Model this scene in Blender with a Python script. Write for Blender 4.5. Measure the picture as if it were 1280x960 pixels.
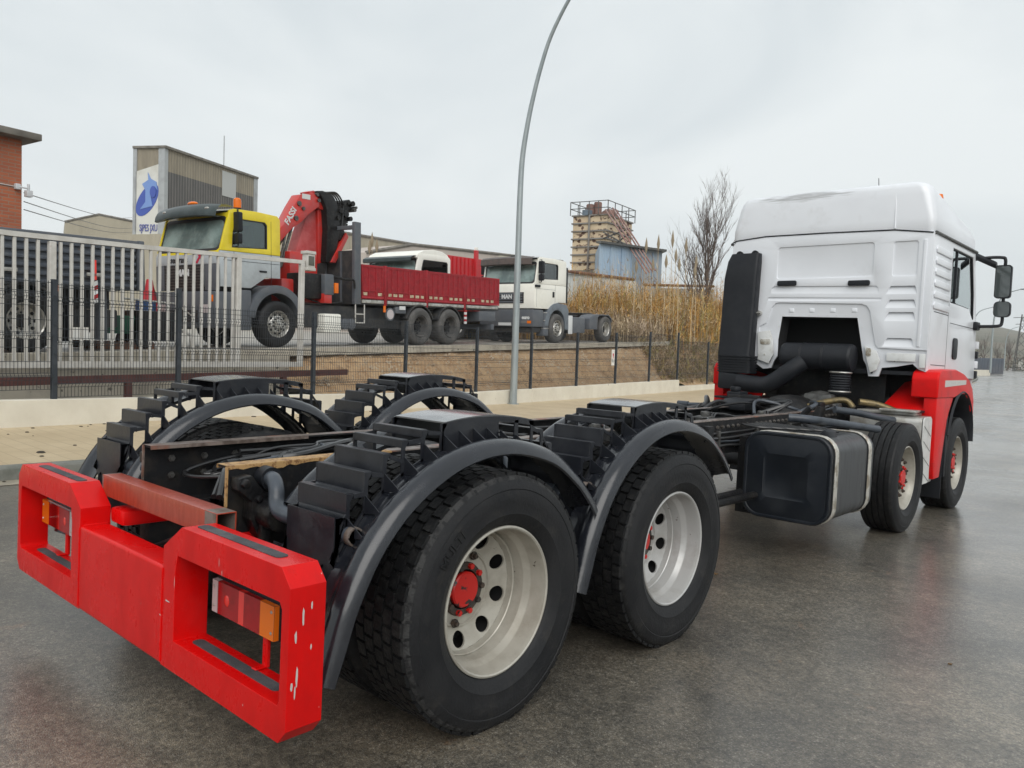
import bpy, bmesh, math, random
from mathutils import Vector, Matrix
random.seed(7)
R = math.radians
SC = bpy.context.scene
COL = SC.collection
for _o in list(bpy.data.objects):
    bpy.data.objects.remove(_o)

# ---------------------------------------------------------------- camera
CAM_LOC = Vector((3.2316, -2.2351, 1.5030))
FW = Vector((-0.664589, 0.745680, -0.047785)).normalized()
_r = FW.cross(Vector((0, 0, 1))).normalized()
_u = _r.cross(FW)
ROLL = 0.0328
RT = _r * math.cos(ROLL) + _u * math.sin(ROLL)
UP = -_r * math.sin(ROLL) + _u * math.cos(ROLL)
cam_data = bpy.data.cameras.new('camera')
cam = bpy.data.objects.new('camera', cam_data)
COL.objects.link(cam)
cam.matrix_world = Matrix(((RT.x, UP.x, -FW.x, CAM_LOC.x), (RT.y, UP.y, -FW.y, CAM_LOC.y), (RT.z, UP.z, -FW.z, CAM_LOC.z), (0, 0, 0, 1)))
cam_data.sensor_width = 36.0
cam_data.lens = 36.0 * 970.34 / 1280.0
cam_data.clip_start = 0.05
cam_data.clip_end = 6000.0
SC.camera = cam

# ---------------------------------------------------------------- sky (overcast) and sun
SUN_EL, SUN_AZ = R(38), R(131)          # azimuth from +Y towards +X
world = bpy.data.worlds.new('World')
SC.world = world
world.use_nodes = True
wn, wl = world.node_tree.nodes, world.node_tree.links
wn.clear()
w_out = wn.new('ShaderNodeOutputWorld')
w_bg = wn.new('ShaderNodeBackground')
w_sky = wn.new('ShaderNodeTexSky')
w_sky.sky_type = 'NISHITA'
w_sky.sun_disc = False
w_sky.sun_elevation = SUN_EL
w_sky.sun_rotation = SUN_AZ
w_sky.air_density = 1.0
w_sky.dust_density = 4.0
w_hsv = wn.new('ShaderNodeHueSaturation')
w_hsv.inputs['Saturation'].default_value = 0.25
wl.new(w_sky.outputs[0], w_hsv.inputs['Color'])
w_co = wn.new('ShaderNodeTexCoord')
w_map = wn.new('ShaderNodeMapping')
w_map.inputs['Scale'].default_value = (1.0, 1.0, 2.2)
w_no = wn.new('ShaderNodeTexNoise')
w_no.inputs['Scale'].default_value = 1.9
w_no.inputs['Detail'].default_value = 5.0
w_no.inputs['Roughness'].default_value = 0.5
w_no.inputs['Distortion'].default_value = 0.6
wl.new(w_co.outputs['Generated'], w_map.inputs[0])
wl.new(w_map.outputs[0], w_no.inputs['Vector'])
w_rp = wn.new('ShaderNodeValToRGB')
w_rp.color_ramp.elements[0].position = 0.30
w_rp.color_ramp.elements[0].color = (4.95, 5.45, 5.75, 1)
w_rp.color_ramp.elements[1].position = 0.66
w_rp.color_ramp.elements[1].color = (6.65, 7.0, 7.1, 1)
wl.new(w_no.outputs['Fac'], w_rp.inputs[0])
w_mx = wn.new('ShaderNodeMixRGB')
w_mx.inputs[0].default_value = 0.93
wl.new(w_hsv.outputs[0], w_mx.inputs[1])
wl.new(w_rp.outputs[0], w_mx.inputs[2])
wl.new(w_mx.outputs[0], w_bg.inputs['Color'])
w_bg.inputs['Strength'].default_value = 0.10
wl.new(w_bg.outputs[0], w_out.inputs['Surface'])

sun_data = bpy.data.lights.new('sun', 'SUN')
sun_data.energy = 1.5
sun_data.angle = R(55)
sun_data.color = (1.0, 0.97, 0.93)
sun = bpy.data.objects.new('sun', sun_data)
COL.objects.link(sun)
_sd = Vector((math.sin(SUN_AZ) * math.cos(SUN_EL), math.cos(SUN_AZ) * math.cos(SUN_EL), math.sin(SUN_EL)))
sun.rotation_euler = _sd.to_track_quat('Z', 'Y').to_euler()

SC.view_settings.view_transform = 'Standard'
SC.view_settings.look = 'None'
SC.view_settings.exposure = 0.44
SC.view_settings.gamma = 1.0
SC.view_settings.use_curve_mapping = False
SC.cycles.use_denoising = True
SC.cycles.max_bounces = 6
SC.cycles.transparent_max_bounces = 16
SC.cycles.caustics_reflective = False
SC.cycles.caustics_refractive = False

# ---------------------------------------------------------------- materials
MATS = {}
def mat(name, col, rough=0.5, metal=0.0, col2=None, nscale=6.0, npos=(0.45, 0.65), bump=0.0, bscale=60.0, coat=0.0,
        rvar=0.0, spec=0.5, emit=None, stretch=None, detail=6.0, coord='Object', trans=0.0, alpha=1.0, col3=None, n3=(0.6, 0.68), s3=30.0, dirt=None):
    if name in MATS: return MATS[name]
    m = bpy.data.materials.new(name)
    m.use_nodes = True
    nt = m.node_tree; n = nt.nodes; l = nt.links
    b = n['Principled BSDF']
    b.inputs['Base Color'].default_value = (*col, 1)
    b.inputs['Roughness'].default_value = rough
    b.inputs['Metallic'].default_value = metal
    b.inputs['Specular IOR Level'].default_value = spec
    if coat: b.inputs['Coat Weight'].default_value = coat; b.inputs['Coat Roughness'].default_value = 0.12
    if trans: b.inputs['Transmission Weight'].default_value = trans
    if alpha < 1: b.inputs['Alpha'].default_value = alpha
    if emit: b.inputs['Emission Color'].default_value = (*emit[0], 1); b.inputs['Emission Strength'].default_value = emit[1]
    vec = None
    if col2 or bump or rvar or col3 or dirt:
        tc = n.new('ShaderNodeTexCoord'); vec = tc.outputs[coord]
        if stretch:
            mp = n.new('ShaderNodeMapping'); mp.inputs['Scale'].default_value = stretch
            l.new(vec, mp.inputs[0]); vec = mp.outputs[0]
    last = None
    if col2 or rvar:
        no = n.new('ShaderNodeTexNoise'); no.inputs['Scale'].default_value = nscale; no.inputs['Detail'].default_value = detail
        no.inputs['Roughness'].default_value = 0.62
        l.new(vec, no.inputs['Vector'])
        mr = n.new('ShaderNodeMapRange'); mr.inputs[1].default_value = npos[0]; mr.inputs[2].default_value = npos[1]
        l.new(no.outputs['Fac'], mr.inputs[0])
        if col2:
            mx = n.new('ShaderNodeMixRGB'); mx.inputs[1].default_value = (*col, 1); mx.inputs[2].default_value = (*col2, 1)
            l.new(mr.outputs[0], mx.inputs[0]); last = mx.outputs[0]
        if rvar:
            m2 = n.new('ShaderNodeMapRange'); m2.inputs[3].default_value = rough; m2.inputs[4].default_value = min(1, max(0.02, rough + rvar))
            l.new(mr.outputs[0], m2.inputs[0]); l.new(m2.outputs[0], b.inputs['Roughness'])
    if col3:
        n3n = n.new('ShaderNodeTexNoise'); n3n.inputs['Scale'].default_value = s3; n3n.inputs['Detail'].default_value = 4
        l.new(vec, n3n.inputs['Vector'])
        m3 = n.new('ShaderNodeMapRange'); m3.inputs[1].default_value = n3[0]; m3.inputs[2].default_value = n3[1]
        l.new(n3n.outputs['Fac'], m3.inputs[0])
        x3 = n.new('ShaderNodeMixRGB'); x3.inputs[2].default_value = (*col3, 1)
        if last: l.new(last, x3.inputs[1])
        else: x3.inputs[1].default_value = (*col, 1)
        l.new(m3.outputs[0], x3.inputs[0]); last = x3.outputs[0]
    if dirt:
        if vec is None: vec = n.new('ShaderNodeTexCoord').outputs[coord]
        dn = n.new('ShaderNodeTexNoise'); dn.inputs['Scale'].default_value = dirt[3]; dn.inputs['Detail'].default_value = 9; dn.inputs['Roughness'].default_value = 0.72
        l.new(vec, dn.inputs['Vector'])
        dm = n.new('ShaderNodeMapRange'); dm.inputs[1].default_value = dirt[1]; dm.inputs[2].default_value = dirt[2]; dm.inputs[4].default_value = dirt[4]
        l.new(dn.outputs['Fac'], dm.inputs[0])
        dx = n.new('ShaderNodeMixRGB'); dx.inputs[2].default_value = (*dirt[0], 1)
        if last: l.new(last, dx.inputs[1])
        else: dx.inputs[1].default_value = (*col, 1)
        l.new(dm.outputs[0], dx.inputs[0]); last = dx.outputs[0]
    if last: l.new(last, b.inputs['Base Color'])
    if bump:
        nb = n.new('ShaderNodeTexNoise'); nb.inputs['Scale'].default_value = bscale; nb.inputs['Detail'].default_value = 5
        l.new(vec, nb.inputs['Vector'])
        bp = n.new('ShaderNodeBump'); bp.inputs['Strength'].default_value = bump; bp.inputs['Distance'].default_value = 0.02
        l.new(nb.outputs['Fac'], bp.inputs['Height']); l.new(bp.outputs[0], b.inputs['Normal'])
    MATS[name] = m
    return m

M_RED = mat('red_paint', (0.66, 0.004, 0.004), 0.27, col2=(0.56, 0.005, 0.005), nscale=3, spec=0.24, rvar=0.1, dirt=((0.10, 0.03, 0.022), 0.62, 0.85, 4.0, 0.4), col3=(0.55, 0.40, 0.38), n3=(0.755, 0.77), s3=16, stretch=(2, 2, 1.1))
M_REDCAB = mat('red_cab_paint', (0.66, 0.006, 0.006), 0.34, col2=(0.56, 0.008, 0.008), nscale=4, spec=0.18, dirt=((0.10, 0.03, 0.022), 0.58, 0.8, 4.0, 0.5))
M_GRIP = mat('grip_tape', (0.055, 0.057, 0.062), 0.75, bump=0.4, bscale=300, col2=(0.10, 0.10, 0.105), nscale=9)
M_FEND = mat('fender_black', (0.011, 0.0125, 0.017), 0.20, col2=(0.017, 0.019, 0.025), nscale=5, rvar=0.10, spec=0.5, coat=0.3, dirt=((0.045, 0.043, 0.040), 0.62, 0.9, 2.5, 0.3), bump=0.03, bscale=40)
M_STEEL = mat('step_black', (0.012, 0.0135, 0.018), 0.30, col2=(0.024, 0.026, 0.031), nscale=7, rvar=0.14, spec=0.55, dirt=((0.06, 0.052, 0.042), 0.58, 0.82, 8.0, 0.6), bump=0.05, bscale=50)
M_TOP = mat('step_top_sheen', (0.10, 0.105, 0.11), 0.16, col2=(0.07, 0.074, 0.08), nscale=6, rvar=0.12, coat=0.5)  # base colour lightened to carry the sky's reflection on the top plates
M_FRAME = mat('frame_black', (0.009, 0.0095, 0.011), 0.5, col2=(0.030, 0.026, 0.022), nscale=9, npos=(0.5, 0.72), rvar=-0.15, spec=0.3, bump=0.15, bscale=45)
M_OILY = mat('oily_black', (0.006, 0.006, 0.007), 0.42, spec=0.35, col2=(0.028, 0.025, 0.021), nscale=14, npos=(0.5, 0.7), bump=0.2, bscale=60)
M_RUSTB = mat('primer_beam', (0.38, 0.050, 0.020), 0.30, col2=(0.26, 0.036, 0.016), nscale=5, npos=(0.3, 0.75), stretch=(9, 9, 2.2), rvar=0.2, coat=0.3, col3=(0.38, 0.17, 0.12), n3=(0.66, 0.74), s3=12)
M_BARE = mat('bare_steel', (0.20, 0.17, 0.15), 0.5, metal=0.3, col2=(0.10, 0.06, 0.04), nscale=12)
M_TAN = mat('rust_edge', (0.42, 0.26, 0.11), 0.6, col2=(0.20, 0.10, 0.04), nscale=16, npos=(0.5, 0.6), stretch=(3, 3, 3))
M_FTOP = mat('frame_top_edge', (0.19, 0.155, 0.135), 0.30, col2=(0.07, 0.05, 0.04), nscale=12, npos=(0.42, 0.6), rvar=0.2, col3=(0.22, 0.08, 0.045), n3=(0.56, 0.66), s3=5)
M_RUB = mat('tyre_rubber', (0.0105, 0.011, 0.0125), 0.55, spec=0.28, col2=(0.021, 0.021, 0.022), nscale=5, npos=(0.4, 0.7), bump=0.12, bscale=70, rvar=0.15, dirt=((0.055, 0.050, 0.043), 0.55, 0.80, 9.0, 0.55))
M_TREAD = mat('tyre_tread', (0.007, 0.0073, 0.008), 0.5, spec=0.28, col2=(0.030, 0.029, 0.028), nscale=22, npos=(0.5, 0.74), bump=0.2, bscale=90)
M_TDUST = mat('tyre_scuff', (0.042, 0.042, 0.042), 0.75, spec=0.25, col2=(0.018, 0.018, 0.019), nscale=25, npos=(0.45, 0.6), bump=0.4, bscale=80)
M_GREYTYRE = mat('dusty_tyre', (0.07, 0.068, 0.066), 0.8, col2=(0.11, 0.105, 0.10), nscale=4, bump=0.1, bscale=50)
M_RIM = mat('rim_silver', (0.46, 0.44, 0.385), 0.38, metal=0.25, col2=(0.33, 0.305, 0.255), nscale=5, npos=(0.45, 0.7), rvar=0.1, col3=(0.10, 0.085, 0.07), n3=(0.70, 0.74), s3=28, dirt=((0.17, 0.135, 0.10), 0.50, 0.78, 4.0, 0.65))
M_RIM2 = mat('rim_silver_clean', (0.50, 0.50, 0.49), 0.34, metal=0.3, col2=(0.38, 0.37, 0.35), nscale=4, rvar=0.1, col3=(0.14, 0.10, 0.09), n3=(0.71, 0.74), s3=30, dirt=((0.24, 0.20, 0.17), 0.52, 0.80, 3.5, 0.6))
M_HUB = mat('hub_red', (0.55, 0.014, 0.010), 0.4, col3=(0.02, 0.015, 0.015), n3=(0.60, 0.64), s3=22)
M_NUT = mat('nut_dark', (0.05, 0.045, 0.04), 0.5, metal=0.3, col2=(0.09, 0.06, 0.045), nscale=30)
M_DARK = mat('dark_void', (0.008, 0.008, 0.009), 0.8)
M_CHROME = mat('worn_aluminium', (0.50, 0.49, 0.46), 0.35, metal=0.6, col2=(0.30, 0.28, 0.24), nscale=8, rvar=0.15)
M_STRAP = mat('strap_steel', (0.55, 0.53, 0.48), 0.36, metal=0.4, col2=(0.30, 0.26, 0.20), nscale=10, npos=(0.5, 0.6))
M_TANK = mat('tank_black', (0.009, 0.0115, 0.016), 0.36, spec=0.35, col2=(0.018, 0.021, 0.026), nscale=4, rvar=0.15, bump=0.03, bscale=20)
M_TANKS = mat('tank_side', (0.020, 0.022, 0.025), 0.34, col2=(0.045, 0.046, 0.047), nscale=6, npos=(0.5, 0.75), stretch=(4, 4, 0.5), rvar=0.2, col3=(0.25, 0.23, 0.19), n3=(0.72, 0.76), s3=9)
M_WHITE = mat('cab_white', (0.76, 0.78, 0.815), 0.30, col2=(0.73, 0.75, 0.785), nscale=2.0, coat=0.4, rvar=0.06, dirt=((0.42, 0.41, 0.39), 0.58, 0.85, 1.6, 0.55))
M_WHITE2 = mat('cab_white_inner', (0.70, 0.71, 0.70), 0.45, col2=(0.56, 0.56, 0.53), nscale=10, npos=(0.5, 0.7))
M_PLAS = mat('black_plastic', (0.010, 0.0115, 0.015), 0.50, spec=0.30, bump=0.1, bscale=120, col2=(0.016, 0.0175, 0.021), nscale=6)
M_PIPE = mat('grey_pipe', (0.055, 0.065, 0.080), 0.36, col2=(0.03, 0.036, 0.044), nscale=7)
M_GLASS = mat('window_glass', (0.30, 0.42, 0.38), 0.06, coat=0.6, trans=0.0, spec=0.8, col2=(0.45, 0.58, 0.52), nscale=0.8)
M_GLASSD = mat('dark_glass', (0.02, 0.028, 0.028), 0.06, spec=0.8, coat=0.3)
M_ORANGE = mat('amber_lens', (0.74, 0.16, 0.008), 0.2, coat=0.15, spec=0.3)
M_LENSR = mat('red_lens', (0.34, 0.006, 0.008), 0.18, coat=0.15, spec=0.3, col2=(0.26, 0.006, 0.006), nscale=20)
M_LENSR2 = mat('red_lens_bright', (0.75, 0.03, 0.02), 0.15, coat=0.5)
M_LENSW = mat('clear_lens', (0.48, 0.43, 0.43), 0.15, coat=0.3)
M_CABLE = mat('cable_black', (0.016, 0.016, 0.017), 0.28, spec=0.6)
M_YWIRE = mat('yellow_wire', (0.65, 0.42, 0.02), 0.5)
M_BRASS = mat('dull_brass', (0.20, 0.15, 0.07), 0.4, metal=0.6, col2=(0.08, 0.07, 0.05), nscale=12)
M_GREYMET = mat('grey_metal', (0.11, 0.11, 0.105), 0.45, metal=0.4, col2=(0.05, 0.048, 0.045), nscale=14)

# ---------------------------------------------------------------- mesh helper
class MB:
    def __init__(s): s.v = []; s.f = []; s.mi = []; s.cur = 0
    def use(s, i): s.cur = i; return s
    def add(s, vs, fs):
        k = len(s.v); s.v += [tuple(v) for v in vs]
        for f in fs: s.f.append([i + k for i in f]); s.mi.append(s.cur)
        return s
    def box(s, x0, x1, y0, y1, z0, z1):
        return s.add([(x0, y0, z0), (x1, y0, z0), (x1, y1, z0), (x0, y1, z0), (x0, y0, z1), (x1, y0, z1), (x1, y1, z1), (x0, y1, z1)],
                     [(0, 3, 2, 1), (4, 5, 6, 7), (0, 1, 5, 4), (1, 2, 6, 5), (2, 3, 7, 6), (3, 0, 4, 7)])
    def prism(s, pts, ax, a, b):
        n = len(pts)
        def P(p, c): return (c, p[0], p[1]) if ax == 'x' else ((p[0], c, p[1]) if ax == 'y' else (p[0], p[1], c))
        return s.add([P(p, a) for p in pts] + [P(p, b) for p in pts],
                     [list(range(n))[::-1], list(range(n, 2 * n))] + [(i, (i + 1) % n, n + (i + 1) % n, n + i) for i in range(n)])
    def ring(s, outer, inner, ax, a, b):
        """plate with a hole: outer and inner outlines of equal point count"""
        n = len(outer)
        def P(p, c): return (c, p[0], p[1]) if ax == 'x' else ((p[0], c, p[1]) if ax == 'y' else (p[0], p[1], c))
        vs = [P(p, a) for p in outer] + [P(p, a) for p in inner] + [P(p, b) for p in outer] + [P(p, b) for p in inner]
        fs = []
        for i in range(n):
            j = (i + 1) % n
            fs += [(i, j, n + j, n + i), (2 * n + i, 3 * n + i, 3 * n + j, 2 * n + j), (i, 2 * n + i, 2 * n + j, j), (n + i, n + j, 3 * n + j, 3 * n + i)]
        return s.add(vs, fs)
    def grid(s, rows, cu=False, cv=False):
        nr, nc = len(rows), len(rows[0]); vs = [p for r in rows for p in r]; fs = []
        for i in range(nr if cu else nr - 1):
            for j in range(nc if cv else nc - 1):
                i2, j2 = (i + 1) % nr, (j + 1) % nc
                fs.append((i * nc + j, i * nc + j2, i2 * nc + j2, i2 * nc + j))
        return s.add(vs, fs)
    def tube(s, pts, r, n=8, caps=True):
        pts = [Vector(p) for p in pts]; m = len(pts)
        rr = r if isinstance(r, (list, tuple)) else [r] * m
        rows = []; prev = None
        for i, p in enumerate(pts):
            t = (pts[min(i + 1, m - 1)] - pts[max(i - 1, 0)])
            t = t.normalized() if t.length > 1e-9 else Vector((0, 0, 1))
            if prev is None:
                a = Vector((0, 0, 1)) if abs(t.z) < 0.9 else Vector((1, 0, 0))
                u = t.cross(a).normalized()
            else:
                u = prev - t * prev.dot(t)
                u = u.normalized() if u.length > 1e-6 else t.orthogonal().normalized()
            prev = u; w = t.cross(u)
            rows.append([p + (u * math.cos(2 * math.pi * k / n) + w * math.sin(2 * math.pi * k / n)) * rr[i] for k in range(n)])
        k0 = len(s.v)
        s.grid(rows, cv=True)
        if caps:
            s.f.append([k0 + k for k in range(n)][::-1]); s.mi.append(s.cur)
            s.f.append([k0 + (m - 1) * n + k for k in range(n)]); s.mi.append(s.cur)
        return s
    def cyl(s, a, b, r, n=16, caps=True): return s.tube([a, b], r, n, caps)
    def lathe(s, prof, c=(0, 0, 0), ax='x', n=48, a0=0.0, a1=2 * math.pi):
        full = abs(a1 - a0 - 2 * math.pi) < 1e-6
        k = n if full else n + 1; rows = []
        for r, a in prof:
            row = []
            for i in range(k):
                t = a0 + (a1 - a0) * i / n
                cs, sn = math.cos(t) * r, math.sin(t) * r
                p = (a, cs, sn) if ax == 'x' else ((cs, a, sn) if ax == 'y' else (cs, sn, a))
                row.append((p[0] + c[0], p[1] + c[1], p[2] + c[2]))
            rows.append(row)
        return s.grid(rows, cv=full)
    def ball(s, c, rx, ry, rz, nu=10, nv=8):
        rows = []
        for i in range(nv + 1):
            t = math.pi * i / nv
            rows.append([(c[0] + rx * math.sin(t) * math.cos(2 * math.pi * j / nu), c[1] + ry * math.sin(t) * math.sin(2 * math.pi * j / nu), c[2] + rz * math.cos(t)) for j in range(nu)])
        return s.grid(rows, cv=True)
    def xf(s, M, start=0):
        for i in range(start, len(s.v)): s.v[i] = tuple(M @ Vector(s.v[i]))
        return s
    def mirror_x(s):
        s.v = [(-x, y, z) for x, y, z in s.v]; s.f = [f[::-1] for f in s.f]; return s
    def mesh(s, name, mats, bevel=0.0, seg=2, angle=35, bang=30, recalc=True, solid=0.0, skip=None):
        me = bpy.data.meshes.new(name)
        me.from_pydata(s.v, [], s.f)
        mats = mats if isinstance(mats, (list, tuple)) else [mats]
        for m in mats: me.materials.append(m)
        me.polygons.foreach_set('material_index', s.mi)
        bm = bmesh.new(); bm.from_mesh(me)
        bmesh.ops.remove_doubles(bm, verts=bm.verts, dist=1e-5)
        if recalc: bmesh.ops.recalc_face_normals(bm, faces=bm.faces)
        if bevel:
            es = [e for e in bm.edges if len(e.link_faces) == 2 and e.calc_face_angle(0) > R(bang) and not (skip and skip(e.verts[0].co, e.verts[1].co))]
            bmesh.ops.bevel(bm, geom=es, offset=bevel, offset_type='OFFSET', segments=seg, profile=0.6, affect='EDGES', clamp_overlap=True)
        bm.to_mesh(me); bm.free()
        me.polygons.foreach_set('use_smooth', [True] * len(me.polygons))
        me.set_sharp_from_angle(angle=R(angle))
        me.update()
        return me
    def build(s, name, mats, parent=None, loc=None, **kw):
        return link(name, s.mesh(name, mats, **kw), parent, loc)

def link(name, data, parent=None, loc=None, rot=None):
    o = bpy.data.objects.new(name, data); COL.objects.link(o)
    if parent: o.parent = parent
    if loc: o.location = loc
    if rot: o.rotation_euler = rot
    return o
def tag(o, label=None, cat=None, group=None, kind=None):
    if label: o['label'] = label
    if cat: o['category'] = cat
    if group: o['group'] = group
    if kind: o['kind'] = kind
    return o
def thing(name, label, cat, loc=(0, 0, 0), rot=(0, 0, 0), group=None):
    o = bpy.data.objects.new(name, None); COL.objects.link(o)
    o.location = loc; o.rotation_euler = rot; o.empty_display_size = 0.2
    return tag(o, label, cat, group)
def copy_tree(o, parent=None, loc=None):
    c = o.copy(); COL.objects.link(c); c.parent = parent
    if loc is not None: c.location = loc
    for ch in list(o.children): copy_tree(ch, c)
    return c
def rrect(x0, x1, z0, z1, r, n=4):
    pts = []
    for cx, cz, a in ((x1 - r, z1 - r, 0), (x0 + r, z1 - r, 90), (x0 + r, z0 + r, 180), (x1 - r, z0 + r, 270)):
        for i in range(n + 1):
            t = R(a + 90.0 * i / n); pts.append((cx + r * math.cos(t), cz + r * math.sin(t)))
    return pts
def spline(pts, k=6):
    """Catmull-Rom through points"""
    P = [Vector(p) for p in pts]; out = []
    for i in range(len(P) - 1):
        a, b, c, d = P[max(i - 1, 0)], P[i], P[i + 1], P[min(i + 2, len(P) - 1)]
        for j in range(k):
            t = j / k
            out.append(0.5 * ((2 * b) + (c - a) * t + (2 * a - 5 * b + 4 * c - d) * t * t + (3 * b - a - 3 * c + d) * t ** 3))
    out.append(P[-1]); return out
def bool_cut(me, cutters):
    o = bpy.data.objects.new('tmp', me); COL.objects.link(o); cs = []
    for c in cutters:
        q = bpy.data.objects.new('cut', c); COL.objects.link(q); cs.append(q)
        m = o.modifiers.new('b', 'BOOLEAN'); m.operation = 'DIFFERENCE'; m.solver = 'EXACT'; m.object = q
    dg = bpy.context.evaluated_depsgraph_get(); dg.update()
    r = bpy.data.meshes.new_from_object(o.evaluated_get(dg))
    for q in [o] + cs: bpy.data.objects.remove(q)
    return r
def finish(me, name, mats, bevel=0.0, seg=2, angle=35, bang=25):
    bm = bmesh.new(); bm.from_mesh(me); bmesh.ops.remove_doubles(bm, verts=bm.verts, dist=2e-4)
    if bevel:
        es = [e for e in bm.edges if len(e.link_faces) == 2 and e.calc_face_angle(0) > R(bang)]
        bmesh.ops.bevel(bm, geom=es, offset=bevel, offset_type='OFFSET', segments=seg, profile=0.6, affect='EDGES', clamp_overlap=True)
    bm.to_mesh(me); bm.free(); me.materials.clear()
    for m in mats: me.materials.append(m)
    me.polygons.foreach_set('material_index', [0] * len(me.polygons)); me.polygons.foreach_set('use_smooth', [True] * len(me.polygons)); me.set_sharp_from_angle(angle=R(angle)); me.name = name; me.update()
    return me
def interp(tab, x):
    if x <= tab[0][0]: return tab[0][1]
    for (a, b), (c, d) in zip(tab, tab[1:]):
        if x <= c: return b + (d - b) * (x - a) / (c - a)
    return tab[-1][1]
def text_mb(txt, size, depth=0.003, bold=0.0, shear=0.0, align='CENTER'):
    cu = bpy.data.curves.new('t', 'FONT'); cu.body = txt; cu.size = size; cu.align_x = align; cu.align_y = 'CENTER'
    cu.extrude = depth / 2; cu.offset = bold; cu.shear = shear; cu.resolution_u = 3
    o = bpy.data.objects.new('t', cu); COL.objects.link(o)
    dg = bpy.context.evaluated_depsgraph_get(); me = bpy.data.meshes.new_from_object(o.evaluated_get(dg))
    mb = MB(); mb.add([tuple(v.co) for v in me.vertices], [list(p.vertices) for p in me.polygons])
    bpy.data.objects.remove(o); bpy.data.curves.remove(cu); bpy.data.meshes.remove(me)
    return mb

# fence line frame: local +Y runs along the fence, local +X towards the road
F0 = Vector((-9.2, 2.0)); _fd = Vector((-0.147, 1.0)).normalized()
FD, FN = _fd, Vector((-_fd.y, _fd.x))
FTH = math.asin(-_fd.x)
def XY(s, n): p = F0 + FD * s + FN * n; return (p.x, p.y)
def W(s, n, z): p = F0 + FD * s + FN * n; return (p.x, p.y, z)
def zy(s): return 1.14 + 0.0305 * max(-14, min(s, 34))
def road_f(y): return -0.0174 * y if y < 13 else -0.2262 - 0.07 * (1 - math.exp(-(y - 13) / 8.0))
def zg(x, y): return road_f(max(y, -40)) - 0.0042 * max(-12, min(x, 20))
def at_px(px, py, d):
    return CAM_LOC + (FW + RT * ((px - 640) / 970.34) - UP * ((py - 480) / 970.34)) * d
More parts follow.
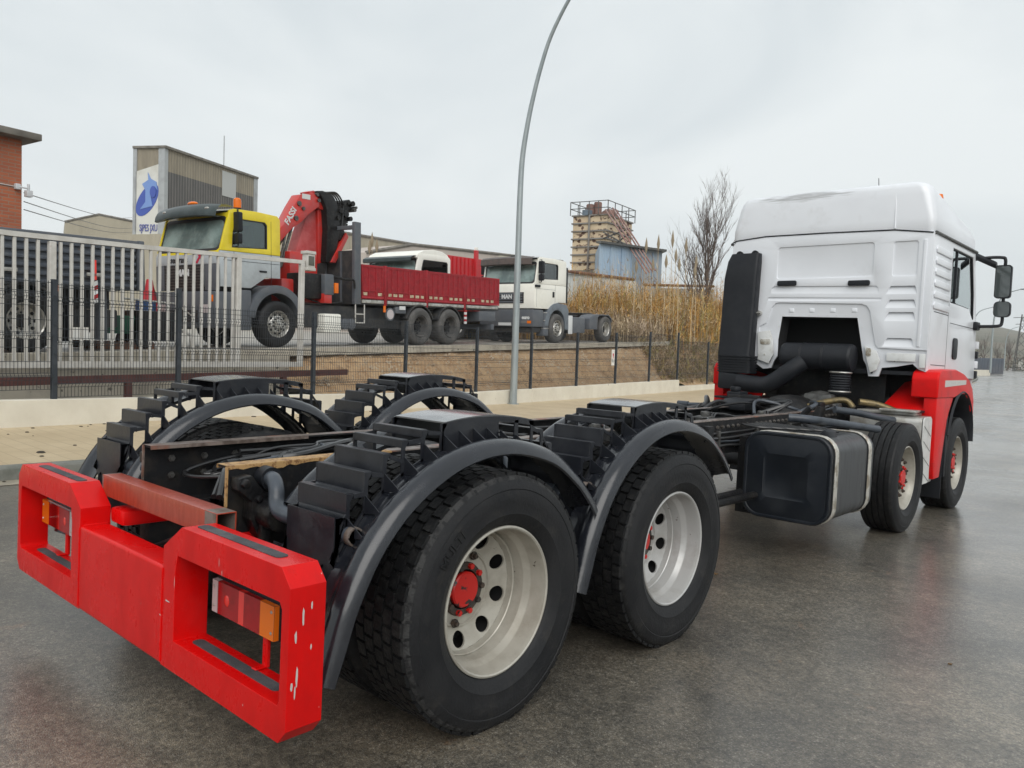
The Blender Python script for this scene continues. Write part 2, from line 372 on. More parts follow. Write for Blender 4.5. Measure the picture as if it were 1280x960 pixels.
# ---------------------------------------------------------------- special materials
def asphalt_mat():
    m = bpy.data.materials.new('wet_asphalt'); m.use_nodes = True
    n = m.node_tree.nodes; l = m.node_tree.links; b = n['Principled BSDF']
    tc = n.new('ShaderNodeTexCoord'); V = tc.outputs['Object']
    def noise(sc, det=5, rough=0.6, dist=0.0):
        t = n.new('ShaderNodeTexNoise'); t.inputs['Scale'].default_value = sc; t.inputs['Detail'].default_value = det
        t.inputs['Roughness'].default_value = rough; t.inputs['Distortion'].default_value = dist
        l.new(V, t.inputs['Vector']); return t.outputs['Fac']
    def rng(f, a, b_, c, d):
        t = n.new('ShaderNodeMapRange'); t.inputs[1].default_value = a; t.inputs[2].default_value = b_; t.inputs[3].default_value = c; t.inputs[4].default_value = d
        l.new(f, t.inputs[0]); return t.outputs[0]
    def mix(f, c1, c2):
        t = n.new('ShaderNodeMixRGB')
        l.new(f, t.inputs[0])
        for i, c in ((1, c1), (2, c2)):
            if isinstance(c, tuple): t.inputs[i].default_value = (*c, 1)
            else: l.new(c, t.inputs[i])
        return t.outputs[0]
    big = noise(0.45, 6, 0.62, 0.4)
    c = mix(rng(big, 0.40, 0.62, 0, 1), (0.072, 0.063, 0.048), (0.132, 0.111, 0.080))
    c = mix(rng(noise(1.3, 5), 0.50, 0.70, 0, 0.8), c, (0.150, 0.124, 0.088))
    c = mix(rng(noise(2.1, 4, 0.6, 0.8), 0.655, 0.70, 0, 0.7), c, (0.17, 0.105, 0.06))
    vo = n.new('ShaderNodeTexVoronoi'); vo.inputs['Scale'].default_value = 185; l.new(V, vo.inputs['Vector'])
    sp = n.new('ShaderNodeSeparateColor'); l.new(vo.outputs['Color'], sp.inputs[0])
    c = mix(rng(sp.outputs[0], 0.70, 1.0, 0, 0.55), c, (0.26, 0.24, 0.205))
    c = mix(rng(sp.outputs[1], 0.75, 1.0, 0, 0.6), c, (0.03, 0.029, 0.027))
    oil = noise(0.8, 3, 0.5, 1.0)
    c = mix(rng(oil, 0.66, 0.72, 0, 0.6), c, (0.035, 0.033, 0.028))
    # coarse and medium grain of the worn surface
    def mulv(c, f):
        t = n.new('ShaderNodeMixRGB'); t.blend_type = 'MULTIPLY'; t.inputs[0].default_value = 1.0; l.new(c, t.inputs[1])
        k = n.new('ShaderNodeCombineColor'); [l.new(f, k.inputs[i]) for i in range(3)]; l.new(k.outputs[0], t.inputs[2]); return t.outputs[0]
    c = mulv(c, rng(noise(48, 4, 0.75), 0.30, 0.70, 0.40, 1.75)); c = mulv(c, rng(noise(13, 5, 0.7), 0.30, 0.70, 0.68, 1.42)); c = mulv(c, rng(noise(0.9, 6, 0.68, 0.5), 0.32, 0.68, 0.72, 1.30))
    l.new(c, b.inputs['Base Color'])
    wet = noise(0.33, 5, 0.6, 0.6)
    # tyre-polished, wetter lanes run along the road
    mp = n.new('ShaderNodeMapping'); mp.inputs['Scale'].default_value = (0.55, 0.05, 1); l.new(V, mp.inputs[0])
    ln = n.new('ShaderNodeTexNoise'); ln.inputs['Scale'].default_value = 1.0; ln.inputs['Detail'].default_value = 4; l.new(mp.outputs[0], ln.inputs['Vector'])
    ad = n.new('ShaderNodeMath'); ad.operation = 'ADD'; l.new(wet, ad.inputs[0]); l.new(ln.outputs['Fac'], ad.inputs[1])
    b.inputs['Roughness'].default_value = 0.5; l.new(rng(ad.outputs[0], 0.80, 1.20, 0.13, 0.30), b.inputs['Coat Roughness']); l.new(rng(ad.outputs[0], 0.80, 1.25, 1.0, 0.6), b.inputs['Coat Weight']); b.inputs['Coat IOR'].default_value = 1.45
    b.inputs['Specular IOR Level'].default_value = 0.75
    bn = noise(160, 4, 0.7); b2 = noise(9, 4, 0.6)
    bm_ = n.new('ShaderNodeMath'); bm_.operation = 'MULTIPLY_ADD'; l.new(b2, bm_.inputs[0]); bm_.inputs[1].default_value = 0.5; l.new(bn, bm_.inputs[2])
    vb = n.new('ShaderNodeMath'); vb.operation = 'SUBTRACT'; l.new(bm_.outputs[0], vb.inputs[0]); l.new(vo.outputs['Distance'], vb.inputs[1])
    bp = n.new('ShaderNodeBump'); bp.inputs['Strength'].default_value = 0.55; bp.inputs['Distance'].default_value = 0.006
    l.new(vb.outputs[0], bp.inputs['Height']); l.new(bp.outputs[0], b.inputs['Normal'])
    bq = n.new('ShaderNodeBump'); bq.inputs['Strength'].default_value = 0.10; bq.inputs['Distance'].default_value = 0.004; l.new(vb.outputs[0], bq.inputs['Height']); l.new(bq.outputs[0], b.inputs['Coat Normal'])
    return m
def brick_mat(name, c1, c2, mortar, scale, w, h, msize, rough=0.7, bump=0.3, dirt=(0.3, 0.2, 0.1), yz=False, damt=0.6):
    m = bpy.data.materials.new(name); m.use_nodes = True
    n = m.node_tree.nodes; l = m.node_tree.links; b = n['Principled BSDF']
    tc = n.new('ShaderNodeTexCoord'); mp = n.new('ShaderNodeMapping')
    if yz:
        sx = n.new('ShaderNodeSeparateXYZ'); cx = n.new('ShaderNodeCombineXYZ'); l.new(tc.outputs['Object'], sx.inputs[0]); l.new(sx.outputs[1], cx.inputs[0]); l.new(sx.outputs[2], cx.inputs[1]); l.new(cx.outputs[0], mp.inputs[0])
    else: l.new(tc.outputs['Object'], mp.inputs[0])
    t = n.new('ShaderNodeTexBrick'); t.inputs['Color1'].default_value = (*c1, 1); t.inputs['Color2'].default_value = (*c2, 1); t.inputs['Mortar'].default_value = (*mortar, 1)
    t.inputs['Scale'].default_value = scale; t.inputs['Brick Width'].default_value = w; t.inputs['Row Height'].default_value = h; t.inputs['Mortar Size'].default_value = msize
    l.new(mp.outputs[0], t.inputs['Vector'])
    no = n.new('ShaderNodeTexNoise'); no.inputs['Scale'].default_value = 1.3; no.inputs['Detail'].default_value = 7; l.new(tc.outputs['Object'], no.inputs['Vector'])
    mr = n.new('ShaderNodeMapRange'); mr.inputs[1].default_value = 0.42; mr.inputs[2].default_value = 0.7; mr.inputs[4].default_value = damt; l.new(no.outputs['Fac'], mr.inputs[0])
    mx = n.new('ShaderNodeMixRGB'); l.new(mr.outputs[0], mx.inputs[0]); l.new(t.outputs['Color'], mx.inputs[1]); mx.inputs[2].default_value = (*dirt, 1)
    l.new(mx.outputs[0], b.inputs['Base Color']); b.inputs['Roughness'].default_value = rough
    bp = n.new('ShaderNodeBump'); bp.inputs['Strength'].default_value = bump; bp.inputs['Distance'].default_value = 0.01; bp.invert = True
    l.new(t.outputs['Fac'], bp.inputs['Height']); l.new(bp.outputs[0], b.inputs['Normal'])
    return m
def glass_mat(name, tint, refl=0.12):
    m = bpy.data.materials.new(name); m.use_nodes = True
    n = m.node_tree.nodes; l = m.node_tree.links; n.clear()
    o = n.new('ShaderNodeOutputMaterial'); tr = n.new('ShaderNodeBsdfTransparent'); tr.inputs[0].default_value = (*tint, 1)
    gl = n.new('ShaderNodeBsdfGlossy'); gl.inputs['Roughness'].default_value = 0.03; gl.inputs[0].default_value = (0.9, 0.95, 0.95, 1)
    fr = n.new('ShaderNodeLayerWeight'); fr.inputs[0].default_value = 0.35
    ad = n.new('ShaderNodeMath'); ad.operation = 'ADD'; ad.use_clamp = True; l.new(fr.outputs['Fresnel'], ad.inputs[0]); ad.inputs[1].default_value = refl
    mx = n.new('ShaderNodeMixShader'); l.new(ad.outputs[0], mx.inputs[0]); l.new(tr.outputs[0], mx.inputs[1]); l.new(gl.outputs[0], mx.inputs[2]); l.new(mx.outputs[0], o.inputs[0])
    return m
M_ASPH = asphalt_mat()
M_TGLASS = glass_mat('tinted_glass', (0.70, 0.86, 0.80), 0.38)
M_TGLASS2 = glass_mat('tinted_glass_dark', (0.30, 0.40, 0.38), 0.08)
M_PAVE = brick_mat('pavement_tiles', (0.50, 0.395, 0.25), (0.55, 0.44, 0.285), (0.38, 0.29, 0.18), 1.0, 0.4, 0.2, 0.006, 0.45, 0.25, (0.40, 0.30, 0.175), damt=0.6)
M_KERB = mat('kerb_concrete', (0.17, 0.17, 0.15), 0.55, col2=(0.115, 0.12, 0.10), nscale=5, bump=0.2, bscale=60)
M_GUTTER = mat('gutter_concrete', (0.33, 0.29, 0.22), 0.5, col2=(0.22, 0.19, 0.15), nscale=5, bump=0.2, bscale=80)
M_PLASTER = mat('wall_plaster', (0.70, 0.665, 0.57), 0.7, col2=(0.60, 0.56, 0.47), nscale=1.6, npos=(0.4, 0.7), bump=0.12, bscale=50, col3=(0.25, 0.22, 0.18), n3=(0.72, 0.78), s3=7)
M_RETAIN = mat('retaining_concrete', (0.50, 0.46, 0.38), 0.75, col2=(0.34, 0.31, 0.26), nscale=2.2, npos=(0.42, 0.66), bump=0.2, bscale=40, col3=(0.13, 0.12, 0.10), n3=(0.64, 0.7), s3=9)
M_YARD = mat('yard_concrete', (0.40, 0.375, 0.33), 0.5, col2=(0.26, 0.245, 0.22), nscale=0.9, npos=(0.4, 0.66), bump=0.15, bscale=30, rvar=-0.2)
M_EARTH = mat('earth_bank', (0.46, 0.31, 0.17), 0.9, col2=(0.32, 0.195, 0.10), nscale=2.6, npos=(0.4, 0.62), bump=0.7, bscale=22, col3=(0.40, 0.31, 0.21), n3=(0.56, 0.66), s3=26)
M_STONE = mat('bank_stones', (0.52, 0.43, 0.32), 0.8, col2=(0.32, 0.22, 0.13), nscale=0.7, npos=(0.4, 0.6))
M_GRAVELW = mat('pale_gravel', (0.45, 0.43, 0.39), 0.8, col2=(0.28, 0.27, 0.25), nscale=9, bump=0.6, bscale=60)
M_GROUND = mat('far_ground', (0.20, 0.175, 0.12), 0.9, col2=(0.13, 0.125, 0.07), nscale=0.05, npos=(0.4, 0.6), bump=0.3, bscale=2)

# ---------------------------------------------------------------- ground, road, pavement
def kerb_x(y): return -5.50 - 0.035 * y - (0.001 * (y - 15) ** 2 if y > 15 else 0)
def sheet(name, us, vs, fn, m, kind='structure'):
    mb = MB(); mb.grid([[fn(u, v) for v in vs] for u in us])
    return tag(mb.build(name, m, recalc=False, angle=60), kind=kind)
ys = [-45, -30, -20, -12, -6, -3, 0, 3, 6, 9, 11, 12, 13, 14, 15, 17, 20, 24, 28, 33, 40, 50, 60, 75, 95, 120, 160, 220, 320]
sheet('ground', [-1500, -400, -120, -60, -40, 0, 60, 200, 600, 1500], [-1500, -300, -60, 0, 60, 150, 300, 600, 1500], lambda x, y: (x, y, -0.62), M_GROUND)
sheet('road', ys, [0, 0.2, 1, 3, 6, 12, 20, 34, 60, 100], lambda y, k: (kerb_x(y) + k, y, zg(kerb_x(y) + k, y)), M_ASPH)
sheet('gutter', ys[1:24], [0.0, 0.27], lambda y, k: (kerb_x(y) + k, y, zg(kerb_x(y), y) + 0.005 - 0.002 * k), M_GUTTER)
def wall_x(y): return F0.x + (y - F0.y) * (FD.x / FD.y)
sheet('pavement', ys[1:24], [0.0, 0.33, 0.66, 1.0], lambda y, k: (lambda a, b: (a + (b - a) * k, y, zg(a + (b - a) * k, y) + 0.136))(kerb_x(y) - 0.14, min(wall_x(y) - 0.6, kerb_x(y) - 3.4) if y < 45 else kerb_x(y) - 5.0), M_PAVE)
# kerb of single stones
kerb = MB()
for y in range(40, 95, 4):
    x0, x1 = kerb_x(y), kerb_x(y + 4)
    kerb.add([(x0, y, zg(x0, y) - 0.05), (x1, y + 4, zg(x1, y + 4) - 0.05), (x1, y + 4, zg(x1, y + 4) + 0.14), (x0, y, zg(x0, y) + 0.14), (x0 - 0.15, y, zg(x0, y) + 0.14), (x1 - 0.15, y + 4, zg(x1, y + 4) + 0.14)], [(0, 1, 2, 3), (3, 2, 5, 4)])
kerb = tag(kerb.build('kerb', M_KERB, recalc=False), kind='structure')
km = MB().prism([(0, -0.06), (0.0, 0.115), (-0.02, 0.14), (-0.15, 0.14), (-0.15, -0.06)], 'y', 0.004, 0.996).mesh('kerb_stone', M_KERB, bevel=0.006, seg=1)
for y in range(-8, 40):
    o = link('kerb_stone', km, kerb, (kerb_x(y), y, zg(kerb_x(y), y)))
    o.rotation_euler = (math.atan(zg(0, y + 1) - zg(0, y)), 0, -math.atan(kerb_x(y + 1) - kerb_x(y)) * -1 if False else math.atan(-(kerb_x(y + 1) - kerb_x(y))))
# dark leaf litter and soil crumbs on the pavement by the wall and kerb
cr = MB()
rnd = random.Random(3)
for i in range(46):
    y = rnd.uniform(-1, 9); k = rnd.random() ** 3
    x = wall_x(y) + 0.10 + 0.6 * k if rnd.random() < 0.55 else rnd.uniform(wall_x(y) + 0.2, kerb_x(y) - 0.3)
    r_ = rnd.uniform(0.006, 0.03) * (1.5 if rnd.random() < 0.1 else 1)
    cr.ball((x, y, zg(x, y) + 0.139), r_ * 1.5, r_ * 1.2, r_ * 0.5, 6, 4)
for i in range(30):
    y = rnd.uniform(-0.5, 6); x = kerb_x(y) + rnd.uniform(0.02, 0.5); r_ = rnd.uniform(0.004, 0.016)
    cr.ball((x, y, zg(x, y) + 0.008), r_ * 1.6, r_ * 1.2, r_ * 0.5, 6, 4)
tag(cr.build('soil_crumbs', mat('dark_soil', (0.035, 0.028, 0.02), 0.9)), 'dark soil crumbs and leaf litter scattered on the pavement', 'litter', kind='stuff')
# tan leaves and flecks on the wet road
lf = MB()
for i in range(13):
    x = rnd.uniform(0.5, 6.0); y = rnd.uniform(-1.5, 7.0)
    a = rnd.uniform(0, 6.3); s_ = rnd.uniform(0.008, 0.028)
    pts = [(math.cos(a + t) * s_ * (1.0 if k % 2 else 0.55), math.sin(a + t) * s_ * (1.0 if k % 2 else 0.55)) for k, t in enumerate([0, 0.8, 1.6, 2.4, 3.2, 4.0, 4.8, 5.5])]
    z = zg(x, y) + 0.004
    lf.add([(x + p[0], y + p[1], z + rnd.uniform(0, 0.004)) for p in pts] + [(x + p[0], y + p[1], z - 0.003) for p in pts], [list(range(8))] + [(k, (k + 1) % 8, 8 + (k + 1) % 8, 8 + k) for k in range(8)])
tag(lf.build('wet_leaf_scraps', mat('leaf_tan', (0.20, 0.11, 0.045), 0.6, col2=(0.12, 0.07, 0.03), nscale=3)), 'small tan leaf scraps stuck to the wet road', 'leaves', kind='stuff')

# ---------------------------------------------------------------- boundary wall, mesh fence, gate
WALL_TOP = [(-8, 0.60), (-0.99, 0.54), (4.72, 0.43), (10.2, 0.31), (12.9, 0.32), (18.4, 0.35), (24.15, 0.38)]
def base_z(s): x, y = XY(s, 0); return zg(x, y) + 0.13
bw = thing('boundary_wall', 'long low cream plastered wall along the back of the pavement', 'wall')
segs = [(-8, -3.4), (-3.4, 1.75), (1.75, 7.4), (7.4, 12.83), (12.83, 18.36), (18.36, 24.15)]
for a, b in segs:
    mb = MB()
    rows = []
    for s in (a + 0.004, (a + b) / 2, b - 0.004):
        zt = interp(WALL_TOP, s); zb = base_z(s) - 0.15
        rows.append([W(s, 0.0, zb), W(s, 0.0, zt), W(s, 0.20, zt), W(s, 0.20, zb)])
    mb.grid(rows, cv=True); mb.f.append([0, 1, 2, 3]); mb.mi.append(0); mb.f.append([8, 9, 10, 11]); mb.mi.append(0)
    mb.build('wall_section', M_PLASTER, bw, bevel=0.008, seg=1)
mb = MB()
rows = [[W(s, 0.0, base_z(s) - 0.15), W(s, 0.0, base_z(s) + 0.24 - 0.02), W(s, 0.20, base_z(s) + 0.22), W(s, 0.20, base_z(s) - 0.15)] for s in (24.16, 30, 38, 48)]
mb.grid(rows, cv=True); mb.f.append([0, 1, 2, 3]); mb.mi.append(0)
mb.build('wall_section', M_PLASTER, bw)
M_POST = mat('fence_post_grey', (0.030, 0.037, 0.046), 0.45, spec=0.35, col2=(0.042, 0.05, 0.06), nscale=8)
M_WIRE = mat('fence_wire', (0.030, 0.036, 0.043), 0.5, spec=0.3)
fence = thing('mesh_fence', 'dark grey welded mesh fence with square posts on the cream wall', 'fence')
POSTS = [(-4.4, 0.62, 2.27), (-0.24, 0.50, 2.25), (1.75, 0.46, 2.28), (4.70, 0.42, 2.05), (7.45, 0.36, 2.0), (10.2, 0.29, 1.96), (12.85, 0.31, 1.93), (15.58, 0.33, 2.01), (18.36, 0.34, 2.10), (21.25, 0.37, 2.22), (24.10, 0.38, 2.29), (27.7, 0.15, 2.0), (31.2, 0.14, 2.0), (35, 0.13, 2.0)]
for s, z0, z1 in POSTS:
    mb = MB(); mb.box(-0.035, 0.035, -0.035, 0.035, z0 - 0.05, z1); mb.box(-0.039, 0.039, -0.039, 0.039, z1, z1 + 0.012)
    for k in range(4): mb.box(0.034, 0.048, -0.012, 0.012, z0 + 0.25 + k * 0.42, z0 + 0.28 + k * 0.42)
    o = mb.build('post', M_POST, fence, bevel=0.004, seg=1); x, y = XY(s, 0.09); o.location = (x, y, 0); o.rotation_euler = (0, 0, FTH)
for (s0, a0, t0), (s1, a1, t1) in zip(POSTS, POSTS[1:]):
    mb = MB(); L_ = s1 - s0 - 0.08
    H0, H1 = a0 + 0.05, t0 - 0.06
    if abs(t1 - t0) > 0.12: H1 = min(t0, t1) - 0.06
    nH = int((H1 - H0) / 0.2)
    def fold(z):      # V-shaped stiffening folds
        for k in (0.12, 0.5, 0.86):
            zc = H0 + (H1 - H0) * k
            d = abs(z - zc)
            if d < 0.05: return 0.035 * (1 - d / 0.05)
        return 0.0
    zs = sorted(set([H0, H1] + [H0 + (H1 - H0) * k + d for k in (0.12, 0.5, 0.86) for d in (-0.05, 0, 0.05)]))
    nv = int(L_ / 0.05)
    for i in range(nv + 1):
        y = 0.04 + L_ * i / nv
        rows = [[(0.0 + fold(z) - 0.003, y - 0.0036, z), (fold(z) + 0.003, y - 0.0036, z), (fold(z), y + 0.0036, z)] for z in zs + [H1 + 0.025]]
        mb.grid(rows, cv=True)
    for z in [H0 + 0.2 * k for k in range(nH + 1)] + [z for z in zs]:
        f = fold(z); mb.add([(f - 0.003, 0.02, z - 0.004), (f + 0.003, 0.02, z), (f, 0.02, z + 0.004), (f - 0.003, L_ + 0.06, z - 0.004), (f + 0.003, L_ + 0.06, z), (f, L_ + 0.06, z + 0.004)], [(0, 1, 4, 3), (1, 2, 5, 4), (2, 0, 3, 5)])
    o = mb.build('mesh_panel', M_WIRE, fence, recalc=False); x, y = XY(s0, 0.07); o.location = (x, y, 0); o.rotation_euler = (0, 0, FTH)
# small warning sign on the fence
sg = thing('warning_sign', 'small white sign with red triangle hung on the mesh fence', 'sign', W(18.05, 0.045, 1.25), (0, 0, FTH))
mb = MB(); mb.box(-0.004, 0.004, -0.115, 0.115, -0.27, 0.27); mb.build('plate', mat('sign_white', (0.72, 0.70, 0.66), 0.4), sg, bevel=0.003, seg=1)
mb = MB(); mb.prism([(-0.055, 0.14), (0.055, 0.14), (0.0, -0.06)], 'x', 0.0045, 0.008); mb.build('red_mark', mat('sign_red', (0.45, 0.015, 0.04), 0.4), sg)
mb = MB(); mb.prism([(-0.085, -0.16), (-0.035, -0.16), (-0.06, -0.04)], 'x', 0.0045, 0.008); mb.prism([(0.03, -0.16), (0.075, -0.16), (0.055, -0.07)], 'x', 0.0045, 0.008); mb.build('dark_mark', mat('sign_dark', (0.05, 0.07, 0.06), 0.4), sg)

# grey bar gate stored behind the fence on its red rail
gate = thing('sliding_gate', 'tall grey steel bar gate standing behind the mesh fence', 'gate', W(0, 0.80, 0), (0, 0, FTH))
M_GATE = mat('gate_grey', (0.58, 0.57, 0.54), 0.5, metal=0.05, col2=(0.47, 0.455, 0.42), nscale=4, npos=(0.4, 0.65), col3=(0.36, 0.20, 0.09), n3=(0.66, 0.74), s3=3.0)
def gz(s): return interp([(-1.6, 2.97), (0, 2.955), (3.35, 3.08), (5.02, 3.14)], s)
mb = MB()
for a, b in ((-4, 5.03),):
    mb.add([(x, s, gz(s) + dz) for s in (a, -0.5, 1.6, 3.4, b) for x, dz in ((-0.035, -0.075), (0.035, -0.075), (0.035, 0), (-0.035, 0))], [[i * 4 + k, i * 4 + (k + 1) % 4, i * 4 + 4 + (k + 1) % 4, i * 4 + 4 + k] for i in range(4) for k in range(4)] + [[0, 1, 2, 3], [16, 17, 18, 19]])
mb.build('top_rail', M_GATE, gate)
mb = MB(); mb.box(-0.035, 0.035, -4, 5.03, 0.95, 1.05); mb.build('bottom_rail', M_GATE, gate)
for s in (-3.6, 0.07, 3.44, 4.98):
    mb = MB(); mb.box(-0.045, 0.045, s - 0.05, s + 0.05, 0.95, gz(s) - 0.078); mb.build('upright', M_GATE, gate, bevel=0.006, seg=1)
bm_ = MB().box(-0.022, 0.022, -0.022, 0.022, 0, 1.0).mesh('bar', M_GATE, bevel=0.005, seg=1)
s = -3.42
while s < 3.35:
    if abs(s - 0.07) > 0.1:
        o = link('bar', bm_, gate, (0, s, 1.05)); o.scale = (1, 1, gz(s) - 0.077 - 1.05)
    s += 0.1645
# floodlight on the gate's end post
mb = MB(); mb.box(-0.08, 0.08, 5.06, 5.26, 3.0, 3.28); mb.use(1); mb.box(0.081, 0.085, 5.08, 5.24, 3.04, 3.24); mb.use(0); mb.box(-0.1, 0.1, 5.03, 5.27, 3.28, 3.34); mb.box(-0.1, 0.1, 5.03, 5.27, 2.94, 3.0)
mb.build('floodlight', [M_GATE, mat('lamp_glass_dark', (0.10, 0.10, 0.08), 0.15)], gate, bevel=0.01)
rail = thing('gate_rail', 'dark red steel rail on stub posts under the gate', 'rail', W(0, 0.55, 0), (0, 0, FTH))
M_RAIL = mat('rail_red_rust', (0.085, 0.028, 0.024), 0.6, col2=(0.05, 0.018, 0.016), nscale=5)
mb = MB(); mb.add([(x, s, z + dz) for s, z in ((-4, 0.72), (6.05, 0.84)) for x, dz in ((-0.05, -0.06), (0.05, -0.06), (0.05, 0.06), (-0.05, 0.06))], [[0, 1, 5, 4], [1, 2, 6, 5], [2, 3, 7, 6], [3, 0, 4, 7], [0, 1, 2, 3], [4, 5, 6, 7]]); mb.build('beam', M_RAIL, rail)
for s in (-2.0, 1.15, 4.35): mb = MB(); mb.box(-0.045, 0.045, s - 0.05, s + 0.05, 0.2, interp([(-4, 0.66), (6.05, 0.78)], s)); mb.build('stub_post', M_RAIL, rail)
# retaining wall under the yard, ends where the earth bank starts
rw = MB()
rows = [[W(s, 1.02, 0.0), W(s, 1.02, zy(s) + 0.03), W(s, 1.30, zy(s) + 0.03), W(s, 1.30, 0.0)] for s in (-14, -8, -2, 2, 4.9)]
rw.grid(rows, cv=True); rw.f.append([16, 17, 18, 19]); rw.mi.append(0)
rw = tag(rw.build('retaining_wall', M_RETAIN, bevel=0.01, seg=1), 'stained pale concrete wall under the yard behind the gate', 'wall')
# gravel strip between wall and retaining wall
sheet('gravel_strip', [-14, -5, 0, 5, 6.5], [0.19, 0.6, 1.05], lambda s, n: W(s, n, 0.40 - 0.012 * s), M_GRAVELW)

# earth bank
rb = random.Random(5)
bank_s = [4.8 + i * 0.22 for i in range(200)]
bank_n = [0.18 + i * 0.16 for i in range(14)]
def bank_fn(s, n):
    t = min(1, max(0, (n - 0.18) / 1.35)); t = t * t * (3 - 2 * t) * 0.4 + t * 0.6
    z0 = interp([(4.8, 0.30), (24.1, 0.30), (25.5, 0.10), (48, 0.10)], s); z1 = zy(s) - 0.03
    grow = min(1, max(0, (s - 4.7) / 0.9))
    if s > 26: z1 += 0.4 * min(1, (s - 26) / 8)
    j = 0.05 * math.sin(s * 3.1 + n * 5) + 0.035 * math.sin(s * 7.7 - n * 9) + rb.uniform(-0.022, 0.022)
    return W(s, n, z0 + (z1 - z0) * t * (0.5 + 0.5 * grow) + j * math.sin(math.pi * min(1, max(0.05, t))))
sheet('earth_bank', bank_s, bank_n, bank_fn, M_EARTH)
st = MB()
for i in range(8500):
    s = rb.uniform(4.9, 33); n = rb.uniform(0.22, 1.6); p = bank_fn(s, n); r_ = rb.choice([0.012, 0.016, 0.022, 0.03, 0.045]) * rb.uniform(0.7, 1.2)
    q = [(rb.uniform(0.6, 1.2) * r_, a) for a in (0.0, 2.1, 4.2)]
    st.add([(p[0] + a * math.cos(t), p[1] + a * math.sin(t), p[2] - r_ * 0.4) for a, t in q] + [(p[0] + a * 0.6 * math.cos(t + .7), p[1] + a * .6 * math.sin(t + .7), p[2] + r_ * 0.7) for a, t in q],
           [(0, 1, 4, 3), (1, 2, 5, 4), (2, 0, 3, 5), (3, 4, 5)])
tag(st.build('bank_stones', M_STONE, recalc=False, angle=10), 'loose stones and clods strewn over the earth bank', 'stones', kind='stuff')
sheet('yard', [-16, -8, -2, 4, 10, 16, 22, 28, 34, 50, 90], [1.28, 1.42, 6, 20, 60, 120], lambda s, n: W(s, n, zy(s)), M_YARD)
mb = MB()
mb.grid([[W(s, 1.22, zy(s) - 0.14), W(s, 1.22, zy(s) + 0.025), W(s, 1.40, zy(s) + 0.025), W(s, 1.40, zy(s) - 0.1)] for s in (4.95, 10, 16, 21, 26)])
tag(mb.build('yard_edge', M_RETAIN, recalc=False), kind='structure')
# ================================================================ main truck
truck = thing('truck_chassis', 'white and red cab chassis truck with bare frame parked on the wet road', 'truck', (0, 0, 0), (-0.0174, 0.0042, 0))
ZH = 0.503
YW = [0.0, 1.35, 5.60, 7.54]

# ---------------------------------------------------------------- tyres
def tyre_mb(xc, front=False, scuff=False, hw=0.16):
    k = hw / 0.16
    half = [(0.2985, 0.112), (0.302, 0.122), (0.318, 0.136), (0.345, 0.150), (0.352, 0.1535), (0.356, 0.1525), (0.395, 0.160), (0.43, 0.1575), (0.447, 0.153), (0.450, 0.1555), (0.455, 0.1545), (0.470, 0.147), (0.484, 0.141)]
    if front: sh = [(0.496, 0.137), (0.506, 0.130), (0.511, 0.118)]
    else: sh = [(0.492, 0.136), (0.499, 0.128), (0.502, 0.118)]
    mb = MB()
    for sg in (1, -1):
        mb.use(0); mb.lathe([(r, xc + sg * x * k) for r, x in half], n=72)
        mb.use(2 if scuff else 1); mb.lathe([(r, xc + sg * x * k) for r, x in [half[-1]] + sh], n=72)
    mb.use(1)
    if front:
        prof = [(0.511, -0.118)]
        for g in (-0.078, -0.027, 0.027, 0.078): prof += [(0.5125, g - 0.007), (0.500, g - 0.005), (0.500, g + 0.005), (0.5125, g + 0.007)]
        prof += [(0.511, 0.118)]
        mb.lathe([(r, xc + x * k) for r, x in prof], n=72)
    else:
        mb.lathe([(0.502, xc - 0.118 * k), (0.503, xc), (0.502, xc + 0.118 * k)], n=72)
        rn = random.Random(11); N = 50
        for ri, xr in enumerate((-0.103, -0.052, 0.0, 0.052, 0.103)):
            for i in range(N):
                t0 = 2 * math.pi * (i + (0.5 if ri % 2 else 0)) / N; dt = 2 * math.pi / N * 0.40
                w = 0.0215; vs = []
                for rr, sc in ((0.500, 1.06), (0.5135, 1.0)):
                    for dx, dtt in ((-w, -dt), (-w * 0.55, -dt * 1.1), (w * 0.6, -dt * 0.88), (w, -dt * 0.95), (w, dt), (w * 0.5, dt * 1.08), (-w * 0.6, dt * 0.9), (-w, dt * 0.97)):
                        a = t0 + dtt * sc; vs.append((xc + (xr + dx * sc) * k, rr * math.cos(a), rr * math.sin(a)))
                mb.add(vs, [(8, 9, 10, 11, 12, 13, 14, 15)] + [(j, (j + 1) % 8, 8 + (j + 1) % 8, 8 + j) for j in range(8)])
        # lug notches on the shoulder
        for sg in (1, -1):
            for i in range(N):
                a = 2 * math.pi * (i + 0.5) / N; d = 0.012
                mb.add([(xc + sg * x * k, r * math.cos(a + s_), r * math.sin(a + s_)) for r, x, s_ in ((0.478, 0.1445, -d), (0.478, 0.1445, d), (0.497, 0.133, d), (0.497, 0.133, -d))], [(0, 1, 2, 3)])
    return mb
def bend_text(mb, txt, r, a_mid, x, size, flip=False):
    t = text_mb(txt, size, 0.004, 0.0006)
    for i, (tx, ty, tz) in enumerate(t.v):
        a = a_mid - tx / r; rr = r + ty
        t.v[i] = (x + tz, (1 if not flip else -1) * rr * math.cos(a), rr * math.sin(a))
    k = len(mb.v); mb.v += t.v; mb.f += [[i + k for i in f] for f in t.f]; mb.mi += [0] * len(t.f)

